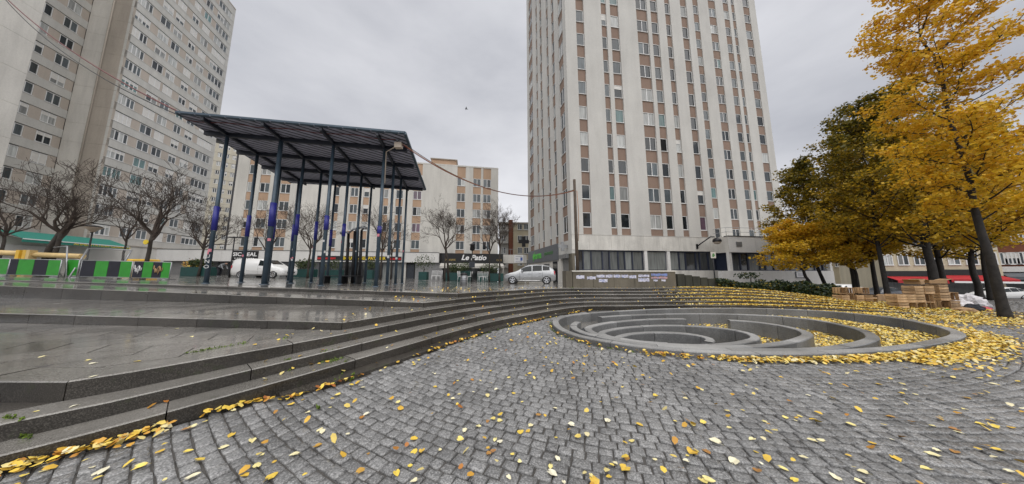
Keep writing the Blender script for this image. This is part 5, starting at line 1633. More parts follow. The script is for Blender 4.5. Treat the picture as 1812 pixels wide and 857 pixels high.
make_autumn(tz(31.0, 22.8), 27, 12.8, [(3.4, 3.2), (6, 3.6), (9, 2.6), (12.4, .6)], 3.2, .19, "farther dark green tree behind the smaller crate stack", 32, 8, .18, .24, tone_olive)
make_autumn(tz(32.5, 19.0), 34, 12.5, [(3.4, 3.2), (6, 3.8), (9, 2.8), (12.2, .8)], 3.2, .19, "yellow and brown tree far back between the trunks", 32, 8, .18, .24, tone_mix)
make_autumn(tz(36.0, 19.5), 35, 12.5, [(3.4, 3.2), (6, 3.8), (9, 2.8), (12.2, .8)], 3.2, .19, "brown and gold tree at the back behind the near trunk", 32, 8, .18, .24, tone_mix)
make_autumn(tz(23.6, 19.6), 30, 5.6, [(2.0, 2.2), (3.4, 2.4), (5.4, .8)], 2.0, .13, "small yellow tree with a leaning trunk in front of the low wing", 22, 10, .15, .20, tone_gold, lean=(-.9, 0), rise=.12)
make_autumn(tz(27.4, 20.0), 33, 5.8, [(2.2, 2.2), (3.6, 2.4), (5.6, .8)], 2.2, .13, "small golden tree beneath the olive trees by the parked cars", 22, 10, .15, .20, tone_gold, rise=.12)

# ================================================================== VEHICLES
def car_body(st, mat, name, parent):
    """lofted body from stations (x, zbottom, zbelt, zroof, half width low, half width belt, half width roof)"""
    mb = MB(); n = 10
    secs = []
    for x, zb, zl, zr, w0, w1, w2 in st:
        zm = lerp(zb, zl, .5)
        half = [(w0*.9, zb), (w0, zb+.06), (w1*1.02, zm), (w1, zl), (lerp(w1, w2, .9), lerp(zl, zr, .88)), (w2*.72, zr-.004), (0, zr+.012)]
        sec = [(-a, z) for a, z in half] + [(a, z) for a, z in half[:-1][::-1]]
        secs.append([(x, a, z) for a, z in sec])
    i0 = []
    for s_ in secs:
        i0.append(len(mb.v)); mb.v += s_
    m_ = len(secs[0])
    for k in range(len(secs)-1):
        for j in range(m_):
            a, b_ = i0[k]+j, i0[k]+(j+1) % m_
            mb.f.append((a, b_, i0[k+1]+(j+1) % m_, i0[k+1]+j)); mb.m.append(0); mb.sm.append(True)
    for k in (0, -1):
        mb.f.append(tuple(i0[k]+j for j in (range(m_) if k == -1 else reversed(range(m_))))); mb.m.append(0); mb.sm.append(False)
    return mb.build(name, mat, parent)
def sect(st, x):
    xs = [s_[0] for s_ in st]; return [interp(x, xs, [s_[k] for s_ in st]) for k in range(7)]
def side_pt(st, x, t, sgn, out=.016):
    _, zb, zl, zr, w0, w1, w2 = sect(st, x); z = lerp(zl, zr, t); w = lerp(w1, w2, min(1, t*1.02)); return (x, sgn*(w+out), z)
def wheel(parent, x, y, r, sgn):
    e_ = MB().tube([(x, y-sgn*.02, r), (x, y+sgn*.035, r)], r, 24).build("wheel", "tyre", parent)
    MB().tube([(x, y+sgn*.03, r), (x, y+sgn*.042, r)], r*.30, 10).build("hub", "alloy", e_)
    mb = MB()
    for k in range(5):
        a = 2*math.pi*k/5+.3; dx, dz = math.cos(a), math.sin(a); px_, pz_ = -dz*.035, dx*.035
        yy = y+sgn*.036; y2 = y+sgn*.05
        mb.hexa([(x+dx*.05+px_, yy, r+dz*.05+pz_), (x+dx*r*.68+px_, yy, r+dz*r*.68+pz_), (x+dx*r*.68-px_, yy, r+dz*r*.68-pz_), (x+dx*.05-px_, yy, r+dz*.05-pz_), (x+dx*.05+px_, y2, r+dz*.05+pz_), (x+dx*r*.68+px_, y2, r+dz*r*.68+pz_), (x+dx*r*.68-px_, y2, r+dz*r*.68-pz_), (x+dx*.05-px_, y2, r+dz*.05-pz_)])
    mb.tube([(x+math.cos(a)*r*.68, y+sgn*.042, r+math.sin(a)*r*.68) for a in np.linspace(0, 2*math.pi, 25)], .022, 5, cap=False)
    mb.build("rim", "alloy", e_)
def car(name, loc, rz, st, paintm, label, wins, wheels, scr, rear, lights=True, rad=.32, cat="car", group=None, detail=True):
    e_ = empty(name, loc, rz, label, cat, group)
    car_body(st, paintm, "body", e_)
    for sgn in (-1, 1):
        for x0, x1, t0, t1 in wins:
            mb = MB(); n = 14
            for k in range(n):
                a, b_ = lerp(x0, x1, k/n), lerp(x0, x1, (k+1)/n)
                q_ = [side_pt(st, a, t0, sgn), side_pt(st, b_, t0, sgn), side_pt(st, b_, t1, sgn), side_pt(st, a, t1, sgn)]
                mb.quad(*(q_ if sgn < 0 else q_[::-1]))
            mb.build("side_window", "car_glass", e_)
        for wx in wheels:
            hw = sect(st, wx)[4]
            MB().tube([(wx, sgn*(hw-.05), rad+.015), (wx, sgn*(hw+.022), rad+.015)], rad+.055, 24).build("wheel_arch", "black_iron", e_)
            wheel(e_, wx, sgn*(hw+.012), rad, sgn)
        if detail:
            x_ = wins[0][0]+.1; p = side_pt(st, x_, .1, sgn, .02)
            MB().hexa([(p[0]-.1, p[1], p[2]), (p[0]+.06, p[1], p[2]), (p[0]+.06, p[1]+sgn*.2, p[2]), (p[0]-.06, p[1]+sgn*.2, p[2]), (p[0]-.1, p[1], p[2]+.14), (p[0]+.06, p[1], p[2]+.14), (p[0]+.06, p[1]+sgn*.2, p[2]+.13), (p[0]-.04, p[1]+sgn*.2, p[2]+.13)]).build("mirror", paintm, e_)
            for x_ in (wins[0][1]-.12, wins[min(1, len(wins)-1)][1]-.1):
                p = side_pt(st, x_, -.28, sgn, .02); mb = MB(); mb.tube([(p[0]-.16, p[1], p[2]), (p[0]+.0, p[1]+sgn*.012, p[2]), (p[0]+.02, p[1], p[2])], .016, 6); mb.build("door_handle", paintm, e_)
            for x_ in [wins[0][0]-.12]+[w[1]+.025 for w in wins[:2]]:
                mb = MB()
                zz = [sect(st, x_)[1]+.12, lerp(sect(st, x_)[1], sect(st, x_)[2], .5), sect(st, x_)[2]]
                ww = [sect(st, x_)[4], sect(st, x_)[5]*1.02, sect(st, x_)[5]]
                for a in range(2): mb.tube([(x_, sgn*(ww[a]+.004), zz[a]), (x_, sgn*(ww[a+1]+.004), zz[a+1])], .007, 4)
                mb.build("door_seam", "black_iron", e_)
            xs_ = np.linspace(wheels[0]+.5, wheels[1]-.5, 6)
            MB().tube([(x, sgn*(sect(st, x)[5]*1.02+.01), lerp(sect(st, x)[1], sect(st, x)[2], .5)+.02) for x in xs_], .022, 6).build("side_trim", paintm, e_)
            MB().tube([(x, sgn*(sect(st, x)[4]+.005), sect(st, x)[1]+.08) for x in xs_], .03, 6).build("sill_trim", "black_iron" if paintm != "paint_silver" else "paint_white", e_)
        f = st[1]; MB().hexa([(f[0]-.06, sgn*f[5]*.62, f[2]-.16), (f[0]+.30, sgn*(f[5]+.03), f[2]-.10), (f[0]+.30, sgn*(f[5]*.9), f[2]-.10), (f[0], sgn*f[5]*.55, f[2]-.14), (f[0]-.02, sgn*f[5]*.62, f[2]-.01), (f[0]+.38, sgn*(f[5]+.02), f[2]+.05), (f[0]+.38, sgn*(f[5]*.88), f[2]+.05), (f[0]+.05, sgn*f[5]*.55, f[2]+.0)]).build("headlight", "plastic_white", e_)
        b_ = st[-2]; MB().box(b_[0]-.10, b_[0]+.03, sgn*b_[5]*.8 if sgn > 0 else -b_[5]-.015, b_[5]+.015 if sgn > 0 else -b_[5]*.8, b_[2]-.22, b_[2]+.06).build("tail_light", "plastic_red", e_)
    for nm, (x0, x1), k_ in (("windscreen", scr, .93), ("rear_window", rear, .9)):
        mb = MB(); n = 4
        for k in range(n):
            a, c_ = lerp(x0, x1, k/n), lerp(x0, x1, (k+1)/n); A, C_ = sect(st, a), sect(st, c_)
            mb.quad((a, -A[6]*.70, A[3]+.012), (c_, -C_[6]*.70, C_[3]+.012), (c_, C_[6]*.70, C_[3]+.012), (a, A[6]*.70, A[3]+.012))
        mb.build(nm, "car_glass", e_)
    f = st[0]; MB().box(f[0]-.025, f[0]+.05, -.42, .42, f[1]+.12, f[1]+.24).build("grille", "black_iron", e_)
    MB().box(f[0]-.03, f[0]+.02, -.26, .26, f[1]+.02, f[1]+.11).build("number_plate", "white_paint", e_)
    return e_
MPV = [(0, .30, .55, .60, .62, .66, .58), (.07, .22, .64, .70, .74, .78, .70), (.22, .20, .74, .80, .82, .85, .76), (.6, .19, .85, .92, .86, .88, .80), (1.0, .19, .92, 1.02, .87, .89, .80), (1.25, .19, .95, 1.14, .87, .89, .78), (1.75, .19, .97, 1.44, .87, .89, .71), (2.1, .19, .98, 1.55, .87, .89, .68), (2.7, .19, 1.01, 1.60, .87, .89, .67), (3.3, .19, 1.04, 1.57, .87, .89, .66), (3.75, .20, 1.07, 1.48, .86, .88, .64), (4.02, .22, 1.06, 1.30, .85, .86, .66), (4.18, .26, .98, 1.06, .82, .83, .74), (4.27, .34, .72, .78, .74, .76, .70)]
cz = D(940, 482, 20.6)
p0 = D(893, 482, 21.0); p1 = D(987, 482, 20.4)
car("silver_car", (p0[0], p0[1]+.85, zplaza(1.5, 21.3)), math.atan2(p1[1]-p0[1], p1[0]-p0[0]), [(a*(p1[0]-p0[0])/4.27, *r_) for a, *r_ in MPV], "paint_silver", "silver hatchback parked on the raised square before the pharmacy", [(1.5, 2.38, .08, .84), (2.44, 3.22, .08, .86), (3.28, 3.85, .12, .82)], (.78, 3.58), (1.12, 1.82), (3.8, 4.1))
VAN = [(0, .32, .60, .66, .66, .70, .60), (.10, .24, .76, .84, .80, .84, .74), (.35, .22, .90, .98, .86, .88, .80), (.95, .22, 1.05, 1.12, .88, .90, .80), (1.10, .22, 1.08, 1.24, .88, .90, .78), (1.75, .22, 1.12, 1.72, .88, .90, .74), (2.1, .22, 1.14, 1.82, .88, .90, .74), (2.9, .22, 1.16, 1.85, .88, .90, .76), (4.2, .24, 1.16, 1.83, .88, .90, .76), (4.38, .28, 1.12, 1.72, .87, .88, .76), (4.42, .36, .9, 1.4, .84, .86, .76)]
p0 = D(500, 482, 23.6)
car("white_van", (p0[0], p0[1]+.9, zplaza(p0[0]-2, 24)), math.pi, [(a*1.12, *r_) for a, *r_ in VAN], "paint_white", "small white delivery van parked behind the canopy posts", [(1.5, 2.35, .05, .82)], (.90, 3.95), (1.30, 1.95), (4.93, 4.95), rad=.33, cat="van")
for px, Y, rz, pm, lb, stt in ((1458, 31, .25, "paint_white", "white van parked beyond the hedge under the yellow tree", VAN), (1487, 36, .3, "paint_white", "white car half hidden behind the white van", MPV), (1528, 34, .1, "paint_dark", "dark car parked behind the smaller pile of crates", MPV), (1722, 33, -.1, "paint_white", "white car parked before the shops at far right", MPV)):
    X = D(px, 482, Y)[0]
    w = [(1.5, 2.38, .08, .84), (2.44, 3.22, .08, .86), (3.28, 3.85, .12, .82)] if stt is MPV else [(1.35, 2.1, .05, .82)]
    car("parked_car" if stt is MPV else "parked_van", (X, Y, zground(X, Y)+.0), rz, stt, pm, lb, w, (.8, 3.55), (1.12, 1.8), (3.8, 4.1) if stt is MPV else (4.39, 4.41), cat="car" if stt is MPV else "van", detail=False)

# ================================================================== STREET FURNITURE, LEFT
def barrier(x0, x1, Y, stripes, label, hgt=1.0, Yb=None):
    p0 = D(x0, 482, Y); p1 = D(x1, 482, Yb or Y); z0 = zplaza(p0[0], p0[1]); z1 = zplaza(p1[0], p1[1])
    e_ = wempty("works_barrier", (p0[0], p0[1], z0), label=label, cat="barrier", group="green and black works barriers")
    d = (p1-p0)[:2]; L = np.linalg.norm(d); d /= L; n_ = np.array([-d[1], d[0]])
    def P(s, z, o=0): b_ = p0[:2]+d*s+n_*o; return (b_[0], b_[1], lerp(z0, z1, s/L)+z)
    tot = sum(w for _, w in stripes); s = 0
    for m_, w in stripes:
        a, b_ = s/tot*L+.01, (s+w)/tot*L-.01
        mb = MB(); nr = 3
        for k in range(nr):
            u, v = lerp(a, b_, k/nr), lerp(a, b_, (k+1)/nr)
            mb.hexa([P(u, .10, -.015), P(v, .10, -.015), P(v, .10, .015), P(u, .10, .015), P(u, hgt, -.015), P(v, hgt, -.015), P(v, hgt, .015), P(u, hgt, .015)])
        mb.build("stripe_panel", m_, e_); s += w
    mb = MB(); mb.tube([P(0, hgt), P(L, hgt)], .022, 6); mb.tube([P(0, .09), P(L, .09)], .022, 6); mb.build("rail", "galv", e_)
    for s_ in (0, L):
        mb = MB(); mb.tube([P(s_, .0), P(s_, hgt)], .024, 6); mb.tube([P(s_, .02, -.28), P(s_, .02, .28)], .022, 6); mb.build("foot_post", "galv", e_)
gB, dB = "barrier_green", "barrier_dark"
barrier(-70, 13, 15.2, [(gB, 1), (dB, 1), (gB, 1)], "green and black barrier cut off by the left edge", Yb=14.6)
barrier(14, 105, 14.6, [(dB, .8), (gB, 1.5), (dB, 1.3), (gB, 1.2)], "striped barrier in front of the double trunk tree")
barrier(116, 137, 14.9, [(gB, 1)], "short all green barrier piece beside the leaning fence", 1.05)
barrier(142, 232, 14.3, [(dB, 1.3), (gB, 1.2), (dB, 1.1), (gB, 1.1)], "striped barrier right of the leaning fence")
barrier(235, 301, 14.3, [(dB, 1), (gB, 1), (dB, .95), (gB, .9)], "striped barrier with pale scrawls at the right end of the row")
bw = [o for o in bpy.data.objects if o.get("label", "").startswith("striped barrier with pale scrawls")][0]
for x0, x1, m_ in ((238, 250, "sticker"), (272, 287, "cardboard")):
    mb = MB(); pts = []
    for t in np.linspace(0, 1, 40):
        pp = D(lerp(x0, x1, t), 482, 14.3); z_ = zplaza(pp[0], 14.3)+.55+.22*math.sin(t*21)*math.cos(t*5)+.1*math.sin(t*47); pts.append((pp[0]+.05*math.cos(t*33), 14.3-.03, z_))
    mb.tube(pts, .018, 4); mb.build("scrawl", m_, bw)
# leaning site fence
fz = zplaza(-22, 15.3)
fn = wempty("site_fence", (*D(140, 482, 15.4)[:2], fz), label="tilted galvanised mesh fence panel leaning behind the barriers", cat="fence")
f0, f1, f2, f3 = D(119, 496, 14.5), D(156, 440, 15.6), D(233, 443, 15.6), D(218, 468, 15.2)
mb = MB(); mb.tube([f0, f1], .035, 6); mb.build("frame_post", "galv", fn)
mb = MB(); mb.tube([f1, f2], .03, 6); mb.build("top_rail", "galv", fn)
mb = MB(); mb.tube([f2, f3], .035, 6); mb.build("frame_post", "galv", fn)
mb = MB(); mb.tube([lerp(f0, f1, .35), f3], .022, 6); mb.build("lower_rail", "galv", fn)
mb = MB()
for k in range(1, 26): mb.tube([lerp(lerp(f0, f1, .35), f3, k/26), lerp(f1, f2, k/26)], .006, 3, cap=False)
mb.build("mesh", "galv", fn)
mb = MB(); a = D(117, 495, 14.7); b_ = D(119, 436, 15.0); mb.tube([a, b_], .03, 6); c_ = D(95, 438, 15.3); mb.tube([b_, c_], .025, 6); mb.tube([D(100, 470, 15.3), D(109, 489, 15.3)], .025, 6); mb.build("second_frame", "galv", fn)
# works machinery behind
mc = wempty("pipe_stack", (*D(30, 482, 16.4)[:2], zplaza(-30, 16.4)), label="tan pipes resting on orange and yellow trestles behind the barrier", cat="pipes")
z0 = zplaza(-30, 16.4)
for x0, x1, y in ((-30, 40, 446), (62, 146, 451)):
    a, b_ = D(x0, y, 16.8), D(x1, y+3, 16.8); MB().tube([a, b_], .17, 12).build("pipe", "machine_tan", mc)
for x in (39, 51, 57):
    a = D(x, 446, 16.7); MB().box(a[0]-.13, a[0]+.11, a[1]-.15, a[1]+.15, z0, a[2]+.12).build("trestle", "machine_yellow" if x != 57 else "machine_tan", mc)
yb = wempty("tool_box", (*D(250, 482, 18)[:2], zplaza(-27, 18)), label="yellow site box behind the right end of the barriers", cat="box")
a = D(234, 459, 18); b_ = D(266, 466, 18); MB().bevbox(a[0], b_[0], 17.7, 18.5, zplaza(-27, 18), a[2], .06).build("body", "machine_yellow", yb); MB().box(a[0]+.05, b_[0]-.05, 17.66, 17.7, a[2]-.28, a[2]-.2).build("lid_seam", "black_iron", yb)
# street lamps
def lamp_post(name, label, x, Y, ztop, head):
    X = D(x, 482, Y)[0]; z0 = zplaza(X, Y); e_ = empty(name, (X, Y, z0), 0, label, "street lamp"); h = ztop-z0
    MB().tube([(0, 0, 0), (0, 0, .8), (0, 0, h)], [.08, .055, .045], 10).build("pole", "black_iron", e_)
    if head == "bowl":
        MB().lathe([(.08, h-.05), (.22, h+.12), (.42, h+.30), (.44, h+.34)], 16).build("lamp_shade", "ivory_lamp", e_); MB().lathe([(.45, h+.34), (.30, h+.45), (.05, h+.50)], 16).build("lamp_cap", "black_iron", e_)
    elif head == "flat":
        MB().box(-.55, .55, -.12, .12, h, h+.09).build("lamp_head", "black_iron", e_)
    else:
        MB().lathe([(.12, h), (.26, h+.1), (.22, h+.55), (.34, h+.62), (.06, h+.8)], 10).build("lantern", "black_iron", e_); MB().box(-.3, .3, -.05, -.0, h-1.75, h-1.15).build("sign_plate", "alu_dark", e_)
    return e_
lamp_post("street_lamp", "lamp with an upturned bowl head in front of the green awning", 149, 19, D(152, 410, 19)[2], "bowl")
lamp_post("street_lamp", "thin lamp with a flat top between the first canopy posts", 407, 24, D(410, 421, 24)[2], "flat")
lamp_post("street_lamp", "black lantern lamp standing before the cafe", 835, 26, D(836, 444, 26)[2], "lantern")
# lamp cluster and bench under the canopy
lc = wempty("lamp_cluster", (*D(632, 482, 15.6)[:2], zplaza(-9.6, 15.6)), label="cluster of dark posts with curved lamp arms under the canopy", cat="street lamp")
zc_ = zplaza(-9.6, 15.6)
for x, Y, yt in ((617, 15.8, 413), (628, 15.4, 410), (633.5, 15.9, 409), (640, 15.5, 408)):
    a = D(x-3, 482, Y); t_ = D(x, yt, Y)
    MB().tube([(a[0], Y, zc_), (t_[0], Y, t_[2])], [.10, .07], 10).build("post", "black_iron", lc)
for (xa, ya), (xb, yb2) in (((617, 413), (602, 413)), ((617, 413), (632, 405)), ((628, 410), (645, 402)), ((640, 408), (648, 404))):
    a, c_ = D(xa, ya, 15.6), D(xb, yb2, 15.5); mid_ = (a+c_)/2+np.array([0, 0, .10])
    MB().tube([a, mid_, c_], [.05, .06, .09], 8).build("lamp_arm", "galv", lc)
bn = wempty("bench", (*D(610, 482, 14.8)[:2], zplaza(-9.8, 14.8)), label="dark slatted bench under the canopy beside the lamp cluster", cat="bench")
a, b_ = D(578, 489, 15.0), D(638, 491, 14.8); zb_ = zplaza(-9.8, 14.9)
for k in range(4): MB().box(a[0], b_[0], 14.6+k*.13, 14.71+k*.13, zb_+.42, zb_+.47).build("slat", "black_iron", bn)
for t in (.06, .5, .94): x_ = lerp(a[0], b_[0], t); MB().box(x_-.05, x_+.05, 14.62, 15.08, zb_, zb_+.42).build("leg", "black_iron", bn)
# planters with shrubs
def shrub(parent, c, r, n, seed, mat="leaf_shrub", size=.09, zs=.8):
    r_ = np.random.default_rng(seed); P = r_.normal(0, 1, (n, 3)); P /= np.linalg.norm(P, axis=1)[:, None]; P *= (r_.uniform(0.25, 1, n)**.5)[:, None]
    lump = 1+.25*np.sin(P[:, 0]*7+seed)*np.cos(P[:, 1]*6+P[:, 2]*5)
    P = np.array(c)+P*lump[:, None]*np.array([r, r, r*zs])
    u = r_.normal(0, 1, (n, 3)); u /= np.linalg.norm(u, axis=1)[:, None]; w = np.cross(u, r_.normal(0, 1, (n, 3))); w /= np.linalg.norm(w, axis=1)[:, None]
    s = size*r_.uniform(.6, 1.3, n)[:, None]
    V = np.stack([P-u*s*.5, P+w*s*.4, P+u*s*.5, P-w*s*.4], 1).reshape(-1, 3)
    return inst("foliage", np_mesh("foliage", V, np.arange(n*4).reshape(-1, 4), mat, np.clip(r_.uniform(0, 1, n), 0, 1)), parent)
def planter(x, Y, w, h, label, fr, fz, seed, stem=0.0, mat="leaf_shrub"):
    X = D(x, 482, Y)[0]; z0 = zplaza(X, Y); e_ = empty("planter", (X, Y, z0), 0, label, "planter", "planters with shrubs on the square")
    mb = MB(); mb.bevbox(-w/2, w/2, -.4, .4, .03, h, .03); mb.build("tub", "planter_green", e_)
    MB().box(-w/2+.05, w/2-.05, -.35, .35, h-.03, h+.005).build("earth", "soil", e_)
    if stem: MB().tube([(0, 0, h), (.03, 0, h+stem)], [.06, .04], 8).build("stem", "bark", e_)
    for k in range(max(1, int(w/1.1))):
        n_ = max(1, int(w/1.1)); shrub(e_, (lerp(-w/2+.5, w/2-.5, (k+.5)/n_) if n_ > 1 else 0, 0, h+stem+fz*.75), fr, 500, seed+k, mat, .13)
planter(750, 30, .95, 1.0, "green tub with a round shrub in front of the grey shutter", 1.25, .85, 61, .5)
planter(352, 24.5, 2.6, .9, "long green tub at the foot of the bare tree by the first post", .55, .5, 62)
planter(340, 27, .9, .6, "tub with an orange leaved bush left of the canopy", .8, .7, 63, 0, "leaf_fallen")
planter(540, 30, 2.4, 1.0, "green tub behind the second pair of canopy posts", .8, .8, 65)
planter(592, 31, 1.8, 1.0, "green tub with shrub behind the bench", .9, .9, 67)
planter(655, 31, 1.0, 1.1, "green tub with shrub before the bakery window", .75, .9, 69)
planter(805, 32, 2.2, 1.0, "green tub of shrubs at the left end of the cafe terrace", .8, .8, 71)
planter(868, 31, 3.2, 1.0, "green tub of shrubs behind the bonnet of the silver car", .8, .8, 75)
planter(824, 34, 1.6, 1.3, "tub with bright green shrub in the middle of the cafe terrace", .75, .8, 79)
# chairs
def make_chair():
    e_ = empty("cafe_chair", (0, 0, 0), 0, "white metal cafe chair before the closed grey shutter", "chair", "chairs of the cafe")
    MB().box(-.21, .21, -.2, .22, .43, .47).build("seat", "pvc_white", e_)
    mb = MB(); mb.tube([(-.2, .21, .45), (-.2, .27, .9), (.2, .27, .9), (.2, .21, .45)], .02, 6)
    for k in range(3): mb.tube([(-.1+.1*k, .22, .47), (-.1+.1*k, .27, .9)], .014, 5)
    mb.build("backrest", "pvc_white", e_)
    for sx in (-1, 1):
        for sy in (-1, 1): MB().tube([(sx*.18, sy*.18, .44), (sx*.21, sy*.22, 0)], .018, 6).build("leg", "pvc_white", e_)
    return e_
ch = make_chair(); index_kids()
spots = [(768.5, 27, .2, "left one of two white chairs before the grey shutter"), (777, 27, -.1, "right one of two white chairs before the grey shutter"), (851, 27.5, .4, "white chair left of the shrubs on the cafe terrace"), (858, 28, -.3, "white chair beside the tub behind the silver car"), (816, 28, 1.2, "white chair at the left of the grey litter bin"), (830, 29, -1.0, "white chair just right of the grey litter bin")]
for i, (x, Y, rz, lb) in enumerate(spots):
    o = ch if i == 0 else copy_tree(ch)
    X = D(x, 482, Y)[0]; o.location = (X, Y, zplaza(X, Y)); o.rotation_euler = (0, 0, rz); o.scale = (1.25,)*3; o["label"] = lb
# litter bin
X = D(821, 482, 16.5)[0]; lbn = empty("litter_bin", (X, 16.5, zplaza(X, 16.5)), 0, "grey litter bin standing alone on the wet square", "litter bin")
MB().lathe([(.20, 0), (.23, .02), (.23, .62), (.20, .64)], 14).build("body", "galv", lbn); MB().lathe([(.24, .64), (.24, .70), (.16, .80), (.02, .82)], 14).build("lid", "black_iron", lbn)
mb = MB()
for k in range(5): mb.tube([(.235*math.cos(a), .235*math.sin(a), .1+.11*k) for a in np.linspace(0, 2*math.pi, 17)], .012, 4, cap=False)
mb.build("band", "alu_dark", lbn)
# bending person by the first canopy posts
def skin_body(joints, edges_, radii, mat, name, parent, root=0):
    me = bpy.data.meshes.new(name); me.from_pydata(joints, edges_, []); ob = bpy.data.objects.new(name, me); COL.objects.link(ob)
    sk = ob.modifiers.new("s", 'SKIN'); ob.modifiers.new("u", 'SUBSURF').levels = 2; sk.use_smooth_shade = True
    lay = me.skin_vertices[0].data
    for i, r_ in enumerate(radii): lay[i].radius = (r_, r_)
    lay[root].use_root = True
    dg = bpy.context.evaluated_depsgraph_get(); m2 = bpy.data.meshes.new_from_object(ob.evaluated_get(dg)); bpy.data.objects.remove(ob)
    m2.materials.clear(); m2.materials.append(M[mat]); return inst(name, m2, parent)
X = D(388, 482, 24)[0]; pe_ = empty("person", (X, 24, zplaza(X, 24)), 0, "person in a grey top and dark trousers bending forward by the planter", "person")
J = [(0, 0, .90), (.18, 0, 1.08), (.36, 0, 1.20), (.44, 0, 1.24), (.55, 0, 1.27), (.30, -.17, 1.18), (.42, -.2, .92), (.55, -.18, .72), (.30, .17, 1.18), (.44, .2, .92), (.58, .16, .74), (-.02, -.1, .86), (.06, -.11, .46), (-.02, -.11, .07), (.12, -.11, .04), (-.02, .1, .86), (.02, .12, .46), (-.1, .12, .07), (.04, .12, .04)]
E_ = [(0, 1), (1, 2), (2, 3), (3, 4), (2, 5), (5, 6), (6, 7), (2, 8), (8, 9), (9, 10), (0, 11), (11, 12), (12, 13), (13, 14), (0, 15), (15, 16), (16, 17), (17, 18)]
Rr = [.15, .15, .15, .06, .10, .065, .05, .04, .065, .05, .04, .10, .07, .05, .045, .10, .07, .05, .045]
skin_body(J, E_, Rr, "cloth_grey", "body", pe_)
skin_body([(0, 0, .92), (-.02, -.1, .84), (.06, -.11, .46), (-.02, -.11, .09), (-.02, .1, .84), (.02, .12, .46), (-.1, .12, .09)], [(0, 1), (1, 2), (2, 3), (0, 4), (4, 5), (5, 6)], [.165, .115, .085, .065, .115, .085, .065], "cloth_dark", "trousers", pe_)
skin_body([(.46, 0, 1.25), (.56, 0, 1.27), (.66, 0, 1.25)], [(0, 1), (1, 2)], [.07, .105, .08], "skin", "head", pe_)
skin_body([(.50, 0, 1.29), (.58, 0, 1.32), (.64, 0, 1.30)], [(0, 1), (1, 2)], [.08, .10, .06], "hair_dark", "hair", pe_)

# ================================================================== RIGHT: poster wall, stepped wall, hedge
YW = 13.35
xa, xb = D(1013, 482, YW)[0], D(1195, 482, YW)[0]
zw = D(1100, 479, YW)[2]
pw = wempty("poster_wall", ((xa+xb)/2, YW, .7), label="low brown aggregate wall covered with torn posters below the tower", cat="wall")
nP = 5
for k in range(nP):
    MB().box(lerp(xa, xb, k/nP)+.006, lerp(xa, xb, (k+1)/nP)-.006, YW, YW+.28, .2, zw-.06).build("wall_panel", "exposed_aggregate", pw)
MB().box(xa-.03, xb+.03, YW-.03, YW+.31, zw-.06, zw).build("coping", "pale_concrete", pw)
MB().box(xa-.36, xa-.035, YW-.06, YW+.9, .2, zw-.02).build("end_pier", "exposed_aggregate", pw)
def poster(x0, y0, x1, y1, mat, label, rows=4, seed=0):
    a = D(x0, y1, YW-.02); b_ = D(x1, y0, YW-.02); rnd = random.Random(seed)
    e_ = wempty("poster", ((a[0]+b_[0])/2, YW-.01, a[2]), label=label, cat="poster", group="posters pasted on the low wall")
    # torn edge sheet
    n = 8; pts = [(lerp(a[0], b_[0], k/n), a[2]+rnd.uniform(0, .03)) for k in range(n+1)]+[(lerp(b_[0], a[0], k/n), b_[2]-rnd.uniform(0, .03)) for k in range(n+1)]
    mb = MB(); mb.poly([(x, YW-.008, z) for x, z in pts]); mb.poly([(x, YW-.002, z) for x, z in reversed(pts)]); mb.build("sheet", mat, e_)
    h = b_[2]-a[2]
    for r_ in range(rows):
        z = lerp(a[2], b_[2], (r_+.5)/rows); x = a[0]+.03
        while x < b_[0]-.08:
            w = rnd.uniform(.04, .14)
            if rnd.random() < .72: MB().quad((x, YW-.011, z-h/rows*.2), (min(x+w, b_[0]-.02), YW-.011, z-h/rows*.2), (min(x+w, b_[0]-.02), YW-.011, z+h/rows*.2), (x, YW-.011, z+h/rows*.2)).build("print", "paper_print" if rnd.random() < .7 else "paper_blue", e_)
            x += w+.03
pl_ = [(1020, 487, 1034, 494, "paper", "torn white poster at the left end of the low wall"), (1039, 489, 1054, 495, "paper", "small torn white poster second from the left on the wall"), (1056, 486, 1070, 492, "paper", "white poster starting the long upper row on the wall"), (1060, 493.5, 1075, 500, "paper", "white poster hung below the upper row"), (1072, 486, 1084, 492, "paper", "white poster third in the long upper row"), (1086, 486, 1098, 492, "paper", "white poster in the middle of the long upper row"), (1100, 486, 1112, 492, "paper", "white poster right of middle in the upper row"), (1114, 487, 1126, 493, "paper", "torn white poster ending the long upper row"), (1130, 486, 1149, 491, "paper", "upper bluish poster of the stacked pair on the wall"), (1130, 492, 1149, 499, "paper", "lower bluish poster of the stacked pair on the wall"), (1153, 484, 1181, 489, "paper_blue", "wide blue poster strip at the right of the wall"), (1153, 489.5, 1181, 494, "paper_pink", "pink and white poster strip under the blue one"), (1157, 494.5, 1164, 498.5, "paper", "left small flyer under the pink strip"), (1171, 494.5, 1178, 498.5, "paper", "right small flyer under the pink strip")]
for k, (x0, y0, x1, y1, m_, lb) in enumerate(pl_): poster(x0, y0, x1, y1, m_, lb, 2 if y1-y0 < 5.5 else 3, k)
# stepped wall of concrete posts going down to the right
sw = wempty("stepped_wall", (12, 13.6, .6), label="dark concrete wall stepping down to the right of the poster wall", cat="wall")
nS = 11; x0_, x1_ = 1198, 1345
for k in range(nS):
    xA, xB = lerp(x0_, x1_, k/nS), lerp(x0_, x1_, (k+1)/nS)
    Yk = 13.55+.05*k*0; a = D(xA, 482, Yk)[0]; b_ = D(xB, 482, Yk)[0]
    zt = D(xA, lerp(485, 508, (k/nS)), Yk)[2]
    MB().box(a+.015, b_-.015, Yk, Yk+.22, -.3, zt).build("wall_panel", "mossy_concrete", sw)
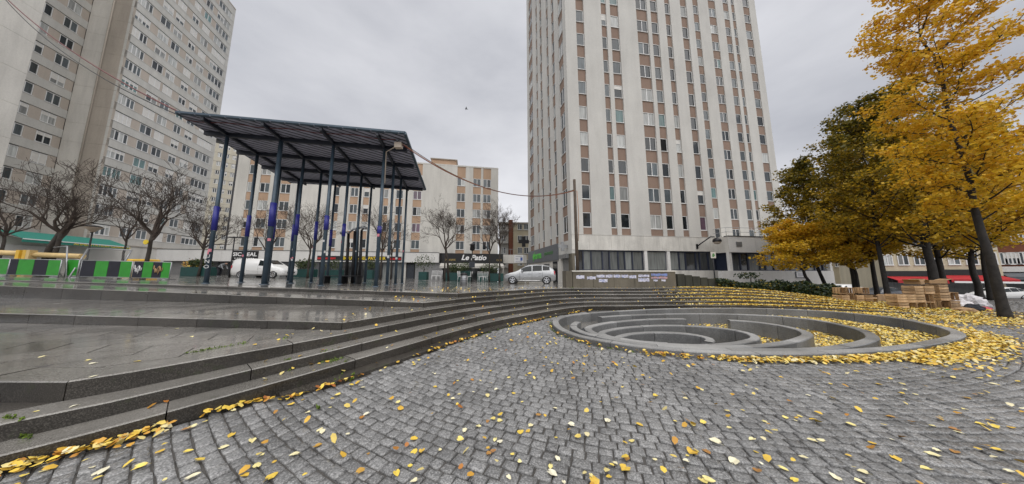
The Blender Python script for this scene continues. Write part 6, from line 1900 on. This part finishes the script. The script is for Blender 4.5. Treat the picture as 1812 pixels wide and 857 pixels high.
# hedge
hp = [D(x, 482, Y) for x, Y in ((1268, 13.4), (1330, 13.3), (1400, 13.0), (1440, 12.9), (1485, 12.9))]
hz = [D(x, y, Y)[2] for x, y, Y in ((1268, 493, 13.4), (1330, 503, 13.3), (1400, 500, 13.0), (1440, 503, 12.9), (1485, 508, 12.9))]
hd = wempty("hedge", (14, 13.2, .3), label="low dark green hedge above the leaf covered steps", cat="hedge")
N = 16000; tt = RNG.uniform(0, 4, N); ii = np.minimum(tt.astype(int), 3); fr_ = tt-ii
HX = np.array([p[0] for p in hp]); HYY = np.array([p[1] for p in hp]); HZ = np.array(hz)
bx = HX[ii]*(1-fr_)+HX[ii+1]*fr_; by = HYY[ii]*(1-fr_)+HYY[ii+1]*fr_; bz = HZ[ii]*(1-fr_)+HZ[ii+1]*fr_
zb = np.array([zlev(5, x)-.05 for x in bx])
w_ = RNG.uniform(-.45, .45, N); vz = RNG.uniform(0, 1, N)**.7
P = np.stack([bx, by+w_+.35, zb+(bz-zb)*vz*(1+.10*np.sin(bx*5)+RNG.normal(0, .04, N))*np.clip(1.1-np.abs(w_)*.5, .6, 1.05)], 1)
u = RNG.normal(0, 1, (N, 3)); u /= np.linalg.norm(u, axis=1)[:, None]; w2 = np.cross(u, RNG.normal(0, 1, (N, 3))); w2 /= np.linalg.norm(w2, axis=1)[:, None]
s = .06*RNG.uniform(.6, 1.4, N)[:, None]
V = np.stack([P-u*s, P+w2*s*.7, P+u*s, P-w2*s*.7], 1).reshape(-1, 3)-np.array(hd.location)
inst("foliage", np_mesh("foliage", V, np.arange(N*4).reshape(-1, 4), "leaf_hedge", RNG.uniform(0, 1, N)), hd)
mb = MB()
for k in range(4):
    mb.hexa([(HX[k], HYY[k]+.1, -.3), (HX[k+1], HYY[k+1]+.1, -.3), (HX[k+1], HYY[k+1]+.6, -.3), (HX[k], HYY[k]+.6, -.3), (HX[k], HYY[k]+.1, HZ[k]-.12), (HX[k+1], HYY[k+1]+.1, HZ[k+1]-.12), (HX[k+1], HYY[k+1]+.6, HZ[k+1]-.12), (HX[k], HYY[k]+.6, HZ[k]-.12)])
mb.build("stems", "soil", hd)
# wall lamp, sign post, small tree, notice
wl = wempty("wall_lamp", FR.pt(FR.S(1235, 430)[0], 4.6, .05), label="black swan neck lamp on the podium wall of the tower", cat="lamp")
a = FR.S(1232, 430)[0]; zA = FR.S(1232, 436)[1]; zB = FR.S(1245, 421)[1]; b_ = FR.S(1246, 424)[0]; c_ = FR.S(1250, 426)[0]
FR.hexa(MB(), a-.1, a+.1, zA-.3, zA+.25, .02, .12).build("wall_plate", "black_iron", wl)
MB().tube([FR.pt(a, zA, .1), FR.pt(b_-.1, zB, .9), FR.pt(c_-.1, zB-.05, 1.1)], .06, 8).build("arm", "black_iron", wl)
q_ = FR.pt(c_+.1, zB-.5, 1.15); MB().lathe([(.12, .35), (.35, .20), (.42, 0.0), (.40, -.1)], 14, q_).build("lamp_shade", "black_iron", wl); MB().lathe([(.36, -.08), (.30, -.28), (.05, -.36)], 14, q_).build("globe", "ivory_lamp", wl)
X = D(1264, 482, 14.2)[0]; sp = empty("sign_post", (X, 14.2, .5), 0, "thin black post with a pale square sign by the stepped wall", "sign")
zt_ = D(1264, 446, 14.2)[2]-.5
MB().cyl(0, 0, -.3, zt_, .03, n=8).build("post", "black_iron", sp); MB().box(-.14, .14, -.05, -.03, zt_-.36, zt_).build("sign_plate", "awning_cream", sp); MB().poly([(-.08, -.053, zt_-.28), (.02, -.053, zt_-.3), (.09, -.053, zt_-.2), (.05, -.053, zt_-.08), (-.05, -.053, zt_-.1)]).build("emblem", "leaf_print", sp) if False else MB().poly([(-.08, -.053, zt_-.28), (.02, -.053, zt_-.3), (.09, -.053, zt_-.2), (.05, -.053, zt_-.08), (-.05, -.053, zt_-.1)]).build("emblem", "green_text_dim", sp)
st_ = empty("small_tree", (D(1326, 482, 15)[0], 15, .35), 0, "small dark green sapling behind the hedge against the white wing", "tree")
MB().tube([(0, 0, -.3), (.02, 0, .55), (.05, 0, 1.0)], [.045, .035, .02], 7).build("trunk", "bark", st_); shrub(st_, (-.1, 0, 1.05), .62, 260, 91, "leaf_hedge", .10, .35); shrub(st_, (.62, 0, .72), .25, 90, 92, "leaf_hedge", .10, .6)
st_ = empty("small_tree", (D(1366, 482, 15)[0], 15, .3), 0, "tiny bare stemmed plant right of the sapling", "plant")
MB().tube([(0, 0, -.3), (.03, 0, .6)], [.02, .012], 5).build("trunk", "bark", st_); shrub(st_, (0, 0, .6), .22, 50, 93, "leaf_hedge", .09, .8)
nA0, nA1 = FP.S(1407, 488)[0], FP.S(1424, 488)[0]; z1_, z0_ = FP.S(1415, 481)[1], FP.S(1415, 492)[1]
nb = wempty("notice_board", FP.pt((nA0+nA1)/2, z0_, .05), label="small framed notice on the white plinth of the low wing", cat="sign")
FP.hexa(MB(), nA0, nA1, z0_, z1_, .02, .08).build("frame", "grey_sign", nb); FP.hexa(MB(), nA0+.1, nA1-.1, z0_+.08, z1_-.06, .08, .09).build("sheet", "white_paint", nb)
for k in range(3): FP.hexa(MB(), nA0+.25, nA1-.25, lerp(z0_, z1_, .3+.18*k), lerp(z0_, z1_, .36+.18*k), .09, .095).build("print_line", "paper_print", nb)

# ================================================================== CRATES AND RUBBISH
CRM = {}
def slat_mesh(L, w, t):
    k = (round(L, 3), round(w, 3), round(t, 3))
    if k not in CRM: CRM[k] = MB().box(0, L, 0, t, 0, w).mesh("slat", "crate_wood")
    return CRM[k]
def crate(loc, rz, label, L=.5, W=.34, Hh=.30, end=False, tip=(0, 0)):
    e_ = empty("wooden_crate", loc, rz, label, "crate", "wooden crates piled on the square")
    e_.rotation_euler = (tip[0], tip[1] + (math.pi/2 if end else 0), rz)
    t = .012; n = 3; sw = Hh/n-.022
    for k in range(n):
        z = .012+k*(Hh/n)
        inst("slat", slat_mesh(L, sw, t), e_, (-L/2, -W/2, z)); inst("slat", slat_mesh(L, sw, t), e_, (-L/2, W/2-t, z))
        inst("slat", slat_mesh(W-2*t, sw, t), e_, (-L/2+t, -W/2+t, z), (0, 0, math.pi/2)); inst("slat", slat_mesh(W-2*t, sw, t), e_, (L/2, -W/2+t, z), (0, 0, math.pi/2))
    for sx in (-1, 1):
        for sy in (-1, 1):
            inst("corner_post", slat_mesh(.03, Hh, .03), e_, (sx*(L/2-.028)-.015, sy*(W/2-.03)-.015, 0))
    inst("base_board", slat_mesh(L-.03, .010, W-.03), e_, (-L/2+.015, -W/2+.015, .0))
    return e_
def crate_pile(px0, px1, py, rows, cols, depth, prefix, rz, L=.46, Hh=.33):
    a, b_ = G(px0, py, 0), G(px1, py, 0); rnd = random.Random(px0); d = (b_-a)[:2]; tot = np.linalg.norm(d); d /= tot; n_ = np.array([-d[1], d[0]]); w = tot/cols
    ordn = ("bottom", "second", "third", "top"); colw = ("far left", "left of centre", "centre", "right of centre", "far right")
    for r_ in range(rows):
        for c in range(cols):
            for q_ in range(depth):
                if r_ == rows-1 and rnd.random() < .15: continue
                end = rnd.random() < .35 and False
                p = a[:2]+d*w*(c+.5)+n_*(q_*.36+rnd.uniform(-.03, .03)); side = rnd.random() < .4
                nm = f"{ordn[min(r_, 3)]} row crate at the {colw[int(c*4.99/max(1, cols-1))] if cols > 1 else 'side'} of the {prefix}, {'front' if q_ == 0 else 'back'}"
                ang = math.atan2(d[1], d[0])+rnd.uniform(-.06, .06)
                o = crate((p[0], p[1], .03+r_*(Hh+.01)), ang, nm, L=w-.02, W=.36, Hh=Hh)
                if side:   # open side turned to the square: slats stand upright
                    o.rotation_euler = (math.pi/2, 0, ang); o.location = (p[0]+n_[0]*.16, p[1]+n_[1]*.16, .03+r_*(Hh+.01)+.18)
                    o.scale = (1, Hh/.36, 1.0)
crate_pile(1580, 1648, 551, 3, 4, 1, "large crate stack", 0)
crate_pile(1484, 1538, 545, 3, 4, 1, "smaller crate stack", 0, Hh=.27)
crate_pile(1655, 1690, 547, 3, 2, 1, "darker crate heap beside the bags", 0, Hh=.34)
for k, (x, y, z, rz, lb) in enumerate(((1640, 549, 1.06, .4, "flattened brown box lying on top of the large crate stack"), (1672, 547, 1.08, -.2, "brown box sagging on top of the darker crate heap"), (1552, 541, 0, .6, "loose brown box at the foot of the smaller crate stack"), (1562, 533, .0, .1, "brown box lying between the two crate stacks"))):
    p = G(x, y, 0); e_ = empty("cardboard_box", (p[0], p[1]+.2, z+.02), rz, lb, "box")
    mb = MB(); mb.box(-.3, .3, -.2, .2, 0, .14 if z else .26); mb.build("carton", "cardboard", e_)
    for sx in (-1, 1): h0 = .14 if z else .26; MB().hexa([(sx*.3, -.2, h0), (sx*.3, .2, h0), (sx*.5, .2, h0+.06), (sx*.5, -.2, h0+.06), (sx*.3, -.2, h0+.01), (sx*.3, .2, h0+.01), (sx*.5, .2, h0+.07), (sx*.5, -.2, h0+.07)]).build("flap", "cardboard", e_)
def crumple(loc, sx, sy, sz, mat, label, cat, seed, name="rubbish_bag"):
    rnd = np.random.default_rng(seed); bm = bmesh.new(); bmesh.ops.create_icosphere(bm, subdivisions=3, radius=1)
    for v in bm.verts:
        n_ = 1+.22*math.sin(v.co.x*5+seed)*math.cos(v.co.y*6+v.co.z*4)+rnd.normal(0, .07); v.co *= n_
        v.co.x *= sx; v.co.y *= sy; v.co.z = max(v.co.z, -.45)*sz+.45*sz
    me = bpy.data.meshes.new(name); bm.to_mesh(me); bm.free(); me.materials.append(M[mat]); o = inst(name, me, None, loc); tag(o, label, cat)
for k, (x, y, sx, sy, sz, m_, lb) in enumerate(((1697, 546, .38, .3, .30, "plastic_white", "large crumpled white bag beside the darker crate heap"), (1716, 541, .45, .3, .36, "plastic_white", "white bag behind in the middle of the rubbish"), (1733, 543, .28, .25, .28, "plastic_white", "small white bag at the right end of the rubbish"), (1706, 552, .42, .2, .12, "cardboard", "flattened brown sheet in front of the white bags"), (1722, 551, .32, .2, .2, "cloth_dark", "dark bag lying before the white bags"), (1742, 549, .22, .14, .10, "plastic_red", "red plastic bag at the right of the rubbish"), (1668, 552, .4, .12, .07, "plastic_green", "green plastic sheet in front of the crate heap"), (1694, 555, .36, .1, .05, "plastic_orange", "orange plastic sheet flat on the ground before the rubbish"))):
    p = G(x, y, 0); crumple((p[0], p[1], .005), sx, sy, sz, m_, lb, "rubbish", k+3)
# bird
bp = D(825, 193, 40); bd = empty("bird", tuple(bp), .3, "small dark bird flying in the grey sky left of the tower", "bird")
MB().tube([(-.22, 0, 0), (-.1, 0, .02), (.1, 0, .02), (.22, 0, .0), (.34, 0, -.02)], [.02, .06, .07, .04, .02], 8).build("body", "feather", bd)
for sg_ in (-1, 1): MB().hexa([(.08, 0, .03), (.02, sg_*.22, .14), (-.10, sg_*.22, .14), (-.1, 0, .03), (.08, 0, .045), (.0, sg_*.45, .10), (-.06, sg_*.45, .10), (-.1, 0, .045)]).build("wing", "feather", bd)

# ================================================================== FALLEN LEAVES, MOSS
Aarr = np.array(A_curve)
def surf_z(x, y):
    """height of the walking surface at a point"""
    if inside((x, y), RING1): return zwell(x, y)
    dd = np.hypot(Aarr[:, 0]-x, Aarr[:, 1]-y); i = int(np.argmin(dd)); i0_, i1_ = max(i-1, 0), min(i+1, len(Aarr)-1)
    t_ = Aarr[i1_]-Aarr[i0_]; nrm = np.array([-t_[1], t_[0]]); sd_ = float(np.dot(np.array([x, y])-Aarr[i], nrm))/np.linalg.norm(nrm)
    if sd_ < 0:
        return .045 if (sd_ > -.27 and -3.1 < x < 3.2) else .006
    k = 0
    for kk in range(5, -1, -1):
        e_ = EDGE[kk]
        if kk in CORN and x < CORN[kk][0]:
            a_, _, _ = ANG[kk]; yl = CORN[kk][1]+math.tan(R(a_))*(CORN[kk][0]-x)
            if y > yl: return zlev(kk, x) if kk < 5 else zplaza(x, y)
        elif sd_ > TREAD*kk:
            return zlev(kk, x) if kk < 5 else zplaza(x, y)
    return .006
LV8 = []
for sd_ in range(12):
    rnd = random.Random(sd_+40); n = 14; mb = MB(); fold = rnd.uniform(.15, .5); tw = rnd.uniform(-.5, .5); lob = rnd.choice((3, 5, 5))
    mb.v.append((0, 0, .05)); asp = rnd.uniform(.65, .95)
    for k in range(n):
        a = 2*math.pi*k/n; r_ = .5*(1+.08*math.cos(lob*a)+rnd.uniform(-.07, .06))
        if k == 0: r_ *= 1.12
        if k == n//2: r_ *= .55
        x, y = r_*math.cos(a), r_*math.sin(a)*asp; mb.v.append((x, y, .05+fold*abs(y)+tw*x*x*.8+rnd.uniform(-.03, .05)))
    for k in range(n): mb.f.append((0, 1+k, 1+(k+1) % n)); mb.m.append(0); mb.sm.append(False)
    mb.tube([(-.28, 0, .05), (-.5, .04, .06), (-.72, .02, .02)], [.02, .016, .012], 3)
    LV8.append(mb.mesh("fallen_leaf", "leaf_single"))
def lone_leaf(x, y, s, lb="single fallen leaf lying flat on the wet stones", gr="single leaves scattered over cobbles and steps"):
    z = surf_z(x, y); o = inst("fallen_leaf", random.choice(LV8), None, (x, y, z+.004), (random.uniform(-.15, .15), random.uniform(-.15, .15), random.uniform(0, 6.28)), (s, s, s*random.uniform(.25, .9)))
    tag(o, lb, "leaf", gr)
# the most noticeable leaves where the photograph shows them
lp = [(1222,800,.13),(1265,783,.13),(1252,800,.11),(1108,830,.13),(978,838,.12),(1245,852,.1),(1110,812,.09),(1050,852,.12),(985,812,.09),(1300,818,.13),(1255,850,.12),(1340,833,.09),(1385,830,.09),(1478,847,.1),(1010,752,.1),(1132,752,.11),(1225,752,.1),(1245,748,.1),(1330,778,.1),(1650,805,.12),(1640,830,.1),(1690,800,.11),(1545,785,.1),(1585,812,.1),(1575,738,.1),(1505,752,.1),(1708,705,.1),(1760,755,.11),(1735,752,.1),(1790,757,.1),(1735,697,.1),(1690,760,.1),(603,632,.1),(560,790,.1),(520,805,.1),(480,845,.12),(432,842,.1),(565,762,.1),(637,835,.1),(700,838,.1),(735,800,.09),(745,800,.1),(865,803,.09),(885,745,.09),(812,778,.1),(880,690,.09),(770,685,.09),(705,712,.09),(650,733,.1),(520,690,.1),(445,780,.1),(410,770,.1),(395,792,.1),(330,760,.1),(250,828,.11),(340,845,.12),(180,835,.12),(300,700,.1),(352,670,.1),(245,640,.09),(75,632,.09),(350,533,.08),(420,555,.07),(490,592,.08),(640,598,.09),(735,595,.08),(690,545,.08),(920,765,.1),(845,755,.09),(955,735,.1),(1075,745,.1),(1160,700,.09),(1390,740,.1),(1430,700,.09),(1470,680,.08),(1240,690,.09),(1440,780,.1),(1600,690,.09),(1650,660,.08),(1760,680,.09)]
used = 0
def pix_to_surf(x, y):
    z = .006
    for _ in range(6):
        p = G(x, y, z); z2 = surf_z(p[0], p[1])
        if abs(z2-z) < .002: break
        z = z2
    return p
for x, y, s in lp:
    p = pix_to_surf(x+random.uniform(-2, 2), y); lone_leaf(p[0], p[1], s*.68); used += 1
rl = random.Random(77); tries = 0
while used < 200 and tries < 6000:
    tries += 1
    x, y = rl.uniform(0, 1812), 560+297*rl.random()**.8
    p = pix_to_surf(x, y)
    if inside(p[:2], RING1): continue
    onstep = surf_z(p[0], p[1]) > .03
    if onstep and rl.random() < .62: continue
    lone_leaf(p[0], p[1], rl.uniform(.03, .062)); used += 1
# drifts of leaves nobody could count
def drift(name, label, P, sizes, tone, mat="leaf_fallen", lift=.012, tilt=.35):
    N = len(P); P = np.array(P); r = RNG
    a = r.uniform(0, 2*math.pi, N); u = np.stack([np.cos(a), np.sin(a), r.normal(0, tilt, N)], 1); w = np.stack([-np.sin(a), np.cos(a), r.normal(0, tilt, N)], 1)
    s = np.array(sizes)[:, None]; c = P+np.array([0, 0, 1])*(lift+np.abs(r.normal(0, .012, N)))[:, None]
    b1 = np.array([0, 0, 1])*s*.12
    V = np.stack([c-u*s*.5, c-u*s*.22-w*s*.36+b1, c+u*s*.25-w*s*.38+b1*.6, c+u*s*.5, c+u*s*.25+w*s*.38+b1, c-u*s*.22+w*s*.36+b1*.5], 1).reshape(-1, 3)
    o = inst(name, np_mesh(name, V, np.arange(N*6).reshape(-1, 6), mat, tone)); tag(o, label, "leaves", kind="stuff"); return o
pts = []; tn = []
def add(x, y, z, t): pts.append((x, y, z)); tn.append(t)
# 1 foot of the steps, thick at the left
FL_ = np.array([p for p in front_line if p[0] < 4])
sl = np.concatenate([[0], np.cumsum(np.hypot(*np.diff(FL_, axis=0).T))])
for k in range(2600):
    t_ = rl.random()**1.2*sl[-1]; x = np.interp(t_, sl, FL_[:, 0]); y = np.interp(t_, sl, FL_[:, 1])
    left = x < -3.55; w = abs(rl.gauss(0, .085 if left else .035))
    if not left and rl.random() < .68 + .3*(math.sin(t_*2.1) > .1): continue
    if left and rl.random() < .12: continue
    add(x+w*.72, y-w*.70, .008+(.05*max(0, 1-w/.25) if left else .02)*rl.random(), rl.uniform(.15, .8) if not left else rl.uniform(.25, 1.0))
# 2 outside foot of the ring, thick toward the right
RO = np.array(ring_out)
for k in range(26000):
    i = rl.randrange(len(RO)); p = RO[i]; px, py = proj((p[0], p[1], 0))
    if py < 574: continue
    dens = .015 if px < 1130 else (.10 if px < 1270 else (.38 if px < 1480 else .9))
    if rl.random() > dens: continue
    w = abs(rl.gauss(0, .04 if px < 1300 else (.08 if px < 1560 else .26)))
    c_ = cxy; d = p-c_; d /= np.linalg.norm(d); j = rl.uniform(-.15, .15)
    q_ = p+d*(w+.02)+np.array([-d[1], d[0]])*j
    if not inside(q_, ring_out): add(q_[0], q_[1], .006+.05*rl.random()*max(0, 1-w/.3), rl.uniform(.2, .75) if px < 1250 else rl.uniform(.35, 1.0))
# 3 floors between the rings on the right
polys = [[tuple(p) for p in r_[:-1]] for r_ in rings[:4]]
k = 0
while k < 22000:
    x, y = rl.uniform(1, 12.3), rl.uniform(4, 10.7)
    if not inside((x, y), polys[0]): k += .2; continue
    k += 1
    px, py = proj((x, y, WELL_Z))
    dn = min(1, max(.012, (px-1180)/250))
    if rl.random() < dn: add(x, y, zwell(x, y)+.004, rl.uniform(.4, 1.0))
# 4 the leaf covered steps at the right and the ground before the crates
k = 0
while k < 110000:
    x, y = rl.uniform(5, 20), rl.uniform(7.0, 14.0); k += 1
    dens = sm((x-6.3)/5.5)**1.3
    if y < 9.6 and x < 14: dens *= .35
    if x > 15.5: dens *= max(.12, 1-(x-15.5)/3.5)
    if y < 8.6: dens *= max(.1, 1-(8.6-y)/1.2)
    if rl.random() > dens*(.9 if y > 9.8 else .5) or inside((x, y), ring_out): continue
    z = surf_z(x, y)
    if z > .75 and y > 13.2: continue
    add(x, y, z+(.03*rl.random() if y > 10.3 else 0), rl.uniform(.35, 1.0))
    if y > 10.3 and rl.random() < sm((x-7.2)/4.5): add(x+rl.uniform(-.08, .08), y, z+.03*rl.random(), rl.uniform(.4, .95))
# 5 sparse specks over cobbles and treads
for k in range(1500):
    x, y = rl.uniform(-4, 16), rl.uniform(2, 13)
    if inside((x, y), ring_out): continue
    add(x, y, surf_z(x, y), rl.uniform(.2, 1.0))
print("drift leaves", len(pts))
drift("leaf_litter", "golden fallen leaves drifted on steps, ring and cobbles at right", pts, [rl.uniform(.035, .075) for _ in pts], np.array(tn))
# moss and grass along joints
pts = []
for k in range(2600):
    i = rl.randrange(len(RO)); p = RO[i]; px, py = proj((p[0], p[1], 0))
    if px > 1130 or py < 562: continue
    d = p-cxy; d /= np.linalg.norm(d); w = abs(rl.gauss(0, .03)); pts.append((p[0]+d[0]*w+rl.uniform(-.1, .1)*-d[1], p[1]+d[1]*w+rl.uniform(-.1, .1)*d[0], .0))
SE = np.array(S_edge)
for k in range(500):
    i = rl.randrange(len(SE)); p = SE[i]
    if p[0] < -1.2 or p[0] > 1.6: continue
    pts.append((p[0]+abs(rl.gauss(0, .03))+rl.uniform(-.1, .1)*.5, p[1]-abs(rl.gauss(0, .03))+rl.uniform(-.1, .1)*.5, .0))
def strip(x0, y0, x1, y1, n, w=.015):
    for k in range(n):
        t = rl.random(); p = pix_to_surf(lerp(x0, x1, t), lerp(y0, y1, t)+rl.gauss(0, .6)); pts.append((p[0], p[1], surf_z(p[0], p[1])))
strip(325, 627, 440, 607, 160); strip(500, 599, 520, 597, 60); strip(570, 589, 612, 585, 90); strip(590, 567, 605, 565, 50); strip(15, 700, 70, 703, 120);  strip(625, 597, 632, 592, 80); strip(1005, 511.5, 1016, 511.5, 60); strip(1200, 510, 1240, 509, 200); strip(600, 558, 625, 550, 40); strip(560, 720, 566, 726, 30)
drift("moss", "bright green moss and weeds growing in the stone joints", pts, [rl.uniform(.010, .022) for _ in pts], RNG.uniform(0, 1, len(pts)), "moss", .003, .8)
bpy.data.objects["moss"]["category"] = "moss"
for o in bpy.data.objects:
    if "_w" in o: del o["_w"]
